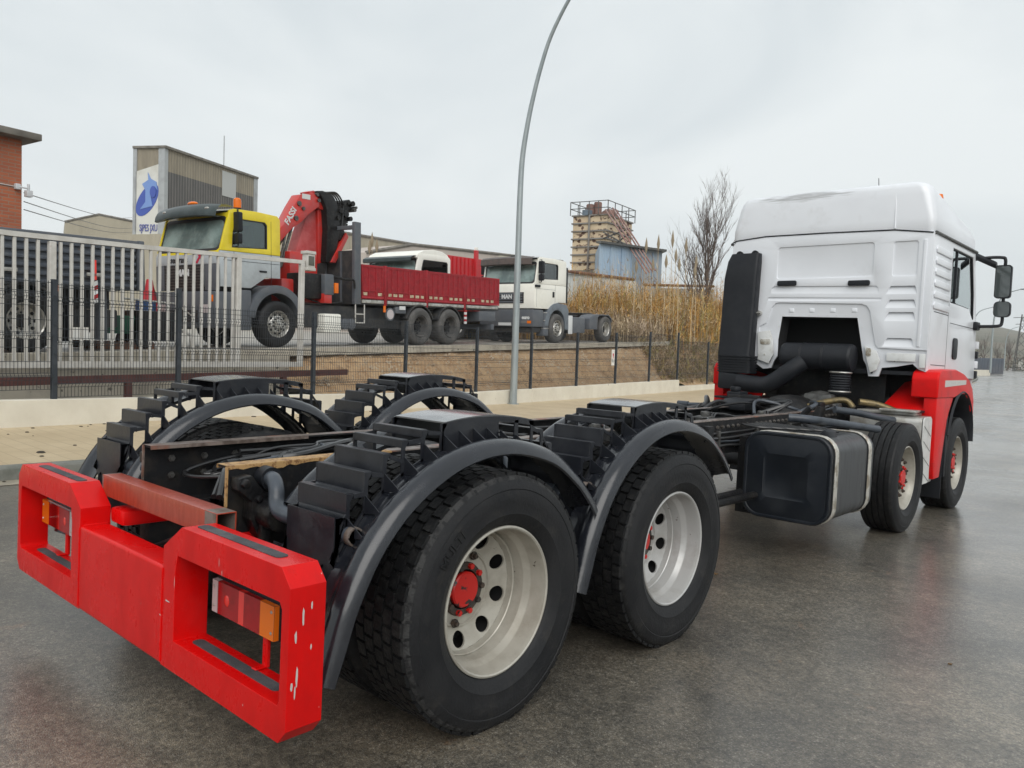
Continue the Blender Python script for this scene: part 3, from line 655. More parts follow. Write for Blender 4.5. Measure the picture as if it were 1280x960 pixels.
def disc_holes(mb, nh, r0, r1, rc, rh, xf, th=0.012, off=0.0):
    hs = math.pi / nh; N = 16
    for h in range(nh):
        t0 = 2 * math.pi * h / nh + off; inner = []; outer = []; lip = []
        for k in range(N):
            p = 2 * math.pi * k / N + math.pi / 4
            c, s_ = math.cos(p), math.sin(p)
            r = rc + rh * c; a = t0 + rh * s_ / rc
            inner.append((xf(r), r * math.cos(a), r * math.sin(a))); lip.append((xf(r) - th, r * math.cos(a), r * math.sin(a)))
            m = max(abs(c), abs(s_)); u, v = c / m, s_ / m
            r = (r0 + r1) / 2 + u * (r1 - r0) / 2; a = t0 + v * hs
            outer.append((xf(r), r * math.cos(a), r * math.sin(a)))
        mb.grid([lip, inner, outer], cv=True)

def rear_rim_mb():
    mb = MB()
    xf = lambda r: interp([(0.14, 0.990), (0.17, 0.992), (0.205, 1.004), (0.245, 1.020)], r)
    mb.lathe([(0.2975, 1.170), (0.3005, 1.192), (0.299, 1.204), (0.292, 1.207), (0.286, 1.203), (0.2835, 1.190), (0.2825, 1.182), (0.2815, 1.128), (0.2795, 1.120), (0.2665, 1.098), (0.2645, 1.092), (0.2625, 1.050), (0.2600, 1.044), (0.2565, 1.046), (0.2540, 1.050), (0.2505, 1.046), (0.2490, 1.036), (0.245, 1.020)], n=72)
    disc_holes(mb, 9, 0.160, 0.245, 0.205, 0.0335, xf, th=0.008, off=R(-16))
    mb.lathe([(0.160, xf(0.16)), (0.155, 0.998), (0.149, 0.998), (0.145, 0.990), (0.10, 0.990)], n=48)
    # barrel of the inner wheel and drum behind the holes
    mb.use(1); mb.lathe([(0.256, 1.03), (0.256, 0.62), (0.20, 0.60), (0.02, 0.60)], n=40); mb.lathe([(0.19, 0.93), (0.235, 0.93), (0.235, 0.62)], n=40)
    mb.lathe([(0.02, 0.93), (0.19, 0.93)], n=32)
    return mb
def hub_mb(x):
    mb = MB(); mb.use(1); mb.lathe([(0.112, x - 0.05), (0.112, x - 0.012), (0.108, x - 0.004), (0.082, x - 0.004)], n=32)
    mb.use(0); mb.lathe([(0.074, x - 0.01), (0.074, x + 0.004), (0.068, x + 0.010), (0.0, x + 0.013)], n=28)
    for i in range(10):
        a = 2 * math.pi * i / 10
        mb.use(0 if i % 3 else 1); mb.cyl((x - 0.012, 0.097 * math.cos(a), 0.097 * math.sin(a)), (x + 0.012, 0.097 * math.cos(a), 0.097 * math.sin(a)), 0.0125, 6)
    return mb
def front_rim_mb():
    mb = MB()
    xf = lambda r: interp([(0.10, 1.150), (0.16, 1.150), (0.19, 1.138), (0.225, 1.095), (0.245, 1.075)], r)
    mb.lathe([(0.2975, 1.17), (0.3005, 1.192), (0.299, 1.204), (0.292, 1.207), (0.286, 1.203), (0.2835, 1.188), (0.277, 1.170), (0.272, 1.150), (0.266, 1.11), (0.255, 1.085), (0.245, 1.075)], n=72)
    disc_holes(mb, 10, 0.190, 0.245, 0.217, 0.019, xf, off=math.pi / 10)
    mb.lathe([(0.190, xf(0.19)), (0.16, 1.150), (0.12, 1.150)], n=48)
    mb.use(1); mb.lathe([(0.255, 1.07), (0.255, 0.90), (0.02, 0.90)], n=32)
    return mb
def nuts(parent, me, x, r, n=10):
    for i in range(n):
        a = 2 * math.pi * (i + 0.97) / n
        link('wheel_nut', me, parent, (x, r * math.cos(a), r * math.sin(a)))
nut_r = MB().tube([(0, 0, 0), (0.014, 0, 0), (0.014, 0, 0), (0.026, 0, 0)], [0.018, 0.018, 0.011, 0.010], 6).mesh('wheel_nut', M_NUT)
nut_l = MB().tube([(0, 0, 0), (-0.014, 0, 0), (-0.014, 0, 0), (-0.026, 0, 0)], [0.018, 0.018, 0.011, 0.010], 6).mesh('wheel_nut', M_NUT)
def side_meshes(sg):
    def fin(mb, name, mats, **kw):
        if sg < 0: mb.mirror_x()
        return mb.mesh(name, mats, **kw)
    d = {}
    mb = tyre_mb(1.08, scuff=True); bend_text(mb, 'MULTI', 0.402, R(140), 1.2415, 0.055)
    d['tyre1'] = fin(mb, 'tyre', [M_RUB, M_TREAD, M_TDUST], recalc=False)
    mb = tyre_mb(1.08)
    d['tyre2'] = fin(mb, 'tyre', [M_RUB, M_TREAD, M_TDUST], recalc=False)
    d['tyrein'] = fin(tyre_mb(0.72), 'tyre', [M_RUB, M_TREAD, M_TDUST], recalc=False)
    d['tyref'] = fin(tyre_mb(1.075, True, hw=0.165), 'tyre', [M_RUB, M_TREAD, M_TDUST], recalc=False)
    d['rim1'] = fin(rear_rim_mb(), 'wheel', [M_RIM, M_DARK], recalc=False, angle=22)
    d['rim2'] = fin(rear_rim_mb(), 'wheel', [M_RIM2, M_DARK], recalc=False, angle=22)
    d['rimf'] = fin(front_rim_mb(), 'wheel', [M_RIM, M_DARK], recalc=False, angle=24)
    d['hub'] = fin(hub_mb(1.005), 'hub', [M_HUB, M_NUT])
    d['hubf'] = fin(hub_mb(1.172), 'hub', [M_HUB, M_NUT])
    return d
for sg in (1, -1):
    D_ = side_meshes(sg); nm = nut_r if sg > 0 else nut_l
    for i, y in enumerate(YW):
        if i < 2:
            w = link('wheel', D_['rim1' if i == 0 else 'rim2'], truck, (0, y, ZH)); w.rotation_euler = (R(0 if i == 0 else 4), 0, 0)
            link('tyre', D_['tyre1' if i == 0 else 'tyre2'], w); link('tyre', D_['tyrein'], w); link('hub', D_['hub'], w); [link('wheel_nut', nm, w, (sg * 0.995, 0.140 * math.cos(R(a_)), 0.140 * math.sin(R(a_)))) for a_ in (70, -109)]
        else:
            w = link('wheel', D_['rimf'], truck, (0.0, y, ZH)); w.rotation_euler = (R(9 * i), 0, 0)
            link('tyre', D_['tyref'], w); link('hub', D_['hubf'], w); nuts(w, nm, sg * 1.150, 0.1675)

# ---------------------------------------------------------------- rear mudguards with step plates
BAND = [(-0.835, 0.40), (-0.80, 0.50), (-0.745, 0.655), (-0.64, 0.838), (-0.48, 0.992), (-0.25, 1.108), (0.02, 1.143), (0.30, 1.085), (0.49, 0.972), (0.60, 0.872), (0.655, 0.805)]
bc = [(p.x, p.y) for p in spline([(a, b, 0) for a, b in BAND], 5)]
POFF = -0.030
def band_z(y):
    return interp([(a, b) for a, b in bc], y) + POFF
def band_mb(sec, ymin=-9):
    mb = MB(); rows = []
    bc = [p for p in globals()['bc'] if p[0] > ymin]
    for i, (y, z) in enumerate(bc):
        a, b = bc[max(i - 1, 0)], bc[min(i + 1, len(bc) - 1)]
        t = Vector((b[0] - a[0], b[1] - a[1])).normalized(); nn = Vector((-t.y, t.x))
        rows.append([(x, y + nn.x * o, z + nn.y * o) for x, o in sec])
    th = [[(p[0] - 0.0, p[1], p[2]) for p in r] for r in rows]
    mb.grid(rows)
    # inner skin so the sheet has thickness
    rows2 = []
    for i, (y, z) in enumerate(bc):
        a, b = bc[max(i - 1, 0)], bc[min(i + 1, len(bc) - 1)]
        t = Vector((b[0] - a[0], b[1] - a[1])).normalized(); nn = Vector((-t.y, t.x))
        rows2.append([(x - (0.006 if k > len(sec) - 3 else 0) * (1 if sec[-1][0] > sec[0][0] else -1), y + nn.x * (o - 0.007), z + nn.y * (o - 0.007)) for k, (x, o) in enumerate(sec)])
    mb.grid(rows2)
    n = len(sec); m = len(rows); mb.add([rows[i][n - 1] for i in range(m)] + [rows2[i][n - 1] for i in range(m)], [(i, i + 1, m + i + 1, m + i) for i in range(m - 1)])
    for e in (0, m - 1): mb.add(rows[e] + rows2[e], [(k, k + 1, n + k + 1, n + k) for k in range(n - 1)])
    return mb
XA, XB = 0.75, 1.04
STEPS = [(-0.68, 0.89), (-0.64, 0.97), (-0.565, 1.04), (-0.485, 1.10), (-0.40, 1.145), (-0.305, 1.178), (-0.21, 1.200)]
FSTEPS = [(0.345, 1.196), (0.415, 1.155), (0.48, 1.09), (0.535, 1.01), (0.575, 0.94)]
def side_plate_mb(x):
    mb = MB(); h = 0.003
    def poly(p): mb.prism(p, 'x', x - h, x + h)
    for S in (STEPS, FSTEPS):
        for (y0, z0), (y1, z1) in zip(S, S[1:]):
            if S is STEPS: a, b = (y0 + 0.032, z0 - 0.004), (y1, z1 - (0.07 if z1 < 1.15 else 0.03))
            else: a, b = (y0, z0 - (0.07 if z0 < 1.15 else 0.03)), (y1 - 0.032, z1 - 0.004)
            poly([a, b, (b[0], b[1] - 0.016), (a[0], a[1] - 0.016)])
            poly([(y0, band_z(y0) - 0.01), (y1, band_z(y1) - 0.01), (y1, band_z(y1) + 0.008), (y0, band_z(y0) + 0.008)])
        for k, (y, z) in enumerate(S):
            e = 0.034 if S is STEPS else -0.034
            poly([(y, band_z(y) - 0.01), (y + e * 0.5, band_z(y) - 0.01), (y + e * 0.5, z - 0.03), (y + e, z - 0.002), (y, z - 0.002)] if e > 0 else [(y + e * 0.5, band_z(y) - 0.01), (y, band_z(y) - 0.01), (y, z - 0.002), (y + e, z - 0.002), (y + e * 0.5, z - 0.03)])
    top = [(-0.20, 1.200), (-0.10, 1.213), (0.0, 1.2195), (0.12, 1.219)]
    ys_ = [0.12 - 0.32 * i / 8 for i in range(9)]
    poly(top + [(y, band_z(y) - 0.01) for y in ys_])
    poly([(0.12, 1.219), (0.23, 1.212), (0.345, 1.196), (0.345, 1.172), (0.23, 1.188), (0.12, 1.195)]); poly([(0.12, band_z(0.12) - 0.01), (0.23, band_z(0.23) - 0.01), (0.345, band_z(0.345) - 0.01), (0.345, band_z(0.345) + 0.02), (0.23, band_z(0.23) + 0.02), (0.12, band_z(0.12) + 0.02)]); poly([(0.22, band_z(0.22)), (0.245, band_z(0.245)), (0.245, 1.20), (0.22, 1.20)])
    # lower rear corner joining the band
    poly([(-0.68, 0.888), (-0.64, 0.888), (-0.62, 0.862), (-0.70, 0.74), (-0.68, 0.72)][::-1])
    return mb
def step_mb(k, S):
    y, z = S[k]; sg = 1 if S is STEPS else -1; mb = MB()
    h = 0.078 if z < 1.12 else (0.03 if z < 1.19 else 0.016)
    mb.prism([(y, z - h), (y + sg * 0.004, z - h), (y + sg * 0.004, z - 0.004), (y + sg * 0.034, z - 0.003), (y + sg * 0.034, z + 0.001), (y, z + 0.001)], 'x', XA + 0.003, XB - 0.003)
    if h > 0.05 and k > 0:  # sloped tread behind the lower lip
        y0, z0 = S[k - 1] if sg > 0 else S[min(k + 1, len(S) - 1)]
        mb.prism([(y0 + sg * 0.034, z0 - 0.02), (y, z - h + 0.006), (y, z - h + 0.001), (y0 + sg * 0.034, z0 - 0.025)], 'x', XA + 0.006, XB - 0.006)
    return mb
def rear_plate_mb():
    mb = MB()
    def arc(c, r, n=6): return [(c[0] - r * math.cos(math.pi * i / n), c[1] + r * math.sin(math.pi * i / n)) for i in range(n + 1)]
    pts = [(XA, 0.892), (XA, 0.70)] + [(XA + 0.03, 0.70)] + arc((XA + 0.05, 0.70), 0.02) + arc((XB - 0.055, 0.70), 0.02) + [(XB, 0.70), (XB, 0.892)]
    mb.prism(pts, 'y', -0.684, -0.680)
    mb.box(XA - 0.10, XB, -0.676, -0.671, 0.53, 0.735)
    mb.box(XB - 0.02, XB, -0.671, -0.60, 0.53, 0.735)
    return mb
def gusset_mesh(sgn, mir):
    mb = MB(); mb.prism([(0, 0), (0.094, 0.012), (0.0, 0.066)], 'y', -0.002, 0.002)
    if sgn < 0: mb.mirror_x()
    if mir: mb.mirror_x()
    return mb.mesh('gusset', M_STEEL, recalc=True)
for sg in (1, -1):
    mir = sg < 0
    def fin(mb, name, m, **kw):
        if mir: mb.mirror_x()
        return mb.mesh(name, m, **kw)
    sec_o = [(1.035, POFF), (1.075, POFF + 0.002), (1.108, POFF + 0.010), (1.130, -0.006), (1.152, 0.002), (1.176, 0.0), (1.197, -0.013), (1.210, -0.032), (1.215, -0.054)]
    sec_i = [(0.755, POFF), (0.715, POFF + 0.002), (0.682, POFF + 0.010), (0.660, -0.006), (0.638, 0.002), (0.614, 0.0), (0.593, -0.013), (0.580, -0.032), (0.575, -0.052)]
    me_o, me_i = fin(band_mb(sec_o), 'mudguard', M_FEND, recalc=True), fin(band_mb(sec_i, -0.72 if mir else -0.63), 'inner_band', M_FEND, recalc=True)
    me_p = [fin(side_plate_mb(x), 'side_plate', M_STEEL) for x in (XA, XB)]
    me_s = [fin(step_mb(k, STEPS), 'step', M_STEEL, bevel=0.002, seg=1) for k in range(1, len(STEPS) - 1)] + [fin(step_mb(k, FSTEPS), 'step', M_STEEL, bevel=0.002, seg=1) for k in range(1, len(FSTEPS))]
    mbt = MB(); tp_ = [(-0.19, 1.2045), (-0.10, 1.217), (0.02, 1.2255), (0.14, 1.223), (0.25, 1.213), (0.335, 1.199)]
    mbt.prism([(p.x, p.y) for p in spline([(a, b, 0) for a, b in tp_], 4)] + [(p.x, p.y - 0.006) for p in spline([(a, b, 0) for a, b in tp_], 4)][::-1], 'x', XA - 0.002, XB + 0.002)
    me_t = fin(mbt, 'top_plate', M_TOP)
    me_r = fin(rear_plate_mb(), 'rear_plate', M_STEEL)
    gm = {a: gusset_mesh(a, mir) for a in (1, -1)}
    # support tube from the frame out through the step box
    tb = MB(); tb.use(0); tb.tube(spline([(0.44, -0.575, 0.935), (0.50, -0.59, 0.935), (0.545, -0.605, 0.905), (0.575, -0.62, 0.855), (0.63, -0.625, 0.83), (0.78, -0.625, 0.828), (1.06, -0.625, 0.826)], 5), 0.031, 14, caps=False)
    tb.use(1); tb.tube([(1.06, -0.625, 0.826), (1.085, -0.625, 0.826), (1.085, -0.625, 0.826), (0.95, -0.625, 0.826)], [0.034, 0.034, 0.027, 0.026], 16, caps=False)
    tb.use(2); tb.tube([(0.395, -0.57, 0.935), (0.46, -0.575, 0.935)], 0.046, 18)
    me_tb = fin(tb, 'support_tube', [M_PIPE, M_BARE, M_PLAS], recalc=False)
    tf = MB(); tf.tube([(0.40, 0.60, 0.86), (0.62, 0.58, 0.86), (1.02, 0.56, 0.86)], 0.03, 12); me_tf = fin(tf, 'support_tube', M_PIPE)
    for j, y in enumerate(YW[:2]):
        m = link('mudguard', me_o, truck, (0, y, (0.0 if j == 0 else 0.035) + (0.055 if mir else 0.0)))
        link('inner_band', me_i, m)
        for me in me_p: link('side_plate', me, m)
        for me in me_s: link('step', me, m)
        link('top_plate', me_t, m); link('rear_plate', me_r, m); link('support_tube', me_tb, m, (0, 0, -0.055 if mir else 0)); link('support_tube', me_tf, m, (0, 0, -0.055 if mir else 0))
        for yy in [-0.63, -0.56, -0.475, -0.385, -0.29, -0.19, -0.11, -0.03, 0.05, 0.13, 0.23, 0.33, 0.42]:
            link('gusset', gm[1], m, (sg * (XB + 0.003), yy, band_z(yy) - 0.004)); link('gusset', gm[-1], m, (sg * (XA - 0.003), yy, band_z(yy) - 0.004))

# ---------------------------------------------------------------- ladder frame
def ft(y): return 0.985 + 0.013 * (y + 0.72)            # top of frame
for sg in (1, -1):
    mb = MB()
    o_, i_, t_, hh = 0.385, 0.305, 0.010, 0.275
    sec = lambda y: [(o_, ft(y) - hh), (o_, ft(y)), (i_, ft(y)), (i_, ft(y) - t_), (o_ - t_, ft(y) - t_), (o_ - t_, ft(y) - hh + t_), (i_, ft(y) - hh + t_), (i_, ft(y) - hh)]
    rows = [[(sg * x, y, z) for x, z in sec(y)] for y in (-0.725, 1.5, 3.5, 5.0, 6.2, 8.4)]
    mb.grid(rows, cv=True); mb.f += [list(range(8)), list(range(40, 48))]; mb.mi += [0, 0]
    rl = mb.build('frame_rail', M_FRAME, truck, bevel=0.004, seg=1)
    mb = MB(); mb.grid([[(sg * 0.386, y, ft(y) - 0.004), (sg * 0.384, y, ft(y) + 0.002), (sg * 0.306, y, ft(y) + 0.002)] for y in (0.1, 1.5, 3.5, 5.0, 6.4)]); mb.build('top_flange', M_FTOP, rl, recalc=False)
    mb = MB(); mb.use(0)
    mb.grid([[(sg * 0.387, y, ft(y) - 0.006), (sg * 0.385, y, ft(y) + 0.003), (sg * 0.304, y, ft(y) + 0.003), (sg * 0.303, y, ft(y) - 0.014)] for y in (-0.729, -0.5, -0.3, 0.1)], False)
    mb.box(sg * 0.375 if sg > 0 else -0.3885, 0.3885 if sg > 0 else -0.375, -0.731, -0.724, ft(-0.72) - 0.272, ft(-0.72))
    if sg > 0:
        rn = random.Random(4); pr = [(sg * 0.3875, y, ft(y) - 0.008 - 0.022 * rn.random()) for y in [-0.72 + 0.03 * i for i in range(16)]]
        mb.add(pr + [(sg * 0.3875, p[1], ft(p[1])) for p in pr], [(i, i + 1, 17 + i - 0, 16 + i) for i in range(15)])
    mb.build('bare_edge', M_TAN if sg > 0 else M_FTOP, rl, recalc=False)
    # bolt rows on the web
    mb = MB(); rn = random.Random(9)
    for y in [-0.60, -0.52, -0.30, -0.22, -0.10] + [2.3 + 0.09 * i for i in range(42) if rn.random() < 0.8]:
        for z in ((ft(y) - 0.055,) if y > 2 else (ft(y) - 0.06, ft(y) - 0.13)):
            if y < 2 and rn.random() < 0.3: continue
            mb.tube([(sg * 0.384, y, z), (sg * 0.392, y, z), (sg * 0.392, y, z), (sg * 0.402, y, z)], [0.016, 0.016, 0.011, 0.011], 6)
    for y in [2.35 + 0.19 * i for i in range(20)]: mb.tube([(sg * 0.384, y, ft(y) - 0.22), (sg * 0.398, y, ft(y) - 0.22)], 0.012, 6)
    tag(mb.build('bolts', mat('bolt_steel', (0.16, 0.15, 0.14), 0.4, metal=0.4, col2=(0.08, 0.07, 0.06), nscale=20), rl), kind='stuff')
    mb = MB()
    for y in [-0.45 + 0.085 * i for i in range(7)]:
        for z in (0.10, 0.165): mb.cyl((sg * 0.3852, y, ft(y) - z), (sg * 0.3862, y, ft(y) - z), 0.0115, 10)
    tag(mb.build('bolt_holes', M_DARK, rl), kind='stuff')
# cross members
for y, z0, z1 in ((0.62, 0.74, 0.97), (1.9, 0.76, 0.95), (3.0, 0.78, 0.97), (4.2, 0.80, 0.99), (5.4, 0.74, 0.92)):
    mb = MB(); mb.box(-0.375, 0.375, y - 0.05, y + 0.05, z0, z1); mb.build('cross_member', M_FRAME, truck, bevel=0.01)
# red primer box beam across the rear, open at its right end
mb = MB(); mb.use(0); a, b, c, d = -0.852, -0.772, 0.748, 0.842
mb.grid([[(x, a, c), (x, b, c), (x, b, d), (x, a, d)] for x in (-0.50, 0.46)], cv=True); mb.use(1); mb.grid([[(x, a, c), (x, b, c), (x, b, d), (x, a, d)] for x in (0.46, 0.55)], cv=True); mb.grid([[(x, a, c), (x, b, c), (x, b, d), (x, a, d)] for x in (-0.515, -0.50)], cv=True)
mb.use(1); e = 0.005; mb.grid([[(x, a + e, c + e), (x, b - e, c + e), (x, b - e, d - e), (x, a + e, d - e)] for x in (0.55, 0.1)], cv=True)
mb.add([(0.55, a, c), (0.55, b, c), (0.55, b, d), (0.55, a, d), (0.55, a + e, c + e), (0.55, b - e, c + e), (0.55, b - e, d - e), (0.55, a + e, d - e)], [(i, (i + 1) % 4, 4 + (i + 1) % 4, 4 + i) for i in range(4)])
mb.use(1); mb.add([(-0.515, a, c), (-0.515, b, c), (-0.515, b, d), (-0.515, a, d)], [(0, 1, 2, 3)])
mb.build('rear_beam', [M_RUSTB, M_BARE], truck, bevel=0.004, seg=2, bang=50)

# ---------------------------------------------------------------- rear bumper
Y0, Y1 = -0.979, -0.852
def hbox(sg):
    out = [(0.407, 0.272), (0.407, 0.640), (0.407, 0.715), (0.545, 0.808), (0.9, 0.808), (1.195, 0.808), (1.245, 0.752), (1.245, 0.318), (1.205, 0.272)]
    inn = [(0.505, 0.385), (0.505, 0.55), (0.505, 0.640), (0.520, 0.700), (0.9, 0.700), (1.190, 0.700), (1.203, 0.680), (1.203, 0.40), (1.195, 0.385)]
    mb = MB(); mb.ring([(sg * x, z) for x, z in out], [(sg * x, z) for x, z in inn], 'y', Y0, Y1)
    return mb
bump = MB(); bump.box(-0.4065, 0.4065, Y0, Y1 - 0.005, 0.272, 0.637)
bump = bump.build('rear_bumper', M_RED, truck, bevel=0.014, seg=4, skip=lambda a, b: abs(a.x - b.x) < 0.01)
for sg in (1, -1):
    hbox(sg).build('lamp_surround', M_RED, bump, bevel=0.014, seg=4, bang=20, skip=lambda a, b: abs(a.x) < 0.408 and abs(b.x) < 0.408 and max(a.z, b.z) < 0.641)
    for z, x0, x1, y0, y1 in ((0.809, 0.565, 1.105, -0.937, -0.893), (0.386, 0.55, 1.11, -0.935, -0.893)):
        pts = rrect(x0, x1, y0, y1, 0.018, 4); mb = MB(); mb.prism([(sg * p[0], p[1]) for p in pts], 'z', z - 0.001, z + 0.002); mb.build('grip_strip', M_GRIP, bump)
    # tail lamp
    x0, x1, z0, z1 = (0.60, 1.02, 0.505, 0.622) if sg > 0 else (0.755, 1.185, 0.508, 0.625)
    mb = MB(); mb.use(0); mb.box(sg * x0, sg * x1, -0.868, -0.80, z0 - 0.004, z1 + 0.004)
    cut = [(x0 + 0.006, x0 + 0.045, 1), (x0 + 0.047, x0 + 0.19, 2), (x0 + 0.19, x0 + 0.225, 3), (x0 + 0.225, x0 + 0.33, 2), (x0 + 0.33, x1 - 0.004, 4)]
    for a_, b_, m_ in cut: mb.use(m_); mb.box(sg * a_, sg * b_, -0.888, -0.868, z0, z1)
    mb.use(3); mb.ball((sg * (x0 + 0.11), -0.886, 0.565), 0.022, 0.006, 0.022, 12, 8)
    tl = mb.build('tail_lamp', [M_PLAS, M_LENSW, M_LENSR, M_LENSR2, M_ORANGE], bump, bevel=0.003, seg=1)
    wb_ = MB(); rn_ = random.Random(3)
    wb_.tube([(sg * (0.4075 + rn_.uniform(-0.001, 0.001)), Y0 - 0.0005, 0.285 + 0.012 * i) for i in range(30)], [0.0035 + rn_.uniform(-0.001, 0.0012) for i in range(30)], 6); wb_.tube([(sg * 0.4075, Y0 + 0.012 + 0.0105 * i, 0.6385) for i in range(11)], 0.004, 6); wb_.build('weld_bead', M_RED, bump)
    for bx_ in (x0 + 0.02, x1 - 0.02):
        for bz_ in (0.53, 0.60): sc_ = MB(); sc_.lathe([(0.006, -0.8885), (0.005, -0.8905), (0.0, -0.891)], (sg * bx_, 0, bz_), ax='y', n=8); sc_.build('lens_screw', M_CHROME, bump)
    mb = MB(); mb.box(sg * 0.905, sg * 0.935, -0.86, -0.845, 0.385, 0.50); mb.box(sg * 0.905, sg * 0.935, -0.90, -0.845, 0.3865, 0.393); mb.build('lamp_bracket', M_RED, bump, bevel=0.003, seg=1)
    mb = MB(); mb.box(sg * 0.25, sg * 0.40, -0.86, -0.60, 0.645, 0.715); mb.build('bumper_arm', M_RED, bump, bevel=0.02); mb = MB(); mb.box(sg * 0.27, sg * 0.37, -0.74, -0.45, 0.50, 0.72); mb.build('bumper_bracket', M_FRAME, bump, bevel=0.01)
    mb = MB()
    rn = random.Random(21 + sg)
    for px_, pz, w_, h_ in ([(1.2462, 0.66, 0.010, 0.06), (1.2462, 0.69, 0.006, 0.03), (1.2462, 0.60, 0.008, 0.05), (1.2462, 0.48, 0.010, 0.07), (1.2462, 0.43, 0.008, 0.05), (1.2462, 0.455, 0.009, 0.035), (1.2462, 0.56, 0.006, 0.02)] if sg > 0 else []):
        yy = rn.uniform(-0.965, -0.93) if w_ > 0.0065 else rn.uniform(-0.93, -0.90)
        n_ = 7; pts = [(yy + w_ * 0.5 * math.cos(2 * math.pi * k / n_) * rn.uniform(0.5, 1.2), pz + h_ * 0.5 * math.sin(2 * math.pi * k / n_) * rn.uniform(0.6, 1.2)) for k in range(n_)]
        mb.add([(px_, p[0], p[1]) for p in pts], [list(range(n_))])
    if sg > 0:
        for xx, zz, w_, h_ in ((0.45, 0.52, 0.05, 0.008), (0.40, 0.455, 0.035, 0.008), (0.503, 0.60, 0.004, 0.05), (0.82, 0.74, 0.005, 0.03), (0.84, 0.71, 0.004, 0.02), (1.0, 0.32, 0.004, 0.008)):
            n_ = 7; pts = [(xx + w_ * 0.5 * math.cos(2 * math.pi * k / n_) * rn.uniform(0.5, 1.2), zz + h_ * 0.5 * math.sin(2 * math.pi * k / n_) * rn.uniform(0.6, 1.2)) for k in range(n_)]
            mb.add([(p[0], Y0 - 0.0008, p[1]) for p in pts], [list(range(n_))])
        # weld beads where the boxes meet the middle, bolts and a maker's dent strip
        wb_ = MB(); rn = random.Random(2)
        tag(mb.build('paint_chips', mat('bare_chip', (0.55, 0.50, 0.48), 0.5), bump, recalc=False), kind='stuff')

# ---------------------------------------------------------------- suspension, axles and driveline
for sg in (1, -1):
    # rear spring hanger casting on the rail end
    mb = MB()
    mb.prism([(-0.715, 0.945), (-0.66, 0.955), (-0.60, 0.885), (-0.555, 0.865), (-0.52, 0.80), (-0.54, 0.72), (-0.62, 0.70), (-0.66, 0.78), (-0.655, 0.85), (-0.715, 0.90)], 'x', sg * 0.386, sg * 0.455)
    mb.cyl((sg * 0.386, -0.585, 0.80), (sg * 0.56, -0.585, 0.80), 0.062, 18)
    mb.cyl((sg * 0.44, -0.69, 0.925), (sg * 0.475, -0.69, 0.925), 0.02, 6); mb.cyl((sg * 0.44, -0.63, 0.86), (sg * 0.475, -0.63, 0.86), 0.016, 6)
    mb.prism([(-0.63, 0.83), (-0.60, 0.845), (-0.585, 0.83), (-0.585, 0.66), (-0.60, 0.62), (-0.63, 0.63)], 'x', sg * 0.455, sg * 0.485)
    mb.build('spring_hanger', M_OILY, truck, bevel=0.008)
    # multi-leaf springs
    for k in range(5):
        mb = MB(); L_ = 1.25 - 0.13 * k
        pts = [(0.675 - L_ + 2 * L_ * i / 12, 0.80 - 0.028 * k - 0.20 * (1 - ((i - 6) / 6) ** 2) * 0.55) for i in range(13)]
        mb.prism(pts + [(a, b - 0.022) for a, b in pts][::-1], 'x', sg * 0.46, sg * 0.55); mb.build('spring_leaf', M_OILY, truck)
    mb = MB(); mb.lathe([(0.30, 0.42), (0.30, 0.66), (0.12, 0.66)], n=32)
    for y in YW[:2]:
        b_ = MB(); b_.lathe([(0.20, sg * 0.50), (0.20, sg * 0.57), (0.10, sg * 0.57), (0.085, 0)], (0, y, ZH), n=28); b_.build('axle_housing', M_OILY, truck, recalc=True)
    for y in (YW[2], YW[3]):
        b_ = MB(); b_.lathe([(0.22, sg * 0.90), (0.22, sg * 0.85), (0.08, sg * 0.84), (0.06, 0)], (0, y, ZH - 0.03), n=24); b_.build('front_axle', M_OILY, truck, recalc=True)
for y in YW[:2]:
    mb = MB(); mb.ball((0.02, y, ZH), 0.22, 0.24, 0.25, 20, 14); mb.cyl((0.02, y - 0.15, ZH + 0.03), (0.02, y + 0.42, ZH + 0.08), 0.09, 16); mb.build('differential', M_OILY, truck)
mb = MB(); mb.tube([(0.02, 1.7, 0.60), (0.0, 3.4, 0.74), (0.0, 4.6, 0.84)], 0.06, 14); mb.build('propshaft', M_OILY, truck)
for sg in (1, -1):
    mb = MB(); mb.tube([(sg * 0.30, 0.1, 0.62), (sg * 0.24, 0.7, 0.90)], 0.035, 10); mb.build('reaction_rod', M_OILY, truck)
    mb = MB(); mb.cyl((sg * 0.60, -0.05, 0.78), (sg * 0.48, 0.15, 0.55), 0.085, 16); mb.build('brake_chamber', M_OILY, truck)
    mb = MB(); mb.tube([(sg * 0.56, -0.62, 0.50), (sg * 0.56, -0.3, 0.56)], 0.05, 12); mb.build('damper', M_FRAME, truck)
# long stay rods and a bent bracket ahead of the tandem
mb = MB(); mb.tube(spline([(0.50, 2.0, 0.60), (0.55, 2.4, 0.52), (0.6, 2.9, 0.50), (0.6, 3.4, 0.50)], 5), 0.028, 10); mb.build('stay_rod', M_OILY, truck)
mb = MB(); mb.tube([(0.42, 2.0, 0.48), (0.62, 2.7, 0.46), (0.65, 3.55, 0.47)], 0.03, 10); mb.build('stay_rod', M_OILY, truck)
for y, w in ((2.45, 0.05), (2.75, 0.05), (3.15, 0.04)):
    mb = MB(); mb.box(0.386, 0.46, y - w, y + w, ft(y) - 0.33, ft(y) - 0.03); mb.build('side_bracket', M_FRAME, truck, bevel=0.008)
mb = MB(); mb.cyl((0.40, 2.9, 0.78), (0.56, 2.9, 0.78), 0.045, 16); mb.cyl((0.44, 2.62, 0.80), (0.44, 3.1, 0.76), 0.05, 14); mb.build('valve_block', M_FRAME, truck)
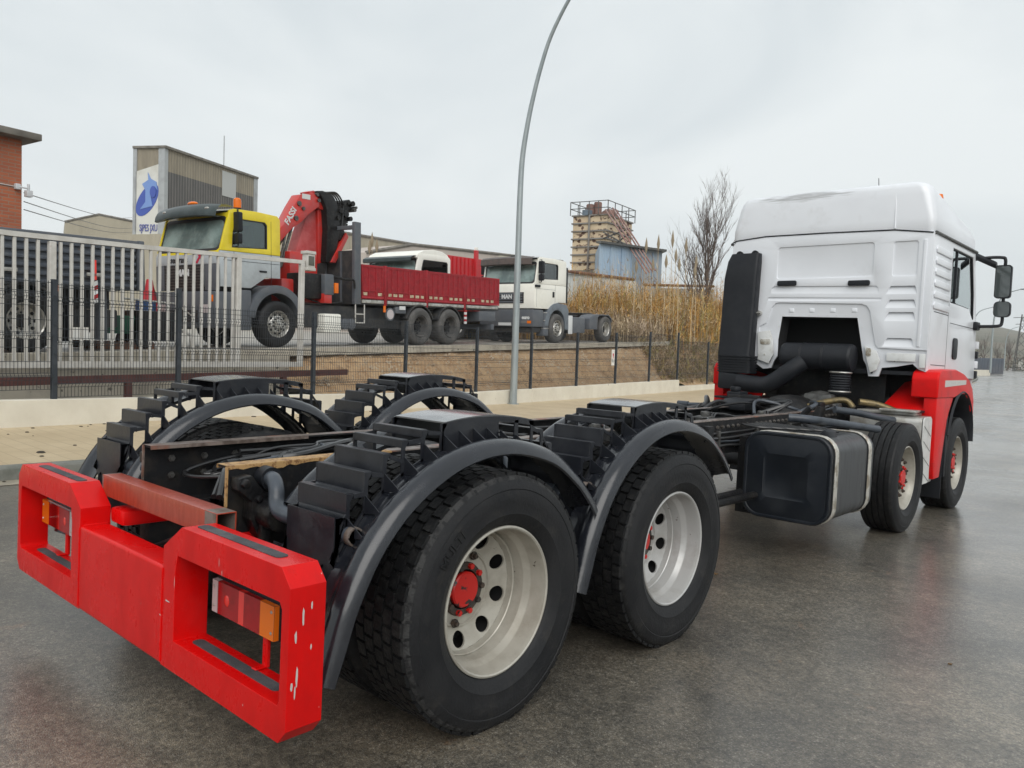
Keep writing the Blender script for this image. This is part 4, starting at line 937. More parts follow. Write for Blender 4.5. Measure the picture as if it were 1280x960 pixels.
mb = MB(); mb.tube([(0.41, 2.36, 1.0), (0.45, 2.62, 0.86), (0.46, 2.66, 0.86)], 0.007, 6); mb.build('brake_line', M_GREYMET, truck)

# air and brake lines clipped along both rails, valves on brackets
rl_ = random.Random(55)
for sg in (1, -1):
    for k in range(4):
        z = 0.10 + 0.035 * k; xx = 0.398 + 0.006 * (k % 2); y0 = 1.75 + 0.12 * k
        pts = [(sg * (xx + rl_.uniform(-0.004, 0.01)), y0 + (6.0 - y0) * i / 14, ft(y0 + (6.0 - y0) * i / 14) - z + rl_.uniform(-0.012, 0.012)) for i in range(15)]
        mb = MB(); mb.tube(spline(pts, 3), rl_.choice([0.007, 0.009, 0.012]), 6); mb.build('air_line', M_CABLE if k != 2 else M_PIPE, truck)
        pts = [(sg * (0.29 - 0.02 * k), -0.3 + 0.5 * i, ft(-0.3 + 0.5 * i) - 0.06 - 0.03 * k + rl_.uniform(-0.015, 0.015)) for i in range(13)]
        mb = MB(); mb.tube(spline(pts, 3), rl_.choice([0.008, 0.010, 0.014]), 6); mb.build('air_line', M_CABLE, truck)
    for y in (2.05, 2.6, 3.35, 4.05, 4.75, 5.3):
        mb = MB(); mb.box(sg * 0.386, sg * 0.425, y, y + 0.03, ft(y) - 0.23, ft(y) - 0.08); mb.build('line_clip', M_GREYMET, truck, bevel=0.004)
for x, y, z, s_ in ((0.16, 1.0, 0.99, 1.0), (-0.18, 1.15, 0.97, 0.9), (0.05, 2.2, 0.98, 1.2), (-0.2, 2.7, 1.0, 0.8), (0.18, 3.3, 1.02, 1.0), (-0.05, 4.0, 1.02, 1.1), (0.2, 4.6, 1.04, 0.9)):
    mb = MB(); mb.box(x - 0.05 * s_, x + 0.05 * s_, y - 0.06 * s_, y + 0.06 * s_, z - 0.10, z); mb.cyl((x, y, z), (x, y, z + 0.035 * s_), 0.035 * s_, 12); mb.cyl((x + 0.05 * s_, y, z - 0.05), (x + 0.09 * s_, y, z - 0.05), 0.014, 8); mb.cyl((x - 0.05 * s_, y + 0.03, z - 0.05), (x - 0.09 * s_, y + 0.03, z - 0.05), 0.014, 8); mb.build('air_valve', M_GREYMET, truck, bevel=0.008)
    for k in range(3):
        e = (x + rl_.uniform(-0.25, 0.25), y + rl_.uniform(0.35, 0.8), z - 0.04 + rl_.uniform(-0.05, 0.04)); mb = MB(); mb.tube(spline([(x + 0.08, y, z - 0.05), (x + rl_.uniform(-0.1, 0.15), y + 0.12, z + 0.02), (e[0], y + 0.28, z), e], 5), 0.008, 6); mb.build('air_line', M_CABLE, truck)
# hoses and cables looped between the rails at the rear
rc = random.Random(12)
for k in range(13):
    z = 0.84 + 0.012 * (k % 5); x0 = -0.26 + 0.04 * k
    pts = [(0.28 - 0.02 * k, -0.42 + 0.02 * k, z - 0.05), (0.05 - 0.02 * k, -0.36 + 0.03 * k, z + 0.02), (-0.14, -0.16 + 0.05 * rc.random(), z + 0.05), (-0.25, 0.1 + 0.1 * rc.random(), z + 0.06 * rc.random()), (-0.27 + 0.02 * rc.random(), 0.62, z), (-0.27, 1.3, z - 0.02)]
    mb = MB(); mb.tube(spline(pts, 6), rc.choice([0.009, 0.011, 0.014, 0.017]), 8); mb.build('hose', M_CABLE, truck)
for k in range(4):
    j = lambda a: rc.uniform(-a, a)
    pts = [(-0.33 + j(0.02), 0.25 + j(0.1), 0.93), (-0.34, -0.10 + j(0.1), 0.92 + j(0.02)), (-0.32 + j(0.02), -0.36 + j(0.07), 0.88 + j(0.03)), (-0.27 + j(0.03), -0.42 + j(0.05), 0.84), (-0.18 + j(0.05), -0.30 + j(0.06), 0.83 + j(0.03)), (-0.10 + j(0.05), -0.12 + j(0.06), 0.85 + j(0.03)), (-0.14 + j(0.06), 0.06 + j(0.1), 0.88 + j(0.03))]
    mb = MB(); mb.tube(spline(pts, 7), 0.0085, 8); mb.build('cable_loop', M_CABLE, truck)
for k in range(16):
    j = lambda a: rc.uniform(-a, a); z = 0.90 + 0.05 * rc.random()
    pts = [(-0.30 + 0.012 * k, -0.30 + j(0.15), z - 0.03), (-0.26 + 0.012 * k + j(0.03), -0.05 + j(0.1), z + j(0.02)), (-0.24 + j(0.08), 0.22 + j(0.1), z + 0.015 + j(0.02)), (-0.22 + j(0.1), 0.55 + j(0.1), z + j(0.02)), (-0.20 + j(0.1), 1.0, z - 0.02)]
    mb = MB(); mb.tube(spline(pts, 6), rc.choice([0.007, 0.009, 0.012, 0.016]), 8); mb.build('hose', M_CABLE if k % 5 else M_PIPE, truck)
mb = MB(); mb.tube(spline([(-0.20, 0.12, 0.93), (-0.30, -0.10, 0.935), (-0.33, -0.38, 0.90), (-0.31, -0.56, 0.86), (-0.22, -0.55, 0.845), (-0.08, -0.40, 0.86), (0.06, -0.22, 0.90)], 8), 0.0095, 8); mb.build('cable_loop', M_CABLE, truck)
mb = MB()
for y in [-0.6 + 0.16 * i for i in range(9)]:
    for z in (0.07, 0.15): mb.tube([(-0.374, y, ft(y) - z), (-0.366, y, ft(y) - z), (-0.366, y, ft(y) - z), (-0.356, y, ft(y) - z)], [0.017, 0.017, 0.011, 0.011], 6)
tag(mb.build('web_bolts', M_GREYMET, truck), kind='stuff')
for k in range(4):
    mb = MB(); c = (0.10 + 0.05 * k, -0.20 + 0.035 * k, 0.86 - 0.012 * k)
    mb.tube([(c[0] + 0.055 * math.cos(t), c[1] + 0.03 * math.sin(t), c[2] + 0.055 * math.sin(t) + 0.01 * t / 6) for t in [i * 0.35 for i in range(16)]], 0.009, 6); mb.build('cable_loop', M_CABLE, truck)
mb = MB(); mb.cyl((0.26, -0.50, 0.80), (0.26, -0.50, 0.93), 0.028, 14); mb.use(1); mb.cyl((0.26, -0.50, 0.93), (0.26, -0.50, 0.965), 0.033, 14); mb.build('fluid_bottle', [M_OILY, mat('milky_plastic', (0.55, 0.54, 0.50), 0.4)], truck)
mb = MB(); mb.box(0.02, 0.22, 0.12, 0.34, 0.84, 0.93); mb.cyl((0.05, 0.2, 0.93), (0.05, 0.2, 0.96), 0.04, 12); mb.cyl((0.16, 0.26, 0.93), (0.16, 0.26, 0.955), 0.03, 12); mb.build('brake_valve', M_GREYMET, truck, bevel=0.012)
mb = MB(); mb.cyl((-0.12, -0.28, 0.78), (-0.02, -0.42, 0.78), 0.055, 14); mb.cyl((0.16, -0.56, 0.77), (0.22, -0.5, 0.77), 0.04, 12); mb.build('solenoid', M_OILY, truck)
for x0, y0, x1, y1 in ((0.36, -0.70, 0.02, -0.30), (0.36, -0.66, 0.10, -0.32), (0.34, -0.62, -0.05, -0.25), (0.30, -0.62, 0.05, -0.42), (0.25, -0.66, -0.02, -0.40), (0.28, -0.70, -0.10, -0.44), (0.32, -0.58, -0.12, -0.30), (0.20, -0.68, -0.16, -0.36), (0.34, -0.50, 0.0, -0.12), (0.30, -0.46, -0.04, -0.05)):
    mb = MB(); z = 0.865 + 0.03 * rc.random(); mb.tube(spline([(x0, y0, z - 0.05), ((x0 * 2 + x1) / 3, (y0 * 2 + y1) / 3, z + 0.03), ((x0 + x1 * 2) / 3, (y0 + y1 * 2) / 3, z + 0.02), (x1, y1, z)], 6), 0.014, 8); mb.build('hose', M_CABLE, truck)
mb = MB(); mb.tube(spline([(-0.30, -0.80, 0.60), (-0.2, -0.76, 0.56), (-0.08, -0.74, 0.60), (0.05, -0.72, 0.66)], 6), 0.011, 8); mb.build('hose', M_CABLE, truck)
# ---------------------------------------------------------------- fuel tank on the right
def rsec(x0, x1, z0, z1, r, n=5): return rrect(x0, x1, z0, z1, r, n)
TX0, TX1, TZ0, TZ1, TY0, TY1 = 0.53, 1.20, 0.305, 0.965, 3.60, 4.62
mb = MB(); pts = rsec(TX0, TX1, TZ0, TZ1, 0.13); n_ = len(pts)
mb.use(1); mb.grid([[(x, y, z) for x, z in pts] for y in (TY0 + 0.03, 3.9, 4.3, TY1 - 0.03)], cv=True)
def ins(d, r): return rsec(TX0 + d, TX1 - d, TZ0 + d, TZ1 - d, r)
mb.use(0)
mb.grid([[(x, TY0 + 0.03, z) for x, z in pts], [(x, TY0 + 0.008, z) for x, z in ins(-0.008, 0.135)], [(x, TY0, z) for x, z in ins(0.0, 0.13)], [(x, TY0 + 0.002, z) for x, z in ins(0.014, 0.118)], [(x, TY0 + 0.010, z) for x, z in ins(0.020, 0.112)], [(x, TY0 - 0.002, z) for x, z in ins(0.10, 0.06)], [(x, TY0 - 0.008, z) for x, z in ins(0.160, 0.040)], [(x, TY0 - 0.0035, z) for x, z in ins(0.166, 0.036)]], cv=True)
mb.add([(x, TY0 - 0.0035, z) for x, z in ins(0.166, 0.036)], [list(range(n_))])
mb.add([(x, TY1 - 0.03, z) for x, z in pts], [list(range(n_))[::-1]])
tank = mb.build('fuel_tank', [M_TANK, M_TANKS], truck, angle=40)
for y in (3.68, 4.45):
    mb = MB(); o = rsec(TX0 - 0.012, TX1 + 0.012, TZ0 - 0.012, TZ1 + 0.012, 0.14); i = rsec(TX0 - 0.002, TX1 + 0.002, TZ0 - 0.002, TZ1 + 0.002, 0.132)
    mb.ring(o, i, 'y', y, y + 0.065); mb.build('strap', M_STRAP, tank, bevel=0.003, seg=1)
    o = rsec(TX0 - 0.005, TX1 + 0.005, TZ0 - 0.005, TZ1 + 0.005, 0.135); mb = MB(); mb.ring(o, i, 'y', y - 0.014, y + 0.069); mb.build('strap_rubber', M_PLAS, tank)
mb = MB(); mb.prism([(1.03, 0.975), (1.03, 0.90), (1.13, 0.90), (1.10, 1.0), (1.06, 1.02)], 'y', 3.80, 3.98); mb.build('filler_cover', M_PLAS, tank, bevel=0.02)
mb = MB()
for k in range(6):
    a = 0.58 + 0.07 * k; mb.tube(spline([(0.42, 3.75 + 0.08 * k, 1.0), (a, 3.72 + 0.07 * k, 0.99), (a + 0.12, 3.9 + 0.05 * k, 0.985), (0.70, 4.3, 0.985 + 0.005 * k)], 5), 0.009, 6)
mb.build('fuel_hoses', M_CABLE, tank)
mb = MB(); mb.box(0.40, 0.70, 3.75, 3.83, 0.28, 0.302); mb.box(0.40, 0.46, 3.75, 3.83, 0.302, 0.9); mb.build('tank_bracket', M_FRAME, tank); mb = MB(); mb.box(0.40, 0.70, 4.40, 4.48, 0.28, 0.302); mb.box(0.40, 0.46, 4.40, 4.48, 0.302, 0.9); mb.build('tank_bracket', M_FRAME, tank)

# two grey curved stay tubes above tank and second axle
mb = MB(); mb.tube(spline([(0.60, 4.25, 1.055), (0.74, 4.35, 1.05), (0.88, 4.62, 1.02), (1.0, 4.95, 0.985), (1.06, 5.15, 0.965)], 6), 0.034, 14); mb.build('stay_tube', M_PIPE, truck)
mb = MB(); mb.tube(spline([(0.60, 5.35, 1.10), (0.74, 5.55, 1.075), (0.90, 6.05, 1.01), (1.06, 6.55, 0.955)], 6), 0.034, 14); mb.build('stay_tube', M_PIPE, truck)
mb = MB(); mb.tube([(0.46, 5.2, 0.9), (0.52, 5.22, 1.12)], 0.045, 12); mb.tube([(0.40, 5.0, 1.0), (0.5, 5.0, 1.12)], 0.03, 10); mb.build('cab_mount', M_FRAME, truck)
# silver silencer box behind second axle with white chequer end plate
mb = MB(); mb.prism(rsec(6.10, 6.62, 0.38, 1.055, 0.06), 'x', 0.50, 1.185); sil = mb.build('silencer_box', M_CHROME, truck, bevel=0.008)
mb = MB(); mb.prism(rsec(6.10, 6.41, 0.385, 1.052, 0.05), 'x', 1.190, 1.203); pl = mb.build('end_plate', mat('plate_white', (0.62, 0.62, 0.60), 0.35, col2=(0.5, 0.5, 0.48), nscale=9), sil, bevel=0.004, seg=1)
mb = MB()
for k in range(4):
    z = 0.97 - 0.15 * k; mb.prism([(6.13, z), (6.38, z - 0.11), (6.38, z - 0.117), (6.13, z - 0.007)], 'x', 1.2035, 1.2055)
mb.build('plate_ribs', M_GREYMET, pl)
mb = MB(); mb.box(0.55, 1.10, 6.15, 6.45, 1.06, 1.09); mb.box(0.78, 1.12, 6.10, 6.30, 1.09, 1.115); mb.build('heat_shield', M_CHROME, sil, bevel=0.006)
# mudflap behind front wheel
mb = MB(); mb.box(0.93, 1.20, 6.93, 6.945, 0.165, 0.62); mb.build('mudflap', M_PLAS, truck, bevel=0.004)
mb = MB(); mb.box(-1.20, -0.93, 6.93, 6.945, 0.165, 0.62); mb.build('mudflap', M_PLAS, truck, bevel=0.004)
# left side: air tank and battery box
mb = MB(); mb.tube([(-0.62, 4.55, 0.86), (-0.62, 4.60, 0.86), (-0.62, 5.0, 0.86), (-0.62, 5.05, 0.86)], [0.07, 0.115, 0.115, 0.07], 18); mb.build('air_tank', M_PIPE, truck)
mb = MB(); mb.tube([(-0.62, 2.4, 0.70), (-0.62, 2.45, 0.70), (-0.62, 3.2, 0.70), (-0.62, 3.25, 0.70)], [0.08, 0.13, 0.13, 0.08], 18); mb.build('air_tank', M_FRAME, truck)
mb = MB(); mb.box(-1.15, -0.5, 3.3, 4.3, 0.35, 0.90); mb.build('battery_box', M_PLAS, truck, bevel=0.03)

# ---------------------------------------------------------------- engine bay clutter behind the cab
re = random.Random(31)
mb = MB(); mb.ball((0.0, 5.75, 0.93), 0.34, 0.55, 0.27, 18, 12); mb.build('gearbox', M_OILY, truck)
mb = MB(); mb.ball((0.15, 6.2, 1.08), 0.24, 0.18, 0.17, 12, 8); mb.box(0.02, 0.32, 6.05, 6.2, 0.98, 1.22); mb.build('flywheel_housing', M_GREYMET, truck, bevel=0.03)
for k in range(9): mb = MB(); mb.box(*(lambda x, y, z, w, d, h: (x, x + w, y, y + d, z, z + h))(re.uniform(-0.7, 0.35), re.uniform(5.0, 6.3), 0.98 + 0.08 * re.random(), re.uniform(0.08, 0.2), re.uniform(0.08, 0.22), re.uniform(0.06, 0.16))); mb.build('engine_bracket', M_OILY, truck, bevel=0.015)
mb = MB(); mb.prism([(5.0, 1.03), (5.0, 1.10), (5.1, 1.14), (5.3, 1.15), (5.42, 1.10), (5.42, 1.03)], 'x', -0.42, -0.14); mb.build('plastic_cover', M_PLAS, truck, bevel=0.025)
for k in range(22):
    x = re.uniform(-0.85, 0.45); y = re.uniform(4.4, 6.0)
    pts = [(x, y, 1.02), (x + re.uniform(-0.2, 0.2), y + 0.25, 1.06 + 0.10 * re.random()), (x + re.uniform(-0.3, 0.3), y + 0.5, 1.05 + 0.10 * re.random()), (x + re.uniform(-0.3, 0.3), y + 0.85, 1.04)]
    mb = MB(); mb.tube(spline(pts, 6), re.choice([0.008, 0.011, 0.016, 0.022]), 8); mb.build('hose', re.choice([M_CABLE, M_CABLE, M_OILY, M_PIPE]), truck)
mb = MB()
for k in range(4): mb.tube(spline([(0.02 + 0.02 * k, 5.55, 1.05), (0.06 + 0.02 * k, 5.7, 1.15), (0.12 + 0.015 * k, 5.85, 1.13), (0.16 + 0.02 * k, 5.95, 1.04)], 6), 0.006, 6)
mb.build('yellow_wire', M_YWIRE, truck)
mb = MB(); mb.tube(spline([(0.20, 5.6, 1.08), (0.35, 5.85, 1.15), (0.48, 6.0, 1.17), (0.56, 6.0, 1.10)], 6), 0.032, 12); mb.build('coolant_pipe', M_BRASS, truck)
mb = MB(); mb.tube(spline([(0.55, 6.2, 1.16), (0.70, 6.3, 1.14), (0.85, 6.4, 1.08), (0.95, 6.45, 1.02)], 6), 0.035, 12); mb.build('coolant_pipe', M_BRASS, truck)
mb = MB(); mb.cyl((-1.0, 5.2, 1.04), (-0.88, 5.2, 1.04), 0.032, 14); mb.tube([(-0.88, 5.2, 1.04), (-0.5, 5.25, 1.06), (-0.40, 5.3, 1.02)], 0.02, 10); mb.build('cab_tilt_tube', M_PIPE, truck)
mb = MB(); mb.box(-0.62, -0.46, 5.55, 5.75, 1.05, 1.20); mb.cyl((-0.54, 5.6, 1.20), (-0.54, 5.6, 1.25), 0.06, 12); mb.build('power_steering_pot', M_PLAS, truck, bevel=0.02)
# dark bulkhead and rear engine block seen through the opening
mb = MB(); mb.box(-0.62, 0.62, 6.85, 7.6, 0.80, 1.52); mb.build('engine_block', M_OILY, truck, bevel=0.03)
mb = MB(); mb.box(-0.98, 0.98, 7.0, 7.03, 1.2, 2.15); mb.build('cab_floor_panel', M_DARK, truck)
# air filter drum with two raised bands
mb = MB()
mb.lathe([(0.0, -0.385), (0.10, -0.385), (0.138, -0.375), (0.15, -0.35), (0.15, -0.16), (0.156, -0.155), (0.150, -0.148), (0.156, -0.141), (0.150, -0.134), (0.150, 0.075), (0.156, 0.081), (0.150, 0.089), (0.156, 0.097), (0.15, 0.104), (0.15, 0.105), (0.15, 0.36), (0.138, 0.385), (0.10, 0.392), (0.0, 0.392)], (0.03, 6.36, 1.615), n=40)
flt = mb.build('air_filter', M_PLAS, truck, angle=25)
mb = MB(); mb.tube(spline([(-0.80, 6.22, 1.29), (-0.62, 6.20, 1.27), (-0.45, 6.18, 1.28), (-0.32, 6.18, 1.35), (-0.20, 6.2, 1.45), (-0.08, 6.26, 1.55)], 6), [0.095] * 31, 18); mb.build('intake_elbow', M_PLAS, flt)
mb = MB(); pr = []
for k in range(9): pr += [(0.098, 1.22 + 0.026 * k), (0.108, 1.233 + 0.026 * k)]
mb.lathe(pr, (0.33, 6.25, 0), ax='z', n=24); mb.lathe([(0.11, 1.44), (0.113, 1.455), (0.11, 1.47)], (0.33, 6.25, 0), ax='z', n=24); mb.build('ribbed_hose', M_PLAS, flt)
for z in (1.448, 1.245): mb = MB(); mb.lathe([(0.112, z), (0.116, z + 0.007), (0.112, z + 0.014)], (0.33, 6.25, 0), ax='z', n=24); mb.build('hose_clip', M_CHROME, flt)

# ---------------------------------------------------------------- cab
CY, CX = 6.45, 1.105
rear = [(-1.10, 1.52), (-0.735, 1.54), (-0.70, 1.50), (-0.63, 1.455), (-0.53, 1.47), (-0.50, 1.56), (-0.465, 1.61), (-0.468, 1.80), (-0.437, 2.065), (0.395, 2.052), (0.485, 1.60), (0.515, 1.55), (0.545, 1.43), (0.645, 1.432), (0.672, 1.525), (0.82, 1.545), (0.97, 1.578), (1.03, 1.525), (1.10, 1.50), (1.105, 2.2), (1.10, 2.925), (0.72, 2.968), (0.0, 2.985), (-0.68, 2.99), (-1.04, 2.955), (-1.08, 2.9), (-1.10, 2.2)]
mb = MB(); mb.prism(rear, 'y', CY, CY + 0.045)
def cut(pts, d, wedge=False):
    c = MB(); n = len(pts); zt = max(p[1] for p in pts); zb = min(p[1] for p in pts)
    dd = lambda z: d if not wedge else d * (0.02 + 0.98 * (z - zb) / (zt - zb))
    c.add([(x, CY - 0.05, z) for x, z in pts] + [(x, CY + dd(z), z) for x, z in pts], [list(range(n))[::-1], list(range(n, 2 * n))] + [(i, (i + 1) % n, n + (i + 1) % n, n + i) for i in range(n)])
    return c.mesh('cutter', M_WHITE)
arch_o = [(-0.70, 1.95), (-0.615, 1.99), (-0.585, 2.08), (-0.56, 2.17), (-0.52, 2.215), (-0.47, 2.225), (0.0, 2.212), (0.43, 2.202), (0.49, 2.18), (0.528, 2.12), (0.56, 1.95), (0.60, 1.77), (0.63, 1.735)]
cutters = [cut(rrect(-0.525, 0.530, 2.49, 2.855, 0.035), 0.010), cut(rrect(0.718, 0.960, 2.485, 2.848, 0.03), 0.010)]
for z0, z1 in ((2.30, 2.385), (2.155, 2.242), (2.018, 2.112), (1.75, 1.842)): cutters.append(cut([(0.672, z0), (0.972, z0), (0.958, z1 - 0.02), (0.945, z1), (0.715, z1), (0.70, z1 - 0.02)], 0.030, True))
cutters += [cut([(-0.58, 2.330), (0.60, 2.310), (0.592, 2.372), (0.565, 2.392), (-0.545, 2.410), (-0.572, 2.39)], 0.014, True), cut([(-0.61, 2.248), (0.63, 2.228), (0.63, 2.262), (-0.61, 2.284)], 0.012, True)]
cutters.append(cut(arch_o + [(1.098, 1.722), (1.098, 1.30), (-0.70, 1.30)], 0.016))
cab = link('cab', finish(bool_cut(mb.mesh('cab', M_WHITE), cutters), 'cab', [M_WHITE], bevel=0.004, seg=2), truck)
def emboss(name, pts, d, m=M_WHITE, base=0.0, taper=0.012, par=None):
    """raised (d<0 towards the viewer) pressed panel with sloped edges"""
    c = Vector((sum(p[0] for p in pts) / len(pts), sum(p[1] for p in pts) / len(pts)))
    inn = []
    for p in pts:
        v = Vector(p) - c; L_ = v.length; inn.append(tuple(c + v * max(0.0, (L_ - taper * 1.35) / L_)))
    mb = MB(); n = len(pts)
    mb.grid([[(x, CY + 0.004 - base, z) for x, z in pts], [(x, CY - d - base, z) for x, z in inn]], cv=True); mb.add([(x, CY - d - base, z) for x, z in inn], [list(range(n))])
    return mb.build(name, m, par or cab, bevel=0.004, seg=2, angle=50)
# two framed panels: raised frame with sunk field
def framed(x0, x1, z0, z1, sk=0.0):
    o = [(x + sk * (z - z0), z) for x, z in rrect(x0 - 0.028, x1 + 0.028, z0 - 0.028, z1 + 0.028, 0.05)]; i = [(x + sk * (z - z0), z) for x, z in rrect(x0, x1, z0, z1, 0.035)]
    i2 = [(x + sk * (z - z0), z) for x, z in rrect(x0 + 0.008, x1 - 0.008, z0 + 0.008, z1 - 0.008, 0.03)]
    mb = MB(); mb.grid([[(x, CY + 0.002, z) for x, z in o], [(x, CY - 0.016, z) for x, z in [((a + c) / 2, (b + d) / 2) for (a, b), (c, d) in zip(o, i)]], [(x, CY - 0.016, z) for x, z in i], [(x, CY - 0.001, z) for x, z in i2]], cv=True)
    mb.add([(x, CY - 0.001, z) for x, z in i2], [list(range(len(i2)))]); return mb.build('pressed_panel', M_WHITE, cab, angle=50)
# vertical bead right of the louvre column
emboss('pressed_rib', [(1.00, 1.75), (1.03, 1.75), (1.04, 2.86), (1.01, 2.86)], 0.010, taper=0.006)
arch_i = arch_o
# recessed inner return of the opening
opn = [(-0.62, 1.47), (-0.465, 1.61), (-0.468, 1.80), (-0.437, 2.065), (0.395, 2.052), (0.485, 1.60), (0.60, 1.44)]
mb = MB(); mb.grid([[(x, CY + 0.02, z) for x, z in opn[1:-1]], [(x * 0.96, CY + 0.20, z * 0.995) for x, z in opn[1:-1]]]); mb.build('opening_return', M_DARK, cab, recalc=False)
mb = MB()
for i in range(9):
    x = -0.42 + 0.1 * i; mb.cyl((x, CY - 0.002, 2.085 - 0.0015 * i), (x, CY - 0.006, 2.085 - 0.0015 * i), 0.006, 8)
for x, z in ((0.50, 1.75), (0.455, 1.95), (0.52, 1.62), (-0.49, 1.75), (-0.46, 1.95)): mb.cyl((x, CY - 0.002, z), (x, CY - 0.006, z), 0.006, 8)
for x, z, r in ((-0.575, 1.60, 0.016), (0.60, 1.625, 0.016), (0.58, 1.47, 0.012), (1.06, 1.63, 0.012), (0.80, 1.605, 0.010)): mb.use(1); mb.cyl((x, CY - 0.001, z), (x, CY - 0.004, z), r, 12)
tag(mb.build('rivets', [M_WHITE2, M_DARK], cab), kind='stuff')
for i in range(4): emboss('pressed_stud', [(-0.36 + 0.23 * i, 2.11), (-0.30 + 0.23 * i, 2.11), (-0.30 + 0.23 * i, 2.155), (-0.36 + 0.23 * i, 2.155)], 0.006, base=-0.015, taper=0.006)
# left flange bracket and right reinforcement pieces
mb = MB(); mb.prism([(-0.70, 1.88), (-0.56, 1.90), (-0.52, 1.80), (-0.50, 1.62), (-0.55, 1.52), (-0.68, 1.56)], 'y', CY - 0.03, CY - 0.002); mb.use(1); mb.prism(rrect(-0.665, -0.535, 1.735, 1.80, 0.025), 'y', CY - 0.034, CY - 0.0305); mb.cyl((-0.60, CY - 0.034, 1.62), (-0.60, CY - 0.030, 1.62), 0.014, 10); mb.build('hinge_bracket', [M_WHITE2, M_STRAP], cab, bevel=0.008)
mb = MB(); mb.prism([(0.50, 1.75), (0.62, 1.70), (0.66, 1.60), (0.63, 1.50), (0.57, 1.47), (0.53, 1.60)], 'y', CY - 0.026, CY - 0.002); mb.use(1); mb.prism(rrect(0.515, 0.57, 1.64, 1.73, 0.02), 'y', CY - 0.0285, CY - 0.0265); mb.build('hinge_bracket', [M_WHITE2, M_STRAP], cab, bevel=0.008)
mb = MB(); mb.box(0.72, 1.00, CY - 0.012, CY - 0.002, 1.60, 1.685); mb.box(1.035, 1.095, CY - 0.014, CY - 0.002, 1.54, 1.685); mb.build('lower_stiffener', M_WHITE2, cab, bevel=0.006)
for x0, x1, z0, z1 in ((-0.505, -0.285, 2.412, 2.470), (0.283, 0.507, 2.395, 2.453)):
    mb = MB(); mb.prism(rrect(x0, x1, z0, z1, 0.018), 'y', CY - 0.024, CY - 0.002); v = mb.build('vent', M_PLAS, cab, bevel=0.004)
# grey scrape mark high on the roof is built with the roof. side walls
def side(sg):
    out = [(6.49, 1.50), (6.49, 2.2), (6.49, 2.93), (7.3, 2.945), (8.30, 2.96), (8.50, 2.4), (8.62, 2.0), (8.66, 1.45), (8.2, 1.45), (7.2, 1.48)]
    win = [(7.26, 2.275), (7.25, 2.5), (7.24, 2.865), (7.5, 2.87), (8.22, 2.88), (8.40, 2.45), (8.46, 2.16), (8.36, 2.16), (8.16, 2.27), (7.7, 2.275)]
    mb = MB(); mb.ring(out, win, 'x', sg * (CX - 0.05), sg * CX); w = mb.build('side_wall', M_WHITE, cab, bevel=0.010)
    mb = MB(); mb.prism(win, 'x', sg * (CX - 0.030), sg * (CX - 0.025)); mb.build('side_window', M_TGLASS, w)
    mb = MB(); mb.ring([(a, b) for a, b in win], [(a + (7.85 - a) * 0.018, b + (2.55 - b) * 0.03) for a, b in win], 'x', sg * (CX - 0.035), sg * (CX - 0.010)); mb.build('window_seal', M_PLAS, w)
    mb = MB(); mb.box(sg * (CX - 0.034), sg * (CX - 0.012), 7.50, 7.525, 2.28, 2.875); mb.build('window_post', M_PLAS, w)
    for k in range(6):
        z = 2.80 - 0.115 * k; mb = MB(); mb.prism([(6.55, z), (7.16, z), (7.19, z - 0.035), (7.16, z - 0.07), (6.55, z - 0.07), (6.53, z - 0.035)], 'x', sg * (CX - 0.002), sg * (CX + 0.014)); mb.build('side_rib', M_WHITE, w, bevel=0.013, seg=3)
    for y, z0, z1 in ((7.20, 1.52, 2.28),): mb = MB(); mb.box(sg * (CX - 0.001), sg * (CX + 0.0012), y, y + 0.008, z0, z1); mb.box(sg * (CX - 0.001), sg * (CX + 0.0012), 6.60, 7.19, 2.125, 2.133); mb.box(sg * (CX - 0.001), sg * (CX + 0.0012), 6.60, 7.19, 1.575, 1.583); mb.box(sg * (CX - 0.001), sg * (CX + 0.0012), 7.3, 8.6, 2.05, 2.057); mb.build('panel_gap', M_PLAS, w)
    mb = MB(); mb.prism(rrect(7.46, 7.66, 1.66, 1.90, 0.05), 'x', sg * (CX - 0.004), sg * (CX + 0.016)); mb.build('door_handle', M_PLAS, w, bevel=0.012)
    mb = MB(); mb.tube([(sg * (CX + 0.006), 6.47, 2.925), (sg * (CX + 0.01), 7.4, 2.94), (sg * (CX + 0.01), 8.32, 2.955)], 0.016, 8); mb.build('gutter_strip', M_GREYMET, w)
    # front quarter: corner deflector slats seen edge-on
    for k in range(4): mb = MB(); mb.box(sg * (CX - 0.10), sg * (CX + 0.02), 8.66, 8.74, 1.46 + 0.12 * k, 1.55 + 0.12 * k); mb.build('corner_slat', M_WHITE if k % 2 else M_PLAS, w, bevel=0.01)
    return w
for sg in (1, -1): side(sg)
mb = MB(); mb.grid([[(x, y, z) for x in (-1.09, -0.6, 0, 0.6, 1.09)] for y, z in ((8.66, 1.4), (8.66, 2.05))]); mb.grid([[(-1.09, 8.6, 0.55), (1.09, 8.6, 0.55)], [(-1.09, 8.66, 1.4), (1.09, 8.66, 1.4)]]); mb.build('front_panel', M_WHITE, cab, recalc=False)
mb = MB(); mb.grid([[(-1.07, 8.64, 2.06), (1.07, 8.64, 2.06)], [(-1.06, 8.33, 2.93), (1.06, 8.33, 2.93)]]); mb.build('windscreen', M_TGLASS, cab, recalc=False)
mb = MB(); mb.box(-1.06, 1.06, 6.5, 8.6, 1.46, 1.50); mb.box(-1.05, 1.05, 6.5, 6.52, 2.10, 2.95); mb.build('cab_floor', M_PLAS, cab)
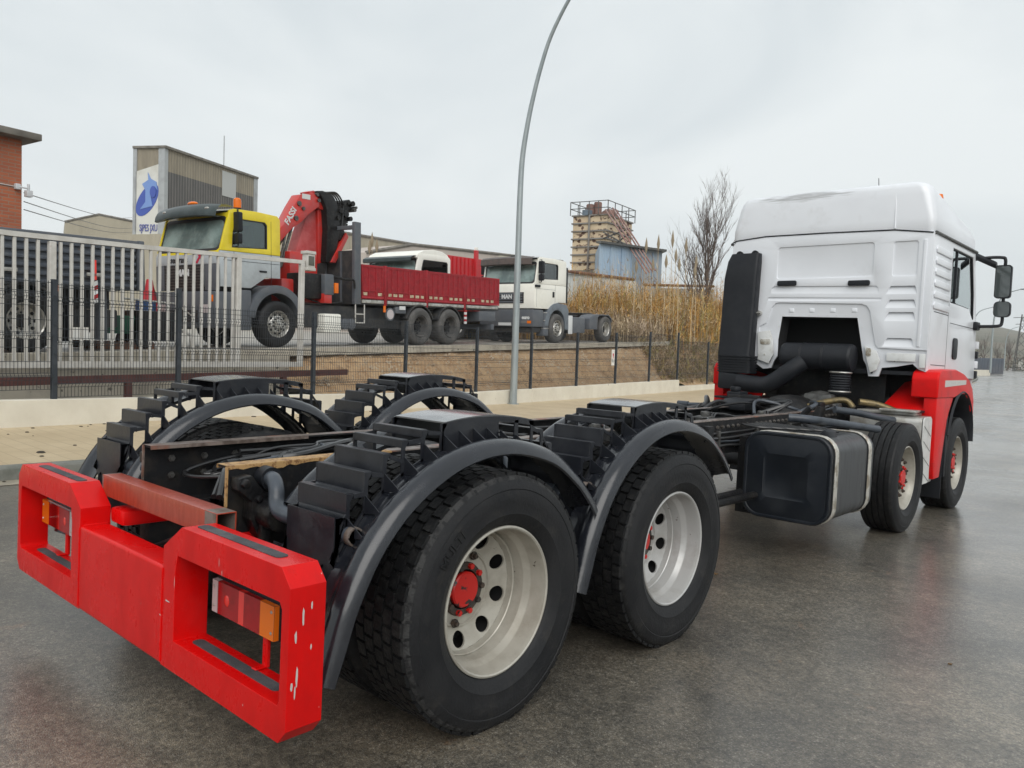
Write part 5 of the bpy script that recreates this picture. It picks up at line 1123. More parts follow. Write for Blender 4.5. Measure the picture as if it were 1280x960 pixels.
mb = MB(); mb.box(0.30, 0.80, 7.35, 7.48, 1.5, 2.50); mb.box(0.30, 0.80, 7.35, 7.85, 1.5, 1.95); mb.box(-0.80, -0.30, 7.35, 7.48, 1.5, 2.50); mb.box(-1.05, 1.05, 8.25, 8.6, 1.5, 2.10); mb.build('seats_and_dash', M_PLAS, cab, bevel=0.05)
# high roof: lofted rings
def ring_pts(w, yr, yf, r, z, zf=None, n=5):
    pts = []
    zf = z if zf is None else zf
    for cx, cy, a in ((w - r, yr + r, -90), (w - r, yf - r, 0), (-w + r, yf - r, 90), (-w + r, yr + r, 180)):
        for i in range(n + 1):
            t = R(a + 90.0 * i / n); y = cy + r * math.sin(t); k = (y - yr) / (yf - yr); pts.append((cx + r * math.cos(t), y, z + (zf - z) * k))
    return pts
def seam_z(x): return 2.985 - 0.0 * x + (-0.058 * max(0, (x - 0.72) / 0.38) if x > 0.72 else (-0.03 * max(0, (-0.68 - x) / 0.36) if x < -0.68 else 0))
rows = []
for w, yr, yf, r, z, zf in ((1.085, 6.462, 8.33, 0.06, 2.955, 2.965), (1.098, 6.452, 8.34, 0.07, 2.975, 2.98), (1.10, 6.450, 8.33, 0.08, 3.08, 3.09), (1.055, 6.462, 8.25, 0.11, 3.33, 3.19), (1.035, 6.468, 8.18, 0.12, 3.40, 3.225), (1.010, 6.478, 8.12, 0.13, 3.44, 3.25), (0.975, 6.505, 8.05, 0.14, 3.463, 3.27), (0.92, 6.56, 7.98, 0.15, 3.475, 3.29), (0.6, 6.9, 7.7, 0.22, 3.492, 3.38), (0.2, 7.2, 7.4, 0.08, 3.495, 3.46)):
    rows.append([(x, y, zz + (seam_z(x) - 2.985 if z < 3.0 else 0)) for x, y, zz in ring_pts(w, yr, yf, r, z, zf, 6)])
mb = MB(); mb.grid(rows, cv=True); mb.add(rows[-1], [list(range(len(rows[-1])))])
def roof_mat():
    m = M_WHITE.copy(); m.name = 'roof_white_scraped'; n = m.node_tree.nodes; l = m.node_tree.links; b = n['Principled BSDF']
    src = b.inputs['Base Color'].links[0].from_socket
    tc = n.new('ShaderNodeTexCoord'); sx = n.new('ShaderNodeSeparateXYZ'); l.new(tc.outputs['Object'], sx.inputs[0])
    def ma(op, a, b_=None, c=None):
        t = n.new('ShaderNodeMath'); t.operation = op
        for i, v in enumerate((a, b_, c)):
            if v is None: continue
            if isinstance(v, (int, float)): t.inputs[i].default_value = v
            else: l.new(v, t.inputs[i])
        return t.outputs[0]
    dx = ma('MULTIPLY', ma('ADD', sx.outputs[0], 0.28), 1 / 0.62); dz = ma('MULTIPLY', ma('ADD', sx.outputs[2], -3.415), 1 / 0.06)
    d = ma('ADD', ma('MULTIPLY', dx, dx), ma('MULTIPLY', dz, dz))
    mp = n.new('ShaderNodeMapping'); mp.inputs['Scale'].default_value = (2.2, 2, 55); l.new(tc.outputs['Object'], mp.inputs[0])
    no = n.new('ShaderNodeTexNoise'); no.inputs['Scale'].default_value = 2.5; no.inputs['Detail'].default_value = 5; l.new(mp.outputs[0], no.inputs['Vector'])
    f = ma('SUBTRACT', ma('MULTIPLY', no.outputs['Fac'], 2.6), ma('MULTIPLY', d, 0.9)); mr = n.new('ShaderNodeMapRange'); mr.inputs[1].default_value = 0.55; mr.inputs[2].default_value = 1.35; mr.inputs[4].default_value = 0.8; l.new(f, mr.inputs[0])
    mx = n.new('ShaderNodeMixRGB'); l.new(mr.outputs[0], mx.inputs[0]); l.new(src, mx.inputs[1]); mx.inputs[2].default_value = (0.30, 0.30, 0.30, 1); l.new(mx.outputs[0], b.inputs['Base Color'])
    return m
roof = mb.build('high_roof', roof_mat(), cab, angle=50)
mb = MB(); rs = [(-1.105, 2.94), (-1.04, 2.972), (-0.68, 3.003), (0.0, 2.998), (0.72, 2.982), (1.09, 2.933)]
mb.tube([(x, CY - 0.003, z - 0.012) for x, z in rs], 0.007, 6); mb.build('roof_seam', M_PLAS, cab)
mb = MB(); mb.tube([(0.72, CY - 0.004, 2.985), (0.715, CY + 0.004, 3.15), (0.705, CY + 0.02, 3.35), (0.70, CY + 0.08, 3.435)], 0.007, 8); mb.build('roof_bead', M_WHITE, cab)
mb = MB(); mb.lathe([(0.05, 3.40), (0.05, 3.47), (0.042, 3.505), (0.0, 3.515)], (0.87, 7.45, 0.0), ax='z', n=16); mb.build('marker_lamp', M_ORANGE, cab)
mb = MB(); mb.cyl((0.37, 7.0, 3.45), (0.35, 7.02, 3.66), 0.004, 6); mb.build('antenna', M_PLAS, cab)
# snorkel on the left rear corner
mb = MB()
S_ = [(1.39, -1.09, -0.69, 0.20), (1.62, -1.115, -0.715, 0.19), (1.75, -1.12, -0.715, 0.16), (2.5, -1.105, -0.700, 0.15), (2.70, -1.075, -0.695, 0.14), (2.79, -1.045, -0.70, 0.11)]
rows = [[(x, CY - 0.01 - y, z) for x, y in rrect(x0, x1, 0.0, d, 0.035, 3)] for z, x0, x1, d in S_]
mb.grid(rows, cv=True); mb.add(rows[-1], [list(range(len(rows[-1])))]); mb.add(rows[0], [list(range(len(rows[0])))[::-1]]); snk = mb.build('air_intake_snorkel', M_PLAS, cab, angle=40)
for k in range(7):
    mb = MB(); z = 1.40 + 0.03 * k; mb.ring([(a, b) for a, b in rrect(-1.105, -0.685, CY - 0.225, CY + 0.01, 0.04, 3)], [(a, b) for a, b in rrect(-1.075, -0.71, CY - 0.19, CY - 0.01, 0.03, 3)], 'z', z, z + 0.016); mb.build('bellows_rib', M_PLAS, snk)
for x in (-0.97, -0.78): mb = MB(); mb.lathe([(0.016, 0), (0.04, 0), (0.04, 0.03), (0.016, 0.03)], (x, CY - 0.06, 2.79), ax='y', n=14); mb.build('snorkel_lug', M_PLAS, snk)
mb = MB(); mb.prism([(-1.07, 1.20), (-0.55, 1.20), (-0.62, 1.36), (-1.07, 1.40)], 'y', CY - 0.24, CY - 0.02); mb.build('snorkel_foot', M_PLAS, snk, bevel=0.03)
mb = MB(); mb.cyl((-0.70, CY - 0.05, 2.10), (-0.70, CY + 0.0, 2.10), 0.03, 12); mb.cyl((-0.73, CY - 0.07, 2.10), (-0.66, CY - 0.07, 2.10), 0.012, 8); mb.build('snorkel_clamp', M_CHROME, snk)
# red front fenders
for sg in (1, -1):
    mb = MB(); pts = [(6.42, 1.24), (6.42, 1.44), (6.46, 1.50), (6.55, 1.53), (7.15, 1.545), (7.55, 1.50), (7.80, 1.44), (7.98, 1.34), (8.08, 1.20), (8.10, 1.0), (8.00, 1.05), (7.86, 1.20), (7.66, 1.275), (7.40, 1.28), (7.15, 1.24)]
    mb.prism(pts, 'x', sg * 0.98, sg * 1.235); fe = mb.build('front_fender', M_REDCAB, cab, bevel=0.022, seg=3)
    mb = MB(); mb.prism([(6.50, 0.41), (6.46, 0.62), (6.44, 1.245), (7.15, 1.245), (6.98, 1.08), (6.92, 1.0), (6.74, 0.41)], 'x', sg * 1.10, sg * 1.225); mb.build('lower_panel', M_REDCAB, fe, bevel=0.018, seg=2)
    mb = MB(); mb.prism([(6.68, 1.355), (7.62, 1.385), (7.62, 1.435), (6.68, 1.425)], 'x', sg * 1.2345, sg * 1.2375); mb.build('pale_strip', mat('strip_pale', (0.58, 0.56, 0.53), 0.4, col2=(0.48, 0.47, 0.45), nscale=40), fe)
    mb = MB(); ar = [(7.54 + 0.58 * math.cos(R(a)), 0.72 + 0.58 * math.sin(R(a))) for a in range(0, 176, 8)]; ai = [(7.54 + 0.55 * math.cos(R(a)), 0.72 + 0.55 * math.sin(R(a))) for a in range(0, 176, 8)]
    mb.grid([[(sg * 1.245, y, z) for y, z in ar], [(sg * 1.20, y, z) for y, z in ai], [(sg * 0.92, y, z) for y, z in ai]]); mb.grid([[(sg * 1.245, y, z) for y, z in ar], [(sg * 1.225, y, z + 0.004) for y, z in [(7.54 + 0.60 * math.cos(R(a)), 0.72 + 0.60 * math.sin(R(a))) for a in range(0, 176, 8)]]]); mb.build('arch_liner', M_PLAS, fe, recalc=False, angle=60)
    mb = MB(); mb.box(sg * 1.0, sg * 1.22, 6.94, 6.99, 0.40, 1.05); mb.build('arch_trim', M_PLAS, fe, bevel=0.008)
    # red wheel house panel under the cab
    mb = MB(); mb.add([(sg * 0.84, 6.42, 1.10), (sg * 1.11, 6.42, 1.10), (sg * 1.11, 6.95, 1.42), (sg * 0.90, 6.95, 1.42), (sg * 0.84, 6.42, 1.04), (sg * 1.11, 6.42, 1.04), (sg * 1.11, 7.0, 1.36), (sg * 0.90, 7.0, 1.36), (sg * 0.66, 6.40, 1.05), (sg * 0.66, 6.40, 0.99), (sg * 0.78, 6.95, 1.38), (sg * 0.78, 7.0, 1.32)], [(0, 1, 2, 3), (0, 4, 5, 1), (8, 0, 3, 10), (8, 9, 4, 0), (4, 7, 6, 5), (9, 11, 7, 4)]); mb.build('wheel_house', M_REDCAB, fe, recalc=False)
    mb = MB(); mb.box(sg * 0.80, sg * 1.12, 6.25, 6.50, 1.085, 1.11); mb.build('step_plate', M_PLAS, fe, bevel=0.008)
    # bumper corner below
    mb = MB(); mb.box(sg * 0.5, sg * 1.02, 8.15, 8.72, 0.35, 1.05); mb.build('bumper_corner', M_REDCAB, fe, bevel=0.06, seg=3)
# mirrors
for sg in (1, -1):
    mb = MB(); mb.tube(spline([(sg * 1.08, 8.38, 2.88), (sg * 1.20, 8.52, 2.915), (sg * 1.33, 8.58, 2.918), (sg * 1.365, 8.59, 2.89), (sg * 1.365, 8.60, 2.75), (sg * 1.37, 8.60, 2.3), (sg * 1.37, 8.60, 2.14), (sg * 1.34, 8.58, 2.10), (sg * 1.20, 8.55, 2.09), (sg * 1.08, 8.52, 2.09)], 5), 0.019, 10); mr_ = mb.build('mirror_arm', M_PLAS, cab)
    def house(x0, x1, z0, z1, r, nm):
        mb = MB(); o = rrect(x0, x1, z0, z1, r, 4); c_ = ((x0 + x1) / 2, (z0 + z1) / 2); sm = [(c_[0] + (a - c_[0]) * 0.78, c_[1] + (b - c_[1]) * 0.88) for a, b in o]; gl = [(c_[0] + (a - c_[0]) * 0.88, c_[1] + (b - c_[1]) * 0.93) for a, b in o]
        mb.use(0); mb.grid([[(sg * x, 8.55, z) for x, z in o], [(sg * x, 8.62, z) for x, z in o], [(sg * x, 8.69, z) for x, z in sm]], cv=True); mb.add([(sg * x, 8.69, z) for x, z in sm], [list(range(len(sm)))]); mb.grid([[(sg * x, 8.55, z) for x, z in o], [(sg * x, 8.553, z) for x, z in gl]], cv=True)
        h = mb.build(nm, M_PLAS, mr_, angle=40)
        g = MB(); g.add([(sg * x, 8.552, z) for x, z in gl], [list(range(len(gl)))]); g.build('mirror_glass', mat('mirror_glass', (0.06, 0.075, 0.075), 0.05, metal=0.0, spec=0.9, coat=0.6), mr_, recalc=False)
    house(1.275, 1.445, 2.43, 2.825, 0.035, 'mirror_housing'); house(1.28, 1.455, 2.205, 2.392, 0.05, 'wide_mirror_housing')
    mb = MB(); mb.prism(rrect(8.42, 8.60, 2.04, 2.14, 0.03), 'x', sg * 1.09, sg * 1.15); mb.build('mirror_foot', M_PLAS, mr_, bevel=0.015)
    mb = MB(); rows = [[(sg * (1.0 + 0.26 * t + 0.01), 8.30 + 0.34 * t + w, 2.97 - 0.13 * t + h) for w, h in ((-0.06, 0.0), (-0.03, 0.035), (0.03, 0.035), (0.06, 0.0), (0.03, -0.05), (-0.03, -0.05))] for t in (0, 0.3, 0.7, 1.0)]; mb.grid(rows, cv=True); mb.add(rows[-1], [list(range(6))]); mb.build('kerb_mirror', M_PLAS, mr_, bevel=0.01)
# ================================================================ background vehicles
PIT = math.atan(0.0305)
def parked(name, label, cat, s0, nc, group=None): return thing(name, label, cat, W(s0, nc, zy(s0)), (PIT, 0, FTH), group)
M_YEL = mat('yellow_paint', (0.75, 0.60, 0.02), 0.3, coat=0.4, col2=(0.68, 0.53, 0.02), nscale=3)
M_LGREY = mat('light_grey_paint', (0.42, 0.46, 0.48), 0.35, coat=0.3, col2=(0.36, 0.39, 0.41), nscale=4)
M_CREAM = mat('cream_white_paint', (0.86, 0.85, 0.78), 0.35, coat=0.3, col2=(0.81, 0.80, 0.72), nscale=3)
M_BGDARK = mat('chassis_dark', (0.022, 0.023, 0.026), 0.55, col2=(0.05, 0.047, 0.042), nscale=5)
M_BGREY = mat('bumper_grey', (0.085, 0.095, 0.11), 0.5, col2=(0.11, 0.115, 0.125), nscale=4)
M_ARCHG = mat('arch_bluegrey', (0.14, 0.165, 0.19), 0.5, col2=(0.11, 0.125, 0.145), nscale=5)
M_BEDR = mat('bed_red', (0.32, 0.014, 0.022), 0.5, spec=0.3, col2=(0.23, 0.012, 0.018), nscale=7, npos=(0.4, 0.65), col3=(0.30, 0.05, 0.05), n3=(0.6, 0.7), s3=18)
M_CRANER = mat('crane_red', (0.50, 0.022, 0.014), 0.35, col2=(0.40, 0.05, 0.05), nscale=3, coat=0.3)
M_CRANEP = mat('crane_red_faded', (0.50, 0.10, 0.10), 0.45, col2=(0.42, 0.05, 0.05), nscale=2.5, npos=(0.4, 0.6))
M_VISOR = mat('visor_green', (0.022, 0.034, 0.034), 0.3, spec=0.4, col2=(0.04, 0.055, 0.056), nscale=3)
M_BRVISOR = mat('visor_brown', (0.10, 0.075, 0.065), 0.5, col2=(0.06, 0.05, 0.047), nscale=6)
M_SIGNW = mat('letter_white', (0.62, 0.63, 0.63), 0.4)
M_LETK = mat('letter_black', (0.02, 0.02, 0.022), 0.5)
M_SCREEN = mat('windscreen_green', (0.11, 0.16, 0.155), 0.06, spec=0.6, coat=0.4, col2=(0.27, 0.36, 0.34), nscale=0.9, npos=(0.45, 0.62))
M_INT = mat('cab_interior', (0.035, 0.037, 0.04), 0.8)

def text_part(txt, size, m, parent, loc, face, bold=0.0, name='lettering', shear=0.0, flip=False):
    """face: '-y' = on a front face, '+x' = on the near side"""
    t = text_mb(txt, size, 0.01, bold, shear)
    if flip: t.v = [(-a, b, c) for a, b, c in t.v]
    if face == '-y': t.v = [(a, -c, b) for a, b, c in t.v]
    else: t.v = [(c, a, b) for a, b, c in t.v]
    return t.build(name, m, parent, loc, recalc=True)
def bgwheel(parent, x, y, r, rimm, tyrem, dual=False, sg=1, holes=True):
    mb = MB(); R_ = 0.57 * r
    if dual:
        mb.use(0); mb.lathe([(R_ * 1.03, 0.0), (R_, 0.012), (R_ * 0.94, -0.01), (R_ * 0.92, -0.10), (R_ * 0.84, -0.16)], n=36); mb.lathe([(R_ * 0.84, -0.16), (R_ * 0.55, -0.18), (0.02, -0.18)], n=36)
        mb.use(1); mb.lathe([(0.11, -0.18), (0.11, -0.10), (0.02, -0.10)], n=20)
    else:
        mb.use(0); mb.lathe([(R_ * 1.03, 0.0), (R_, 0.012), (R_ * 0.94, -0.015), (R_ * 0.88, -0.06), (R_ * 0.80, -0.075), (R_ * 0.62, -0.02), (R_ * 0.55, -0.015)], n=36)
        mb.lathe([(R_ * 0.55, -0.015), (R_ * 0.36, -0.015), (R_ * 0.34, 0.02), (0.02, 0.03)], n=24)
    if holes:
        mb.use(1)
        for i in range(10):
            a = 2 * math.pi * i / 10; rr = R_ * (0.69 if dual else 0.70); xx = -0.168 if dual else -0.040
            mb.cyl((xx - 0.004, rr * math.cos(a), rr * math.sin(a)), (xx + 0.004 + (0.004 if not dual else 0), rr * math.cos(a), rr * math.sin(a)), 0.030, 10)
            a += 0.31; rr = R_ * 0.46; mb.cyl((-0.02 if not dual else -0.182, rr * math.cos(a), rr * math.sin(a)), (0.012 if not dual else -0.165, rr * math.cos(a), rr * math.sin(a)), 0.018, 6)
    if sg < 0: mb.mirror_x()
    w = mb.build('wheel', [rimm, M_DARK], parent, (x, y, r), recalc=False, angle=30)
    t = MB(); t.lathe([(R_ * 1.02, -0.02), (R_ * 1.08, 0.015), (r * 0.78, 0.035), (r * 0.90, 0.025), (r * 0.965, -0.005), (r * 0.99, -0.03), (r, -0.06), (r, -0.25), (r * 0.97, -0.29), (R_ * 1.02, -0.30)], n=44)
    if sg < 0: t.mirror_x()
    t.build('tyre', tyrem, w, recalc=False)
    return w
def slab(parent, name, m, prof, x0, x1, **kw):      # prof is (y, z) outline
    mb = MB(); mb.prism(prof, 'x', x0, x1); return mb.build(name, m, parent, **kw)
def boxp(parent, name, m, x0, x1, y0, y1, z0, z1, bevel=0.0, **kw):
    mb = MB(); mb.box(x0, x1, y0, y1, z0, z1); return mb.build(name, m, parent, bevel=bevel, **kw)
def arch_part(parent, m, yc, zc, r0, r1, x0, x1, a0=0, a1=180, name='wheel_arch'):
    mb = MB(); A = [R(a0 + (a1 - a0) * i / 16) for i in range(17)]
    o = [(yc + r1 * math.cos(a), zc + r1 * math.sin(a)) for a in A]; i_ = [(yc + r0 * math.cos(a), zc + r0 * math.sin(a)) for a in A]
    mb.prism(o + i_[::-1], 'x', x0, x1); return mb.build(name, m, parent, bevel=0.012)
def cab_shell(parent, upper, lower, split, H, L, hw, winy, winz, rake=0.25, fr_split=None, screen=M_SCREEN, bottom=1.15):
    """cab with side windows and windscreen; front is at y=0 facing -y"""
    out = [(0.02, split), (rake * 0.55, (split + H) / 2), (rake, H - 0.05), (rake + 0.12, H), (L * 0.6, H + 0.01), (L - 0.08, H - 0.02), (L, H - 0.10), (L, split)]
    w0, w1 = winy; z0, z1 = winz
    win = [(w0, z0), (w0 + 0.02, (z0 + z1) / 2), (w0 + 0.10, z1 - 0.04), (w0 + 0.14, z1), ((w0 + w1) / 2 + 0.2, z1), (w1 - 0.06, z1), (w1, z1 - 0.06), (w1, z0 + 0.04)]
    body = None
    for sg in (1, -1):
        mb = MB(); mb.ring(out, win, 'x', sg * (hw - 0.06), sg * hw); s_ = mb.build('cab_side', upper, parent, bevel=0.015)
        mb = MB(); mb.prism(win, 'x', sg * (hw - 0.04), sg * (hw - 0.033)); mb.build('side_window', M_TGLASS2, s_)
        mb = MB(); mb.ring([(a, b) for a, b in win], [(a + ((w0 + w1) / 2 - a) * 0.05, b + ((z0 + z1) / 2 - b) * 0.06) for a, b in win], 'x', sg * (hw - 0.03), sg * (hw - 0.004)); mb.build('window_seal', M_LETK, s_)
    top = [p for p in out if p[1] > H - 0.12]
    mb = MB(); mb.grid([[(x, y, z + 0.03 * (1 - (x / hw) ** 2)) for x in (-hw + 0.05, -hw * 0.5, 0, hw * 0.5, hw - 0.05)] for y, z in top]); mb.build('roof', upper, parent, recalc=False, angle=50)
    mb = MB(); mb.box(-hw + 0.05, hw - 0.05, L - 0.05, L - 0.005, split, H - 0.08); mb.build('rear_wall', upper, parent)
    mb = MB(); mb.box(-hw + 0.06, hw - 0.06, 0.25, L - 0.06, split - 0.05, split); mb.box(0.35, hw - 0.2, L * 0.55, L * 0.55 + 0.15, split, split + 0.62); mb.box(-hw + 0.2, -0.35, L * 0.55, L * 0.55 + 0.15, split, split + 0.62); mb.build('seats', M_INT, parent, bevel=0.04)
    # windscreen with dark surround
    y0, y1 = 0.0, rake
    mb = MB(); pts = [(x, y0 + (y1 - y0) * (z - split) / (H - split) + 0.05 * (x / hw) ** 2, z) for x, z in rrect(-hw + 0.07, hw - 0.07, split + 0.02, H - 0.22, 0.14, 4)]
    mb.add(pts, [list(range(len(pts)))]); ws = mb.build('windscreen', screen, parent, recalc=False)
    o = rrect(-hw + 0.005, hw - 0.005, split - 0.06, H - 0.08, 0.10, 4); i_ = rrect(-hw + 0.10, hw - 0.10, split + 0.05, H - 0.24, 0.13, 4)
    P = lambda x, z, d: (x, y0 + (y1 - y0) * (z - split) / (H - split) + 0.05 * (x / hw) ** 2 - d, z)
    mb = MB(); m_ = [(a * 0.5 + c * 0.5, b * 0.5 + d * 0.5) for (a, b), (c, d) in zip(o, i_)]
    mb.use(1); mb.grid([[P(x, z, 0.004) for x, z in o], [P(x, z, 0.012) for x, z in m_]], cv=True); mb.use(0); mb.grid([[P(x, z, 0.012) for x, z in m_], [P(x, z, 0.004) for x, z in i_]], cv=True); mb.build('screen_surround', [M_LETK, upper], parent, recalc=False)
    # lower body
    for sg in (1, -1):
        mb = MB(); mb.prism([(0.03, bottom), (0.02, split - 0.004), (L, split - 0.004), (L, bottom + 0.25), (L * 0.75, bottom + 0.25), (L * 0.5, bottom)], 'x', sg * (hw - 0.05), sg * (hw - 0.003)); mb.build('door', lower, parent, bevel=0.012)
    mb = MB(); mb.box(-hw + 0.02, hw - 0.02, 0.0, 0.06, bottom, split - 0.06); f_ = mb.build('front_panel', lower, parent, bevel=0.02)
    return f_
def mirror(parent, x, y, z, h=0.42):
    mb = MB(); mb.prism(rrect(x - 0.10, x + 0.10, z - h / 2, z + h / 2, 0.04), 'y', y - 0.06, y + 0.05); mb.prism(rrect(x - 0.09, x + 0.09, z - h / 2 - 0.25, z - h / 2 - 0.03, 0.04), 'y', y - 0.06, y + 0.05); m = mb.build('mirror', M_PLAS, parent, bevel=0.02)
    sg = 1 if x > 0 else -1
    mb = MB(); mb.tube([(x - sg * 0.22, y + 0.1, z + h / 2 + 0.05), (x, y, z + h / 2 + 0.05), (x, y, z - h / 2 - 0.3), (x - sg * 0.22, y + 0.1, z - h / 2 - 0.3)], 0.016, 8); mb.build('mirror_stay', M_PLAS, m)
def beacon(parent, x, y, z):
    mb = MB(); mb.use(1); mb.lathe([(0.085, z - 0.05), (0.085, z)], (x, y, 0), ax='z', n=16); mb.use(0); mb.lathe([(0.08, z), (0.085, z + 0.10), (0.08, z + 0.18), (0.05, z + 0.21), (0, z + 0.215)], (x, y, 0), ax='z', n=18); mb.build('beacon', [M_ORANGE, M_PLAS], parent)

# ---------------------------------------------------------------- yellow crane truck
yt = parked('crane_truck', 'yellow cab crane truck with red dropside bed and folded red crane', 'truck', 4.30, 3.62)
fp = cab_shell(yt, M_YEL, M_LGREY, 2.06, 2.96, 1.60, 1.13, (0.32, 1.24), (2.14, 2.76), 0.26, bottom=1.30)
mb = MB(); mb.grid([[(x, y - 0.06 * (1 - (x / 1.1) ** 2), z + 0.05 * (1 - (x / 1.1) ** 2)) for x in (-1.09, -0.8, -0.4, 0, 0.4, 0.8, 1.09)] for y, z in ((0.40, 3.00), (0.22, 3.03), (0.10, 3.02), (0.02, 2.95), (-0.03, 2.86), (-0.05, 2.76), (0.0, 2.74), (0.14, 2.78))]); vz = mb.build('sun_visor', M_VISOR, yt, recalc=False, angle=50)
for x in (-0.75, 0.75): mb = MB(); mb.ball((x, 0.0, 2.94), 0.09, 0.05, 0.035, 12, 8); mb.build('visor_lamp', M_CHROME, vz)
mb = MB(); mb.ball((-0.05, 0.2, 3.12), 0.16, 0.08, 0.05, 12, 8); mb.build('visor_marker', M_ORANGE, vz)
beacon(yt, 0.92, 0.62, 3.02)
boxp(yt, 'badge_panel', M_LGREY, -1.11, 1.11, -0.02, 0.0, 1.78, 2.0, 0.008)
gr = boxp(yt, 'grille', M_LETK, -0.80, 0.62, -0.02, 0.0, 1.22, 1.775, 0.008)
for k in range(8): boxp(gr, 'grille_slat', M_GREYMET, -0.76, 0.58, -0.035, -0.02, 1.27 + 0.062 * k, 1.292 + 0.062 * k)
for sg in (1, -1): boxp(yt, 'corner_panel', M_BGREY, sg * 0.64 if sg > 0 else -1.12, 1.12 if sg > 0 else -0.82, -0.015, 0.02, 1.22, 1.775, 0.008)
text_part('MAN', 0.20, M_SIGNW, yt, (-0.08, -0.042, 1.60), '-y', 0.008)
text_part('sertrans', 0.19, M_LETK, yt, (-0.25, -0.024, 1.885), '-y', 0.004, shear=0.2)
mb = MB(); mb.prism([(0.36, 1.80), (0.42, 1.80), (0.50, 1.90), (0.55, 1.87), (0.55, 1.98), (0.43, 1.98), (0.46, 1.94), (0.36, 1.83)], 'y', -0.026, -0.021); mb.build('red_arrow', mat('arrow_red', (0.45, 0.02, 0.06), 0.4), yt)
bp_ = boxp(yt, 'front_bumper', M_BGREY, -1.13, 1.13, -0.12, 0.40, 0.42, 1.20, 0.05)
for sg in (1, -1):
    boxp(bp_, 'headlamp', M_LENSW, sg * 0.62 if sg > 0 else -0.95, 0.95 if sg > 0 else -0.62, -0.128, -0.118, 0.74, 0.92, 0.004)
    boxp(bp_, 'indicator', M_ORANGE, sg * 0.97 if sg > 0 else -1.08, 1.08 if sg > 0 else -0.97, -0.13, -0.118, 0.98, 1.12, 0.004)
boxp(bp_, 'lower_grille', M_LETK, -0.55, 0.55, -0.128, -0.119, 0.55, 0.80)
for sg in (1, -1): mirror(yt, sg * 1.20, 0.42, 2.68)
mb = MB(); mb.box(1.128, 1.142, 1.02, 1.22, 1.66, 1.70); mb.build('door_handle', M_PLAS, yt, bevel=0.006); mb = MB(); mb.box(1.128, 1.1315, 0.36, 0.368, 1.3, 2.05); mb.box(1.128, 1.1315, 1.34, 1.348, 1.4, 2.8); mb.box(1.128, 1.1315, 0.1, 1.58, 1.86, 1.868); mb.build('door_gap', M_PLAS, yt)
for sg in (1, -1):
    arch_part(yt, M_BGREY, 1.50, 0.60, 0.62, 0.80, sg * 0.75, sg * 1.16, 8, 175)
    boxp(yt, 'cab_step', M_BGREY, sg * 0.85 if sg > 0 else -1.14, 1.14 if sg > 0 else -0.85, 0.42, 0.80, 0.38, 1.25, 0.03)
    bgwheel(yt, sg * 1.17, 1.50, 0.525, M_CHROME, M_RUB, False, sg)
    for y in (6.45, 7.78): bgwheel(yt, sg * 1.17, y, 0.52, M_GREYTYRE, M_GREYTYRE, True, sg); 
    for y in (6.45, 7.78): arch_part(yt, M_BGDARK, y, 0.52, 0.57, 0.61, sg * 0.85, sg * 1.17, 20, 160, 'rear_mudguard')
    boxp(yt, 'chassis_rail', M_BGDARK, sg * 0.35 if sg > 0 else -0.45, 0.45 if sg > 0 else -0.35, 0.6, 10.3, 0.78, 1.02)
boxp(yt, 'underbody', M_BGDARK, -0.9, 0.9, 1.7, 6.0, 0.45, 1.0, 0.05); boxp(yt, 'engine', M_BGDARK, -0.6, 0.6, 0.2, 1.8, 0.5, 1.4, 0.05)
# crane: parts lie in planes near the middle of the truck
def crane_part(name, m, pts, x0, x1, bevel=0.02): return slab(yt, name, m, [(s - 4.30, z - 1.14 - 0.0305 * s) for s, z in pts], x0, x1, bevel=bevel)
b1 = crane_part('crane_boom', M_CRANER, [(5.98, 3.30), (5.98, 3.62), (6.70, 4.30), (6.95, 4.72), (7.18, 5.05), (7.60, 5.16), (7.80, 5.02), (7.78, 4.86), (7.45, 4.62), (7.22, 4.40), (6.95, 4.22), (6.35, 3.62), (6.2, 3.30)], 0.02, 0.36)
crane_part('crane_head', M_CRANER, [(7.50, 5.18), (7.66, 5.24), (7.88, 5.10), (8.02, 4.92), (7.95, 4.80), (7.78, 4.84), (7.62, 5.0)], -0.05, 0.30)
crane_part('crane_column', M_CRANEP, [(7.15, 3.38), (7.22, 3.7), (7.42, 4.25), (7.62, 4.75), (7.80, 4.88), (7.95, 4.86), (8.02, 4.6), (7.98, 3.9), (7.90, 3.45)], -0.22, 0.14, 0.05)
crane_part('crane_second_boom', M_CRANER, [(7.85, 4.8), (8.02, 4.85), (8.12, 4.3), (8.0, 3.5), (7.88, 3.45)], -0.10, 0.22)
crane_part('jib_cylinder_pack', M_OILY, [(7.66, 5.22), (7.86, 5.26), (8.14, 5.22), (8.34, 5.05), (8.42, 4.7), (8.42, 4.3), (8.34, 3.9), (8.22, 3.5), (7.94, 3.5), (8.0, 4.3), (7.96, 4.85), (7.80, 5.1)], -0.20, 0.42, 0.04)
crane_part('jib_arm', M_CRANER, [(8.08, 3.50), (8.15, 3.62), (8.62, 4.32), (8.70, 4.22), (8.24, 3.50)], 0.28, 0.46)
crane_part('jib_plate', M_OILY, [(8.30, 4.75), (8.50, 4.55), (8.66, 4.25), (8.55, 4.05), (8.35, 4.15), (8.22, 4.4)], 0.05, 0.40)
rj = random.Random(8)
crane_part('jib_head', M_OILY, [(8.28, 4.55), (8.40, 4.92), (8.60, 5.10), (8.84, 5.12), (8.92, 5.0), (8.80, 4.88), (8.74, 4.62), (8.60, 4.42), (8.42, 4.36)], 0.05, 0.38, 0.05)
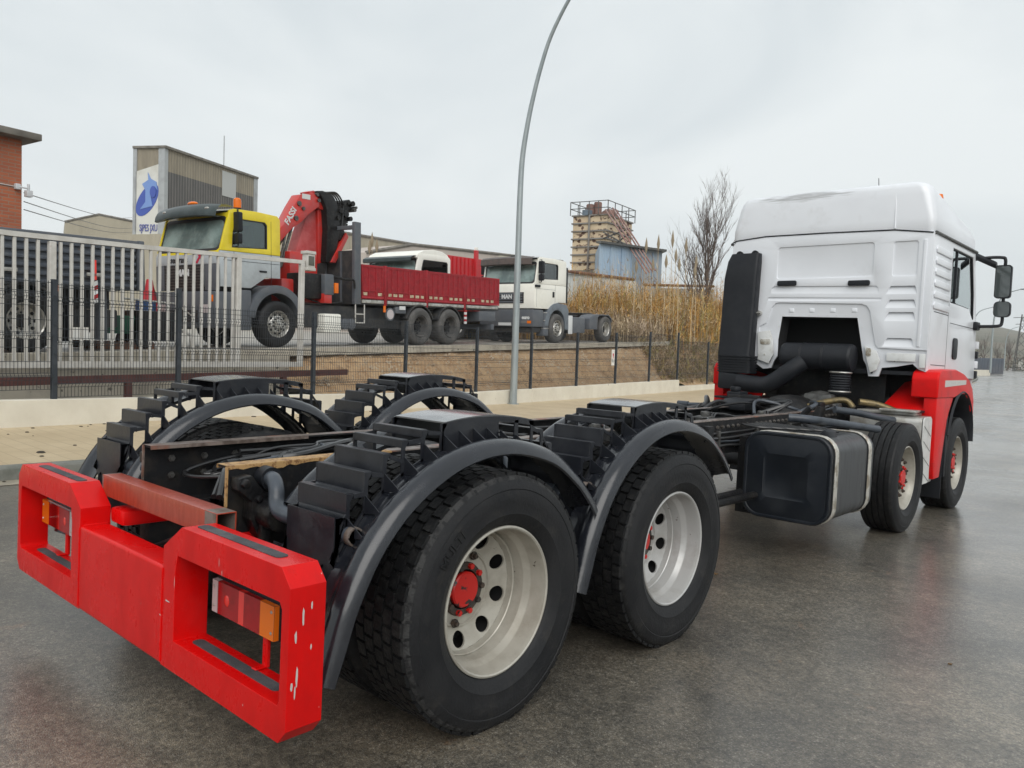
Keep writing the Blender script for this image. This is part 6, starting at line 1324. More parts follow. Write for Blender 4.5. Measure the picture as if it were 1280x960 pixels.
for s_, z_, r_ in ((8.86, 5.10, 0.07), (8.70, 5.12, 0.06), (8.93, 4.95, 0.05), (8.56, 5.06, 0.06), (8.44, 4.86, 0.07), (8.78, 4.70, 0.06), (8.62, 4.80, 0.09), (8.36, 4.66, 0.06), (8.98, 5.02, 0.035)):
    mb = MB(); mb.cyl((0.02, s_ - 4.3, z_ - 1.14 - 0.0305 * s_), (0.46, s_ - 4.3, z_ - 1.14 - 0.0305 * s_), r_, 12); mb.build('jib_roller', M_OILY if r_ > 0.055 else M_GREYMET, yt)
for k in range(7):
    mb = MB(); x = 0.05 + 0.06 * k; mb.tube(spline([(x, 7.80 - 4.3 + 0.02 * k, 5.20 - 1.38), (x + 0.03, 8.15 - 4.3 + 0.02 * k, 5.27 - 1.39), (x, 8.42 - 4.3 + 0.02 * k, 5.0 - 1.40), (x + 0.02, 8.46 - 4.3, 4.4 - 1.40)], 5), 0.022, 6); mb.build('crane_hose', M_CABLE, yt)
mb = MB(); c = (8.80 - 4.3, 4.62 - 1.41); mb.tube([(0.2, c[0] + 0.09 * math.cos(t), c[1] + 0.09 * math.sin(t)) for t in [i * 0.5 for i in range(13)]], 0.025, 8); mb.build('hook_ring', M_OILY, yt)
for k, (s, z) in enumerate(((7.02, 4.45), (7.12, 4.82), (7.25, 4.72), (7.75, 5.0), (7.70, 5.14))):
    mb = MB(); mb.cyl((0.15, s - 4.3, z - 1.14 - 0.0305 * s), (0.40, s - 4.3, z - 1.14 - 0.0305 * s), 0.06 if k < 2 else 0.045, 14); mb.build('pivot_pin', M_GREYMET, yt)
mb = MB(); mb.box(0.361, 0.366, 7.22 - 4.3, 7.48 - 4.3, 3.60, 3.72); mb.build('rating_plate', M_SIGNW, yt)
tx = text_mb('FASSI', 0.21, 0.008, 0.006); tx.v = [(0.366 + c_, 0.0 + a * math.cos(1.0) - b * math.sin(1.0), a * math.sin(1.0) + b * math.cos(1.0)) for a, b, c_ in tx.v]; tx.build('lettering', M_SIGNW, yt, (0, 6.86 - 4.3, 4.48 - 1.35))
for a, b_, r_ in (((0.1, 2.2, 2.2), (0.1, 2.95, 3.25), 0.07), ((0.25, 2.35, 1.9), (0.22, 2.75, 3.0), 0.035), ((0.30, 2.2, 1.6), (0.3, 2.5, 2.9), 0.03)): mb = MB(); mb.tube([a, b_], r_, 12); mb.build('hydraulic_ram', M_GREYMET, yt)
boxp(yt, 'crane_base', M_CRANER, -0.5, 0.75, 1.95, 3.35, 1.05, 1.60, 0.05); boxp(yt, 'crane_pedestal', M_CRANER, -0.35, 0.45, 2.45, 3.35, 1.6, 2.3, 0.08)
boxp(yt, 'valve_bank', M_OILY, 0.5, 1.05, 2.3, 3.1, 1.15, 1.75, 0.04); boxp(yt, 'stabiliser_beam', M_CRANER, -1.15, 1.15, 2.9, 3.15, 1.05, 1.30, 0.02); boxp(yt, 'stabiliser_leg', M_BGREY, 0.95, 1.17, 2.9, 3.2, 1.25, 1.75, 0.03); boxp(yt, 'side_lamp', M_ORANGE, 1.05, 1.18, 3.22, 3.34, 1.30, 1.55, 0.01)
mb = MB(); mb.tube(spline([(1.1, 3.1, 1.72), (1.12, 3.6, 1.66), (1.12, 3.9, 1.66), (1.12, 3.95, 1.45)], 5), 0.03, 8); mb.tube(spline([(0.9, 2.4, 1.2), (1.0, 3.0, 1.05), (1.05, 3.6, 1.1)], 5), 0.02, 6); mb.build('hydraulic_hoses', M_OILY, yt)
# headboard
for x in (1.02, -1.10): boxp(yt, 'headboard_post', M_BGREY, x, x + 0.10, 3.95, 4.17, 1.06, 3.12, 0.012)
hb = boxp(yt, 'headboard', M_BGDARK, -1.0, 1.02, 4.02, 4.12, 1.06, 2.42, 0.01); boxp(yt, 'headboard_bar', M_BGREY, -1.0, 1.02, 4.02, 4.12, 2.95, 3.05, 0.01); boxp(yt, 'headboard_post', M_BGREY, 0.2, 0.28, 4.02, 4.12, 2.42, 2.95, 0.01)
for x in (-0.6, 0.0, 0.55): boxp(hb, 'headboard_rib', M_BGREY, x, x + 0.05, 3.99, 4.02, 1.1, 2.4)
# bed with four drop-side panels
boxp(yt, 'bed_floor', M_BGDARK, -1.12, 1.10, 4.18, 10.38, 1.06, 1.20); 
for a, b_ in ((4.2, 5.0), (5.15, 6.75), (6.85, 8.5), (8.65, 10.3)): boxp(yt, 'bed_side_rail', M_CHROME, 1.06, 1.135, a, b_, 1.10, 1.18, 0.004)
for sg in (1, -1):
    x0 = 1.06 if sg > 0 else -1.12
    for a, b_ in ((4.20, 5.02), (5.14, 6.72), (6.84, 8.50), (8.62, 10.40)):
        mb = MB(); mb.box(x0 + 0.015, x0 + 0.045, a, b_, 1.24, 2.04)
        mb.box(x0 - 0.0, x0 + 0.06, a, b_, 2.02, 2.08); mb.box(x0, x0 + 0.06, a, b_, 1.22, 1.28); mb.box(x0, x0 + 0.06, a, b_, 1.40, 1.43); mb.box(x0, x0 + 0.06, a, a + 0.06, 1.28, 2.02); mb.box(x0, x0 + 0.06, b_ - 0.06, b_, 1.28, 2.02)
        n_ = max(3, round((b_ - a) / 0.24))
        for k in range(1, n_): y = a + (b_ - a) * k / n_; mb.box(x0 + 0.002, x0 + 0.062, y - 0.025, y + 0.025, 1.28, 2.02)
        pn = mb.build('drop_side', M_BEDR, yt, bevel=0.006, seg=1)
        if sg > 0:
            mb = MB()
            for k in range(n_):
                y = a + (b_ - a) * (k + 0.5) / n_
                if rj.random() < 0.75: mb.box(x0 + 0.044, x0 + 0.049, y - 0.075, y + 0.075, 1.30, 1.375)
            if mb.v: tag(mb, kind=None) if False else None; sr_ = mb.build('slot_row', mat('slot_pale', (0.55, 0.47, 0.33), 0.7, col2=(0.3, 0.2, 0.12), nscale=9), pn); sr_['kind'] = 'stuff'
    for y in (5.03, 6.73, 8.51): boxp(yt, 'side_post', M_BEDR, x0, x0 + 0.065, y, y + 0.10, 1.05, 2.10, 0.006)
boxp(yt, 'tail_board', M_BEDR, -1.06, 1.05, 10.41, 10.46, 1.22, 2.06, 0.006)
# small things slung under the bed
boxp(yt, 'beige_tank', M_CREAM, 0.75, 1.14, 2.92, 3.48, 0.33, 0.80, 0.06)
for y in (3.65, 3.88): mb = MB(); mb.cyl((0.70, y, 0.55), (1.10, y, 0.55), 0.14, 18); mb.build('air_cylinder', M_BGREY, yt, bevel=0.01)
mb = MB()
for a in (3.98, 4.30): mb.box(1.09, 1.11, a, a + 0.025, 0.58, 1.06)
for z in (0.58, 0.80): mb.box(1.09, 1.11, 3.98, 4.32, z, z + 0.025)
mb.build('step_ladder', M_GATE, yt)
mb = MB(); mb.use(0); mb.cyl((1.09, 5.25, 0.83), (1.135, 5.25, 0.83), 0.17, 24); mb.use(1); mb.cyl((1.136, 5.25, 0.83), (1.142, 5.25, 0.83), 0.13, 24); mb.build('work_lamp', [M_BGREY, M_LENSW], yt)
boxp(yt, 'amber_marker', M_ORANGE, 1.13, 1.15, 4.98, 5.06, 0.88, 1.05); boxp(yt, 'number_plate', M_SIGNW, 1.12, 1.14, 5.62, 5.85, 0.96, 1.06); boxp(yt, 'side_box', M_BGREY, 0.95, 1.12, 5.48, 5.90, 0.86, 1.04, 0.02)
mb = MB()
for k in range(6): mb.use(k % 2); mb.box(1.10, 1.13, 8.55, 8.66, 0.62 + 0.07 * k, 0.69 + 0.07 * k)
mb.build('striped_marker', [M_SIGNW, M_LENSR], yt)
boxp(yt, 'rear_underrun', M_BGREY, -1.1, 1.1, 10.0, 10.15, 0.45, 0.62, 0.01); boxp(yt, 'rear_lamp_box', M_BGREY, 0.6, 1.12, 9.3, 10.2, 0.72, 1.02, 0.02)

# ---------------------------------------------------------------- white tractor truck
wt = parked('tractor_truck', 'cream white tractor unit with dark bumper behind the lamp post', 'truck', 16.84, 3.60)
fp = cab_shell(wt, M_CREAM, M_CREAM, 2.06, 2.98, 2.15, 1.12, (0.28, 1.56), (2.22, 2.80), 0.20, bottom=1.20)
mb = MB(); mb.grid([[(x, y - 0.05 * (1 - (x / 1.1) ** 2), z + 0.03 * (1 - (x / 1.1) ** 2)) for x in (-1.08, -0.6, 0, 0.6, 1.08)] for y, z in ((0.30, 2.99), (0.0, 2.97), (-0.16, 2.90), (-0.18, 2.70), (-0.12, 2.66), (0.12, 2.72))]); mb.build('sun_visor', M_BRVISOR, wt, recalc=False, angle=50)
gr = boxp(wt, 'grille', M_LETK, -0.62, 0.66, -0.02, 0.0, 1.38, 1.76, 0.02)
for k in range(4): boxp(gr, 'grille_slat', M_BGREY, -0.58, 0.62, -0.045, -0.02, 1.40 + 0.092 * k, 1.455 + 0.092 * k, 0.006)
text_part('MAN', 0.20, M_SIGNW, wt, (-0.02, -0.052, 1.60), '-y', 0.008)
bp_ = boxp(wt, 'front_bumper', M_BGREY, -1.13, 1.14, -0.14, 0.55, 0.56, 1.16, 0.05)
text_part('euro', 0.16, M_SIGNW, bp_, (0.84, -0.146, 0.88), '-y', 0.010); boxp(bp_, 'fog_lamp', mat('lamp_smoke', (0.16, 0.16, 0.16), 0.2, coat=0.5), 0.66, 0.92, -0.145, -0.135, 0.69, 0.78); boxp(bp_, 'indicator', M_ORANGE, 0.90, 1.06, -0.147, -0.137, 0.68, 0.77); boxp(bp_, 'number_plate', M_SIGNW, -0.30, 0.24, -0.147, -0.138, 0.60, 0.70)
boxp(wt, 'lower_lip', M_BGDARK, -1.05, 1.05, -0.05, 0.5, 0.36, 0.55, 0.03)
for sg in (1, -1):
    mirror(wt, sg * 1.22, 0.24, 2.62)
    arch_part(wt, M_ARCHG, 1.47, 0.58, 0.60, 0.84, sg * 0.80, sg * 1.16, -8, 178); 
    slab(wt, 'arch_corner', M_ARCHG, [(1.47, 1.30), (1.47, 1.44), (2.15, 1.38), (2.32, 1.18), (2.30, 0.85), (2.08, 0.90)], sg * 0.80, sg * 1.155, bevel=0.02)
    for z in (0.50, 0.78, 1.05): boxp(wt, 'cab_step', M_BGREY, sg * 0.85 if sg > 0 else -1.14, 1.14 if sg > 0 else -0.85, 0.56, 0.90, z - 0.25, z, 0.01); boxp(wt, 'step_tread', M_CHROME, sg * 0.90 if sg > 0 else -1.15, 1.15 if sg > 0 else -0.90, 0.56, 0.92, z + 0.001, z + 0.03, 0.006)
    bgwheel(wt, sg * 1.17, 1.47, 0.52, M_CHROME, M_GREYTYRE, False, sg); bgwheel(wt, sg * 1.17, 5.35, 0.515, M_CHROME, M_GREYTYRE, True, sg)
    mb = MB(); pr = [(3.95, 0.50), (3.95, 0.92), (4.2, 1.06), (4.7, 1.10), (5.6, 1.10), (5.85, 0.98), (5.92, 0.80)]; mb.prism(pr + [(5.86, 0.78), (5.80, 0.94), (5.58, 1.055), (4.8, 1.055), (4.65, 0.95), (4.62, 0.50)], 'x', sg * 0.65, sg * 1.17); mb.build('rear_mudguard', M_BGREY, wt, bevel=0.02)
    boxp(wt, 'chassis_rail', M_BGDARK, sg * 0.35 if sg > 0 else -0.45, 0.45 if sg > 0 else -0.35, 0.6, 6.3, 0.72, 0.98)
    boxp(wt, 'white_end_plate', M_SIGNW, sg * 1.13 if sg > 0 else -1.16, 1.16 if sg > 0 else -1.13, 2.32, 2.62, 0.32, 1.0, 0.02)
boxp(wt, 'fuel_tank', M_BGREY, 0.55, 1.12, 2.66, 3.7, 0.35, 0.95, 0.06); boxp(wt, 'catwalk', M_BGDARK, -0.6, 0.6, 2.4, 4.0, 1.0, 1.06); boxp(wt, 'engine', M_BGDARK, -0.6, 0.6, 0.3, 2.4, 0.45, 1.4, 0.05); boxp(wt, 'fifth_wheel', M_OILY, -0.45, 0.45, 4.7, 5.6, 1.0, 1.16, 0.05); boxp(wt, 'intake_stack', M_PLAS, 0.75, 1.08, 2.17, 2.35, 1.45, 2.75, 0.03)
mb = MB(); mb.box(1.11, 1.135, 1.18, 1.30, 1.62, 1.82); mb.build('door_handle', M_PLAS, wt, bevel=0.01); mb = MB(); mb.box(1.116, 1.1195, 1.36, 1.368, 1.4, 2.7); mb.box(1.116, 1.1195, 0.10, 0.108, 1.25, 2.05); mb.box(1.116, 1.1195, 0.1, 1.36, 1.88, 1.888); mb.build('door_gap', M_BGREY, wt); boxp(wt, 'door_deflector', M_PLAS, 1.11, 1.17, -0.02, 0.28, 1.93, 2.02, 0.02)
boxp(wt, 'roof_hatch', M_PLAS, -0.1, 0.12, 0.3, 0.45, 3.0, 3.08, 0.02)

# ---------------------------------------------------------------- white cab behind the red bed
wc = parked('parked_cab', 'white truck cab with dark visor partly hidden behind the red bed', 'truck', 14.05, 6.65)
cab_shell(wc, M_CREAM, M_CREAM, 2.15, 2.98, 1.95, 1.13, (0.35, 1.80), (2.2, 2.78), 0.22)
slab(wc, 'roof_cap', M_CREAM, [(0.10, 2.86), (0.22, 2.98), (0.50, 3.10), (1.0, 3.16), (1.5, 3.13), (1.80, 3.03), (1.95, 2.86), (1.96, 2.80), (0.10, 2.82)], -1.12, 1.12, bevel=0.10, seg=4)
mb = MB(); mb.grid([[(x, y, z) for x in (-1.1, -0.5, 0.5, 1.1)] for y, z in ((0.18, 2.90), (0.0, 2.89), (-0.14, 2.82), (-0.16, 2.72), (-0.10, 2.68), (0.1, 2.72))]); mb.build('sun_visor', M_VISOR, wc, recalc=False, angle=50)
for sg in (1, -1): bgwheel(wc, sg * 1.15, 1.4, 0.52, M_CHROME, M_GREYTYRE, False, sg); bgwheel(wc, sg * 1.15, 5.0, 0.52, M_CHROME, M_GREYTYRE, True, sg); boxp(wc, 'chassis_rail', M_BGDARK, sg * 0.35 if sg > 0 else -0.45, 0.45 if sg > 0 else -0.35, 0.6, 5.6, 0.72, 0.98)
boxp(wc, 'front_bumper', M_BGREY, -1.13, 1.13, -0.1, 0.5, 0.5, 1.15, 0.05)
# ---------------------------------------------------------------- red tipper body behind the tractor unit
rt = parked('red_tipper', 'bright red tipper body with tall corner post behind the tractor unit', 'truck', 17.75, 8.3)
M_TIPR = mat('tipper_red', (0.48, 0.015, 0.022), 0.4, col2=(0.40, 0.018, 0.02), nscale=5)
tb_ = boxp(rt, 'tipper_body', M_TIPR, -1.22, 1.22, 0.0, 5.0, 1.1, 3.28, 0.02)
for k in range(8): boxp(tb_, 'body_rib', M_TIPR, -1.2 + 0.32 * k, -1.13 + 0.32 * k, -0.05, 0.0, 1.2, 3.25)
for k in range(7): boxp(tb_, 'body_rib', M_TIPR, 1.22, 1.27, 0.1 + 0.26 * k, 0.16 + 0.26 * k, 1.2, 3.25)
boxp(rt, 'corner_post', M_TIPR, 1.24, 1.36, 1.72, 1.90, 1.1, 3.60, 0.01); boxp(rt, 'post_cap', M_CREAM, 1.25, 1.35, 1.74, 1.88, 3.60, 3.72, 0.01)
for sg in (1, -1):
    boxp(rt, 'chassis_rail', M_BGDARK, sg * 0.35 if sg > 0 else -0.45, 0.45 if sg > 0 else -0.35, -1.8, 5.2, 0.75, 1.08)
    for y in (0.8, 3.2, 4.5): bgwheel(rt, sg * 1.15, y, 0.52, M_CHROME, M_GREYTYRE, True, sg)

# ---------------------------------------------------------------- dark tipper on the left behind the gate
dt = parked('dark_tipper', 'dark blue grey tipper truck parked behind the bar gate', 'truck', 0.0, 3.05)
M_TIPD = mat('tipper_dark', (0.055, 0.066, 0.085), 0.45, col2=(0.085, 0.095, 0.11), nscale=5, npos=(0.45, 0.65), col3=(0.13, 0.10, 0.08), n3=(0.66, 0.72), s3=8)
db = boxp(dt, 'tipper_body', M_TIPD, -1.2, 1.22, -5.5, 2.05, 1.10, 1.90, 0.02)
for k in range(6): boxp(db, 'body_rib', M_TIPD, 1.221, 1.27, -5.5, 2.05, 1.14 + 0.13 * k, 1.20 + 0.13 * k, 0.012)
boxp(db, 'top_rail', M_BGREY, 1.19, 1.30, -5.5, 2.08, 1.86, 1.98, 0.02); boxp(db, 'tail_frame', M_BGREY, -1.2, 1.3, 2.085, 2.20, 1.10, 1.99, 0.02)
for y in (-0.2, 1.15): boxp(db, 'body_hook', M_CHROME, 1.27, 1.31, y, y + 0.25, 1.30, 1.36, 0.008)
for sg in (1, -1):
    for y in (0.2, -1.2, -4.6): bgwheel(dt, sg * 1.22, y, 0.52, M_CHROME if y > 0 else M_CHROME, M_RUB, True, sg)
    for y in (0.2, -1.2): arch_part(dt, M_BGDARK, y, 0.52, 0.58, 0.63, sg * 0.80, sg * 1.22, 15, 165, 'mudguard')
    boxp(dt, 'chassis_rail', M_BGDARK, sg * 0.35 if sg > 0 else -0.45, 0.45 if sg > 0 else -0.35, -6, 2.0, 0.75, 1.1)
    boxp(dt, 'mudflap', M_PLAS, sg * 0.7 if sg > 0 else -1.2, 1.2 if sg > 0 else -0.7, 0.86, 0.88, 0.18, 0.85); boxp(dt, 'underrun_post', M_BGREY, sg * 0.9 if sg > 0 else -1.1, 1.1 if sg > 0 else -0.9, 1.45, 1.6, 0.2, 1.1, 0.02)
boxp(dt, 'underbody', M_BGDARK, -0.9, 0.9, -5.4, 1.9, 0.42, 0.74, 0.03); boxp(dt, 'side_lamp', M_ORANGE, 1.20, 1.24, 0.62, 0.72, 1.02, 1.12)
mb = MB()
for k in range(5): mb.use(k % 2); mb.prism([(1.25, 0.82 + 0.075 * k), (1.33, 0.86 + 0.075 * k), (1.33, 0.935 + 0.075 * k), (1.25, 0.895 + 0.075 * k)], 'x', 1.28, 1.30)
mb.build('striped_board', [M_SIGNW, M_LENSR], dt); boxp(dt, 'red_reflector', M_LENSR2, 1.28, 1.31, 1.26, 1.31, 1.24, 1.58)
# odds and ends piled in the yard between the two trucks
mb = MB(); mb.lathe([(0.0, 0), (0.19, 0.0), (0.20, 0.2), (0.19, 0.22), (0.20, 0.4), (0.19, 0.55), (0, 0.55)], ax='z', n=20); tag(mb.build('blue_drum', mat('drum_blue', (0.02, 0.07, 0.20), 0.45), None, W(3.3, 3.6, zy(3.3) + 0.42)), 'blue drum standing in the yard beside the dark tipper', 'drum')
mb = MB(); mb.prism([(-0.3, 0), (0.3, 0), (0.38, 0.35), (-0.38, 0.35)], 'y', -0.3, 0.3); tag(mb.build('green_crate', mat('crate_green', (0.02, 0.12, 0.07), 0.6), None, W(2.35, 3.2, zy(2.3) + 0.30), bevel=0.02), 'green plastic crate on a pallet behind the gate', 'crate')
pl_ = thing('wooden_pallet', 'weathered wooden pallet under the green crate', 'pallet', W(2.4, 3.2, zy(2.4)), (0, 0, FTH))
for k in range(6): boxp(pl_, 'plank', mat('pallet_wood', (0.16, 0.075, 0.045), 0.8, col2=(0.10, 0.05, 0.03), nscale=6), -0.5, 0.5, -0.6 + 0.2 * k, -0.47 + 0.2 * k, 0.12, 0.15)
for k in range(3): boxp(pl_, 'bearer', MATS['pallet_wood'], -0.5 + 0.45 * k, -0.40 + 0.45 * k, -0.6, 0.55, 0.0, 0.12)
tarp = MB(); rq = random.Random(2); tarp.grid([[(0.17 * math.cos(a) * (1.15 - t * 0.8) * rq.uniform(0.85, 1.15), 0.17 * math.sin(a) * (1.15 - t * 0.8) * rq.uniform(0.85, 1.15), 0.7 * t) for a in [i * math.pi / 7 for i in range(14)]] for t in (0, 0.2, 0.4, 0.6, 0.8, 0.95, 1.0)], cv=True)
tag(tarp.build('red_cover', mat('cover_red', (0.45, 0.02, 0.03), 0.5), None, W(3.75, 4.2, zy(3.7) + 0.75)), 'bundled red cover over a frame behind the gate', 'cover')
boxp(None, 'grey_pump', M_GREYMET, *[v for v in (0, 0.1, 0, 0.1, 0, 0.1)]) if False else None
pm = thing('diesel_pump', 'dark motor pump with pipes standing on the yard behind the gate', 'pump', W(3.0, 3.0, zy(3.0)), (0, 0, FTH)); boxp(pm, 'pump_body', M_OILY, -0.3, 0.3, -0.4, 0.5, 0.15, 0.75, 0.06); mb = MB(); mb.tube([(0.32, -0.7, 0.95), (0.32, 0.4, 0.92), (0.3, 0.75, 0.70)], 0.018, 8); mb.tube([(0.1, 0.6, 0.4), (0.35, 0.7, 0.3), (0.35, 0.75, 0.0)], 0.03, 8); mb.build('pipe_frame', M_CHROME, pm); mb = MB(); mb.cyl((-0.35, -0.3, 0.18), (0.35, -0.3, 0.18), 0.18, 16); mb.build('pump_wheel', M_RUB, pm)

# ---------------------------------------------------------------- lamp post
M_GALV = mat('galvanised', (0.33, 0.37, 0.38), 0.42, metal=0.35, col2=(0.27, 0.31, 0.325), nscale=5, stretch=(2, 2, 0.4))
lp = thing('lamp_post', 'tall galvanised lamp post with curved top beside the cream wall', 'lamp post', W(11.65, -0.13, base_z(11.65)), (0, 0, FTH))
prof = [(0, 0.0, 0.100), (0, 1.1, 0.097), (0, 2.2, 0.092), (0, 3.3, 0.088), (0, 4.4, 0.082), (0, 5.5, 0.078), (0.03, 6.55, 0.072), (0.15, 7.4, 0.066), (0.30, 8.12, 0.060), (0.52, 8.92, 0.055), (0.81, 9.7, 0.050), (1.30, 10.5, 0.045), (1.75, 11.0, 0.042), (2.3, 11.4, 0.04)]
sp_ = spline([(a, 0, b) for a, b, c in prof], 4); rr_ = []
for i in range(len(sp_)): k = i / 4; j = min(int(k), len(prof) - 2); rr_.append(prof[j][2] + (prof[j + 1][2] - prof[j][2]) * (k - j))
mb = MB(); mb.tube(sp_, rr_, 18); mb.build('mast', M_GALV, lp)
mb = MB(); mb.cyl((0, 0, 0), (0, 0, 0.02), 0.16, 18); mb.build('base_plate', M_GALV, lp)
mb = MB(); mb.ball((2.6, 0, 11.48), 0.35, 0.14, 0.08, 14, 8); mb.build('lantern', M_GALV, lp)
# ================================================================ buildings behind the yard
def corr_mat(name, c1, c2, scale, dirt, horiz=False, rough=0.6, damt=0.6, bump=0.4):
    m = bpy.data.materials.new(name); m.use_nodes = True
    n = m.node_tree.nodes; l = m.node_tree.links; b = n['Principled BSDF']
    tc = n.new('ShaderNodeTexCoord'); w = n.new('ShaderNodeTexWave'); w.wave_type = 'BANDS'; w.bands_direction = 'Z' if horiz else 'DIAGONAL'
    mp = n.new('ShaderNodeMapping'); mp.inputs['Scale'].default_value = (1, 1, 1 if horiz else 0); l.new(tc.outputs['Object'], mp.inputs[0]); l.new(mp.outputs[0], w.inputs[0]); w.inputs['Scale'].default_value = scale
    mx = n.new('ShaderNodeMixRGB'); mx.inputs[1].default_value = (*c1, 1); mx.inputs[2].default_value = (*c2, 1); l.new(w.outputs['Fac'], mx.inputs[0])
    no = n.new('ShaderNodeTexNoise'); no.inputs['Scale'].default_value = 0.5; no.inputs['Detail'].default_value = 8; no.inputs['Roughness'].default_value = 0.7
    mp2 = n.new('ShaderNodeMapping'); mp2.inputs['Scale'].default_value = (2, 2, 0.5); l.new(tc.outputs['Object'], mp2.inputs[0]); l.new(mp2.outputs[0], no.inputs['Vector'])
    mr = n.new('ShaderNodeMapRange'); mr.inputs[1].default_value = 0.42; mr.inputs[2].default_value = 0.68; mr.inputs[4].default_value = damt; l.new(no.outputs['Fac'], mr.inputs[0])
    m2 = n.new('ShaderNodeMixRGB'); l.new(mr.outputs[0], m2.inputs[0]); l.new(mx.outputs[0], m2.inputs[1]); m2.inputs[2].default_value = (*dirt, 1); l.new(m2.outputs[0], b.inputs['Base Color'])
    b.inputs['Roughness'].default_value = rough
    bp = n.new('ShaderNodeBump'); bp.inputs['Strength'].default_value = bump; bp.inputs['Distance'].default_value = 0.05; l.new(w.outputs['Fac'], bp.inputs['Height']); l.new(bp.outputs[0], b.inputs['Normal'])
    return m
def plan(px, d): p = at_px(px, 430, d); return Vector((p.x, p.y))
def zpx(py, px, d): return at_px(px, py, d).z
def vprism(name, m, pts, z0, z1, parent=None, **kw):
    mb = MB(); mb.prism([(p[0], p[1]) for p in pts], 'z', z0, z1); return mb.build(name, m, parent, **kw)
M_BRICK = brick_mat('red_brick', (0.46, 0.13, 0.055), (0.36, 0.095, 0.045), (0.30, 0.19, 0.13), 1.0, 0.26, 0.075, 0.010, 0.85, 0.5, (0.22, 0.08, 0.05), yz=True, damt=0.45)
M_CONC = mat('aged_concrete', (0.20, 0.185, 0.16), 0.85, col2=(0.12, 0.11, 0.095), nscale=2, npos=(0.4, 0.62), bump=0.2, bscale=20)
# brick building on the left; wall face is parallel to the fence
kb = at_px(27, 280, 17.0); bs = (Vector((kb.x, kb.y)) - F0).dot(FD); bn = (Vector((kb.x, kb.y)) - F0).dot(FN)
zt = zpx(176, 27, 17.0); zc = zpx(163, 30, 16.6)
bb = thing('brick_building', 'red brick building with flat concrete roof slab at the left edge', 'building', W(bs, bn, zy(0)), (0, 0, FTH))
o = boxp(bb, 'wall', M_BRICK, -6, 0, -9, 0, -0.5, zt - zy(0)); boxp(bb, 'roof_slab', M_CONC, -6.3, 0.30, -9.2, 0.28, zt - zy(0), zc - zy(0) + 0.02, 0.02)
cz = zpx(235, 27, 17.0) - zy(0)
mb = MB(); mb.box(0, 0.10, -0.16, -0.06, cz - 0.06, cz + 0.06); mb.tube([(0.08, -0.10, cz), (0.14, 0.06, cz - 0.02)], 0.02, 8); mb.box(0.06, 0.20, 0.02, 0.14, cz - 0.20, cz - 0.06); mb.tube([(0.13, 0.08, cz - 0.05), (0.13, 0.08, cz + 0.08)], 0.03, 8); mb.build('security_camera', mat('camera_white', (0.55, 0.56, 0.57), 0.4), bb, bevel=0.01)
mb = MB(); mb.tube([(0.012, -9, cz + 0.12), (0.012, -4, cz + 0.06), (0.012, -0.1, cz)], 0.012, 6); mb.tube([(0.01, -0.8, cz - 0.9), (0.01, -0.75, cz - 1.6), (0.01, -0.78, cz - 2.5)], 0.008, 6); mb.build('wall_cable', M_GATE, bb)
# overhead wires from the brick building
ow = thing('overhead_wires', 'three thin sagging wires behind the dark tipper', 'wires')
for y0, y1 in ((241, 272), (252, 285), (262, 290)):
    a, b_ = at_px(30, y0, 17.2), at_px(165, y1, 60); mb = MB(); mb.tube([a + (b_ - a) * (k / 10) - Vector((0, 0, 0.6 * math.sin(math.pi * k / 10) * (0.3 + 0.1))) for k in range(11)], 0.012, 5); mb.build('wire', M_GREYMET, ow)
# corrugated block with the blue emblem
K, A, B_ = plan(203, 75), plan(165, 75.6), plan(318, 88)
z1, z0 = zpx(188, 203, 75), 0.0
lb = thing('emblem_building', 'tall corrugated grey building with blue oval emblem on white panel', 'building')
M_ASB = corr_mat('dark_corrugated', (0.055, 0.052, 0.05), (0.15, 0.14, 0.13), 3.2, (0.05, 0.048, 0.046))
M_ASB2 = corr_mat('beige_corrugated', (0.22, 0.19, 0.14), (0.30, 0.26, 0.19), 3.2, (0.14, 0.12, 0.09))
vprism('wall', M_ASB, [K, A, A + B_ - K, B_], z0, z1 - 2.1, lb); vprism('upper_wall', M_ASB2, [K, A, A + B_ - K, B_], z1 - 2.1, z1, lb)
uA = (A - K).normalized(); uB = (B_ - K).normalized(); nA = Vector((uA.y, -uA.x)); nA = nA if nA.dot(Vector((CAM_LOC.x, CAM_LOC.y)) - K) > 0 else -nA
nB = Vector((uB.y, -uB.x)); nB = nB if nB.dot(Vector((CAM_LOC.x, CAM_LOC.y)) - K) > 0 else -nB
M_PANELW = mat('panel_white', (0.60, 0.60, 0.56), 0.6, col2=(0.47, 0.46, 0.41), nscale=0.5, npos=(0.5, 0.7))
LA, LB = (A - K).length, (B_ - K).length
def onA(u, z, d): p = K + uA * u + nA * d; return (p.x, p.y, z)
def onB(u, z, d): p = K + uB * u + nB * d; return (p.x, p.y, z)
def quadA(name, m, pts, d, th=0.06):
    mb = MB(); n = len(pts); mb.add([onA(u, z, d) for u, z in pts] + [onA(u, z, d - th) for u, z in pts], [list(range(n))] + [(i, (i + 1) % n, n + (i + 1) % n, n + i) for i in range(n)]); return mb.build(name, m, lb)
quadA('white_panel', M_PANELW, [(0.5, z1 - 1.5), (LA - 0.3, z1 - 2.2), (LA - 0.3, z1 - 9.2), (0.5, z1 - 8.7)], 0.10)
cA, cz_ = LA * 0.52, z1 - 4.9
def ell(rx, rz, th, cx, cz2, n=28): return [(cx + rx * math.cos(t) * math.cos(th) - rz * math.sin(t) * math.sin(th), cz2 + rx * math.cos(t) * math.sin(th) + rz * math.sin(t) * math.cos(th)) for t in [2 * math.pi * i / n for i in range(n)]]
M_EMB, M_EMB2 = mat('emblem_blue', (0.045, 0.085, 0.36), 0.5), mat('emblem_light', (0.16, 0.27, 0.56), 0.5)
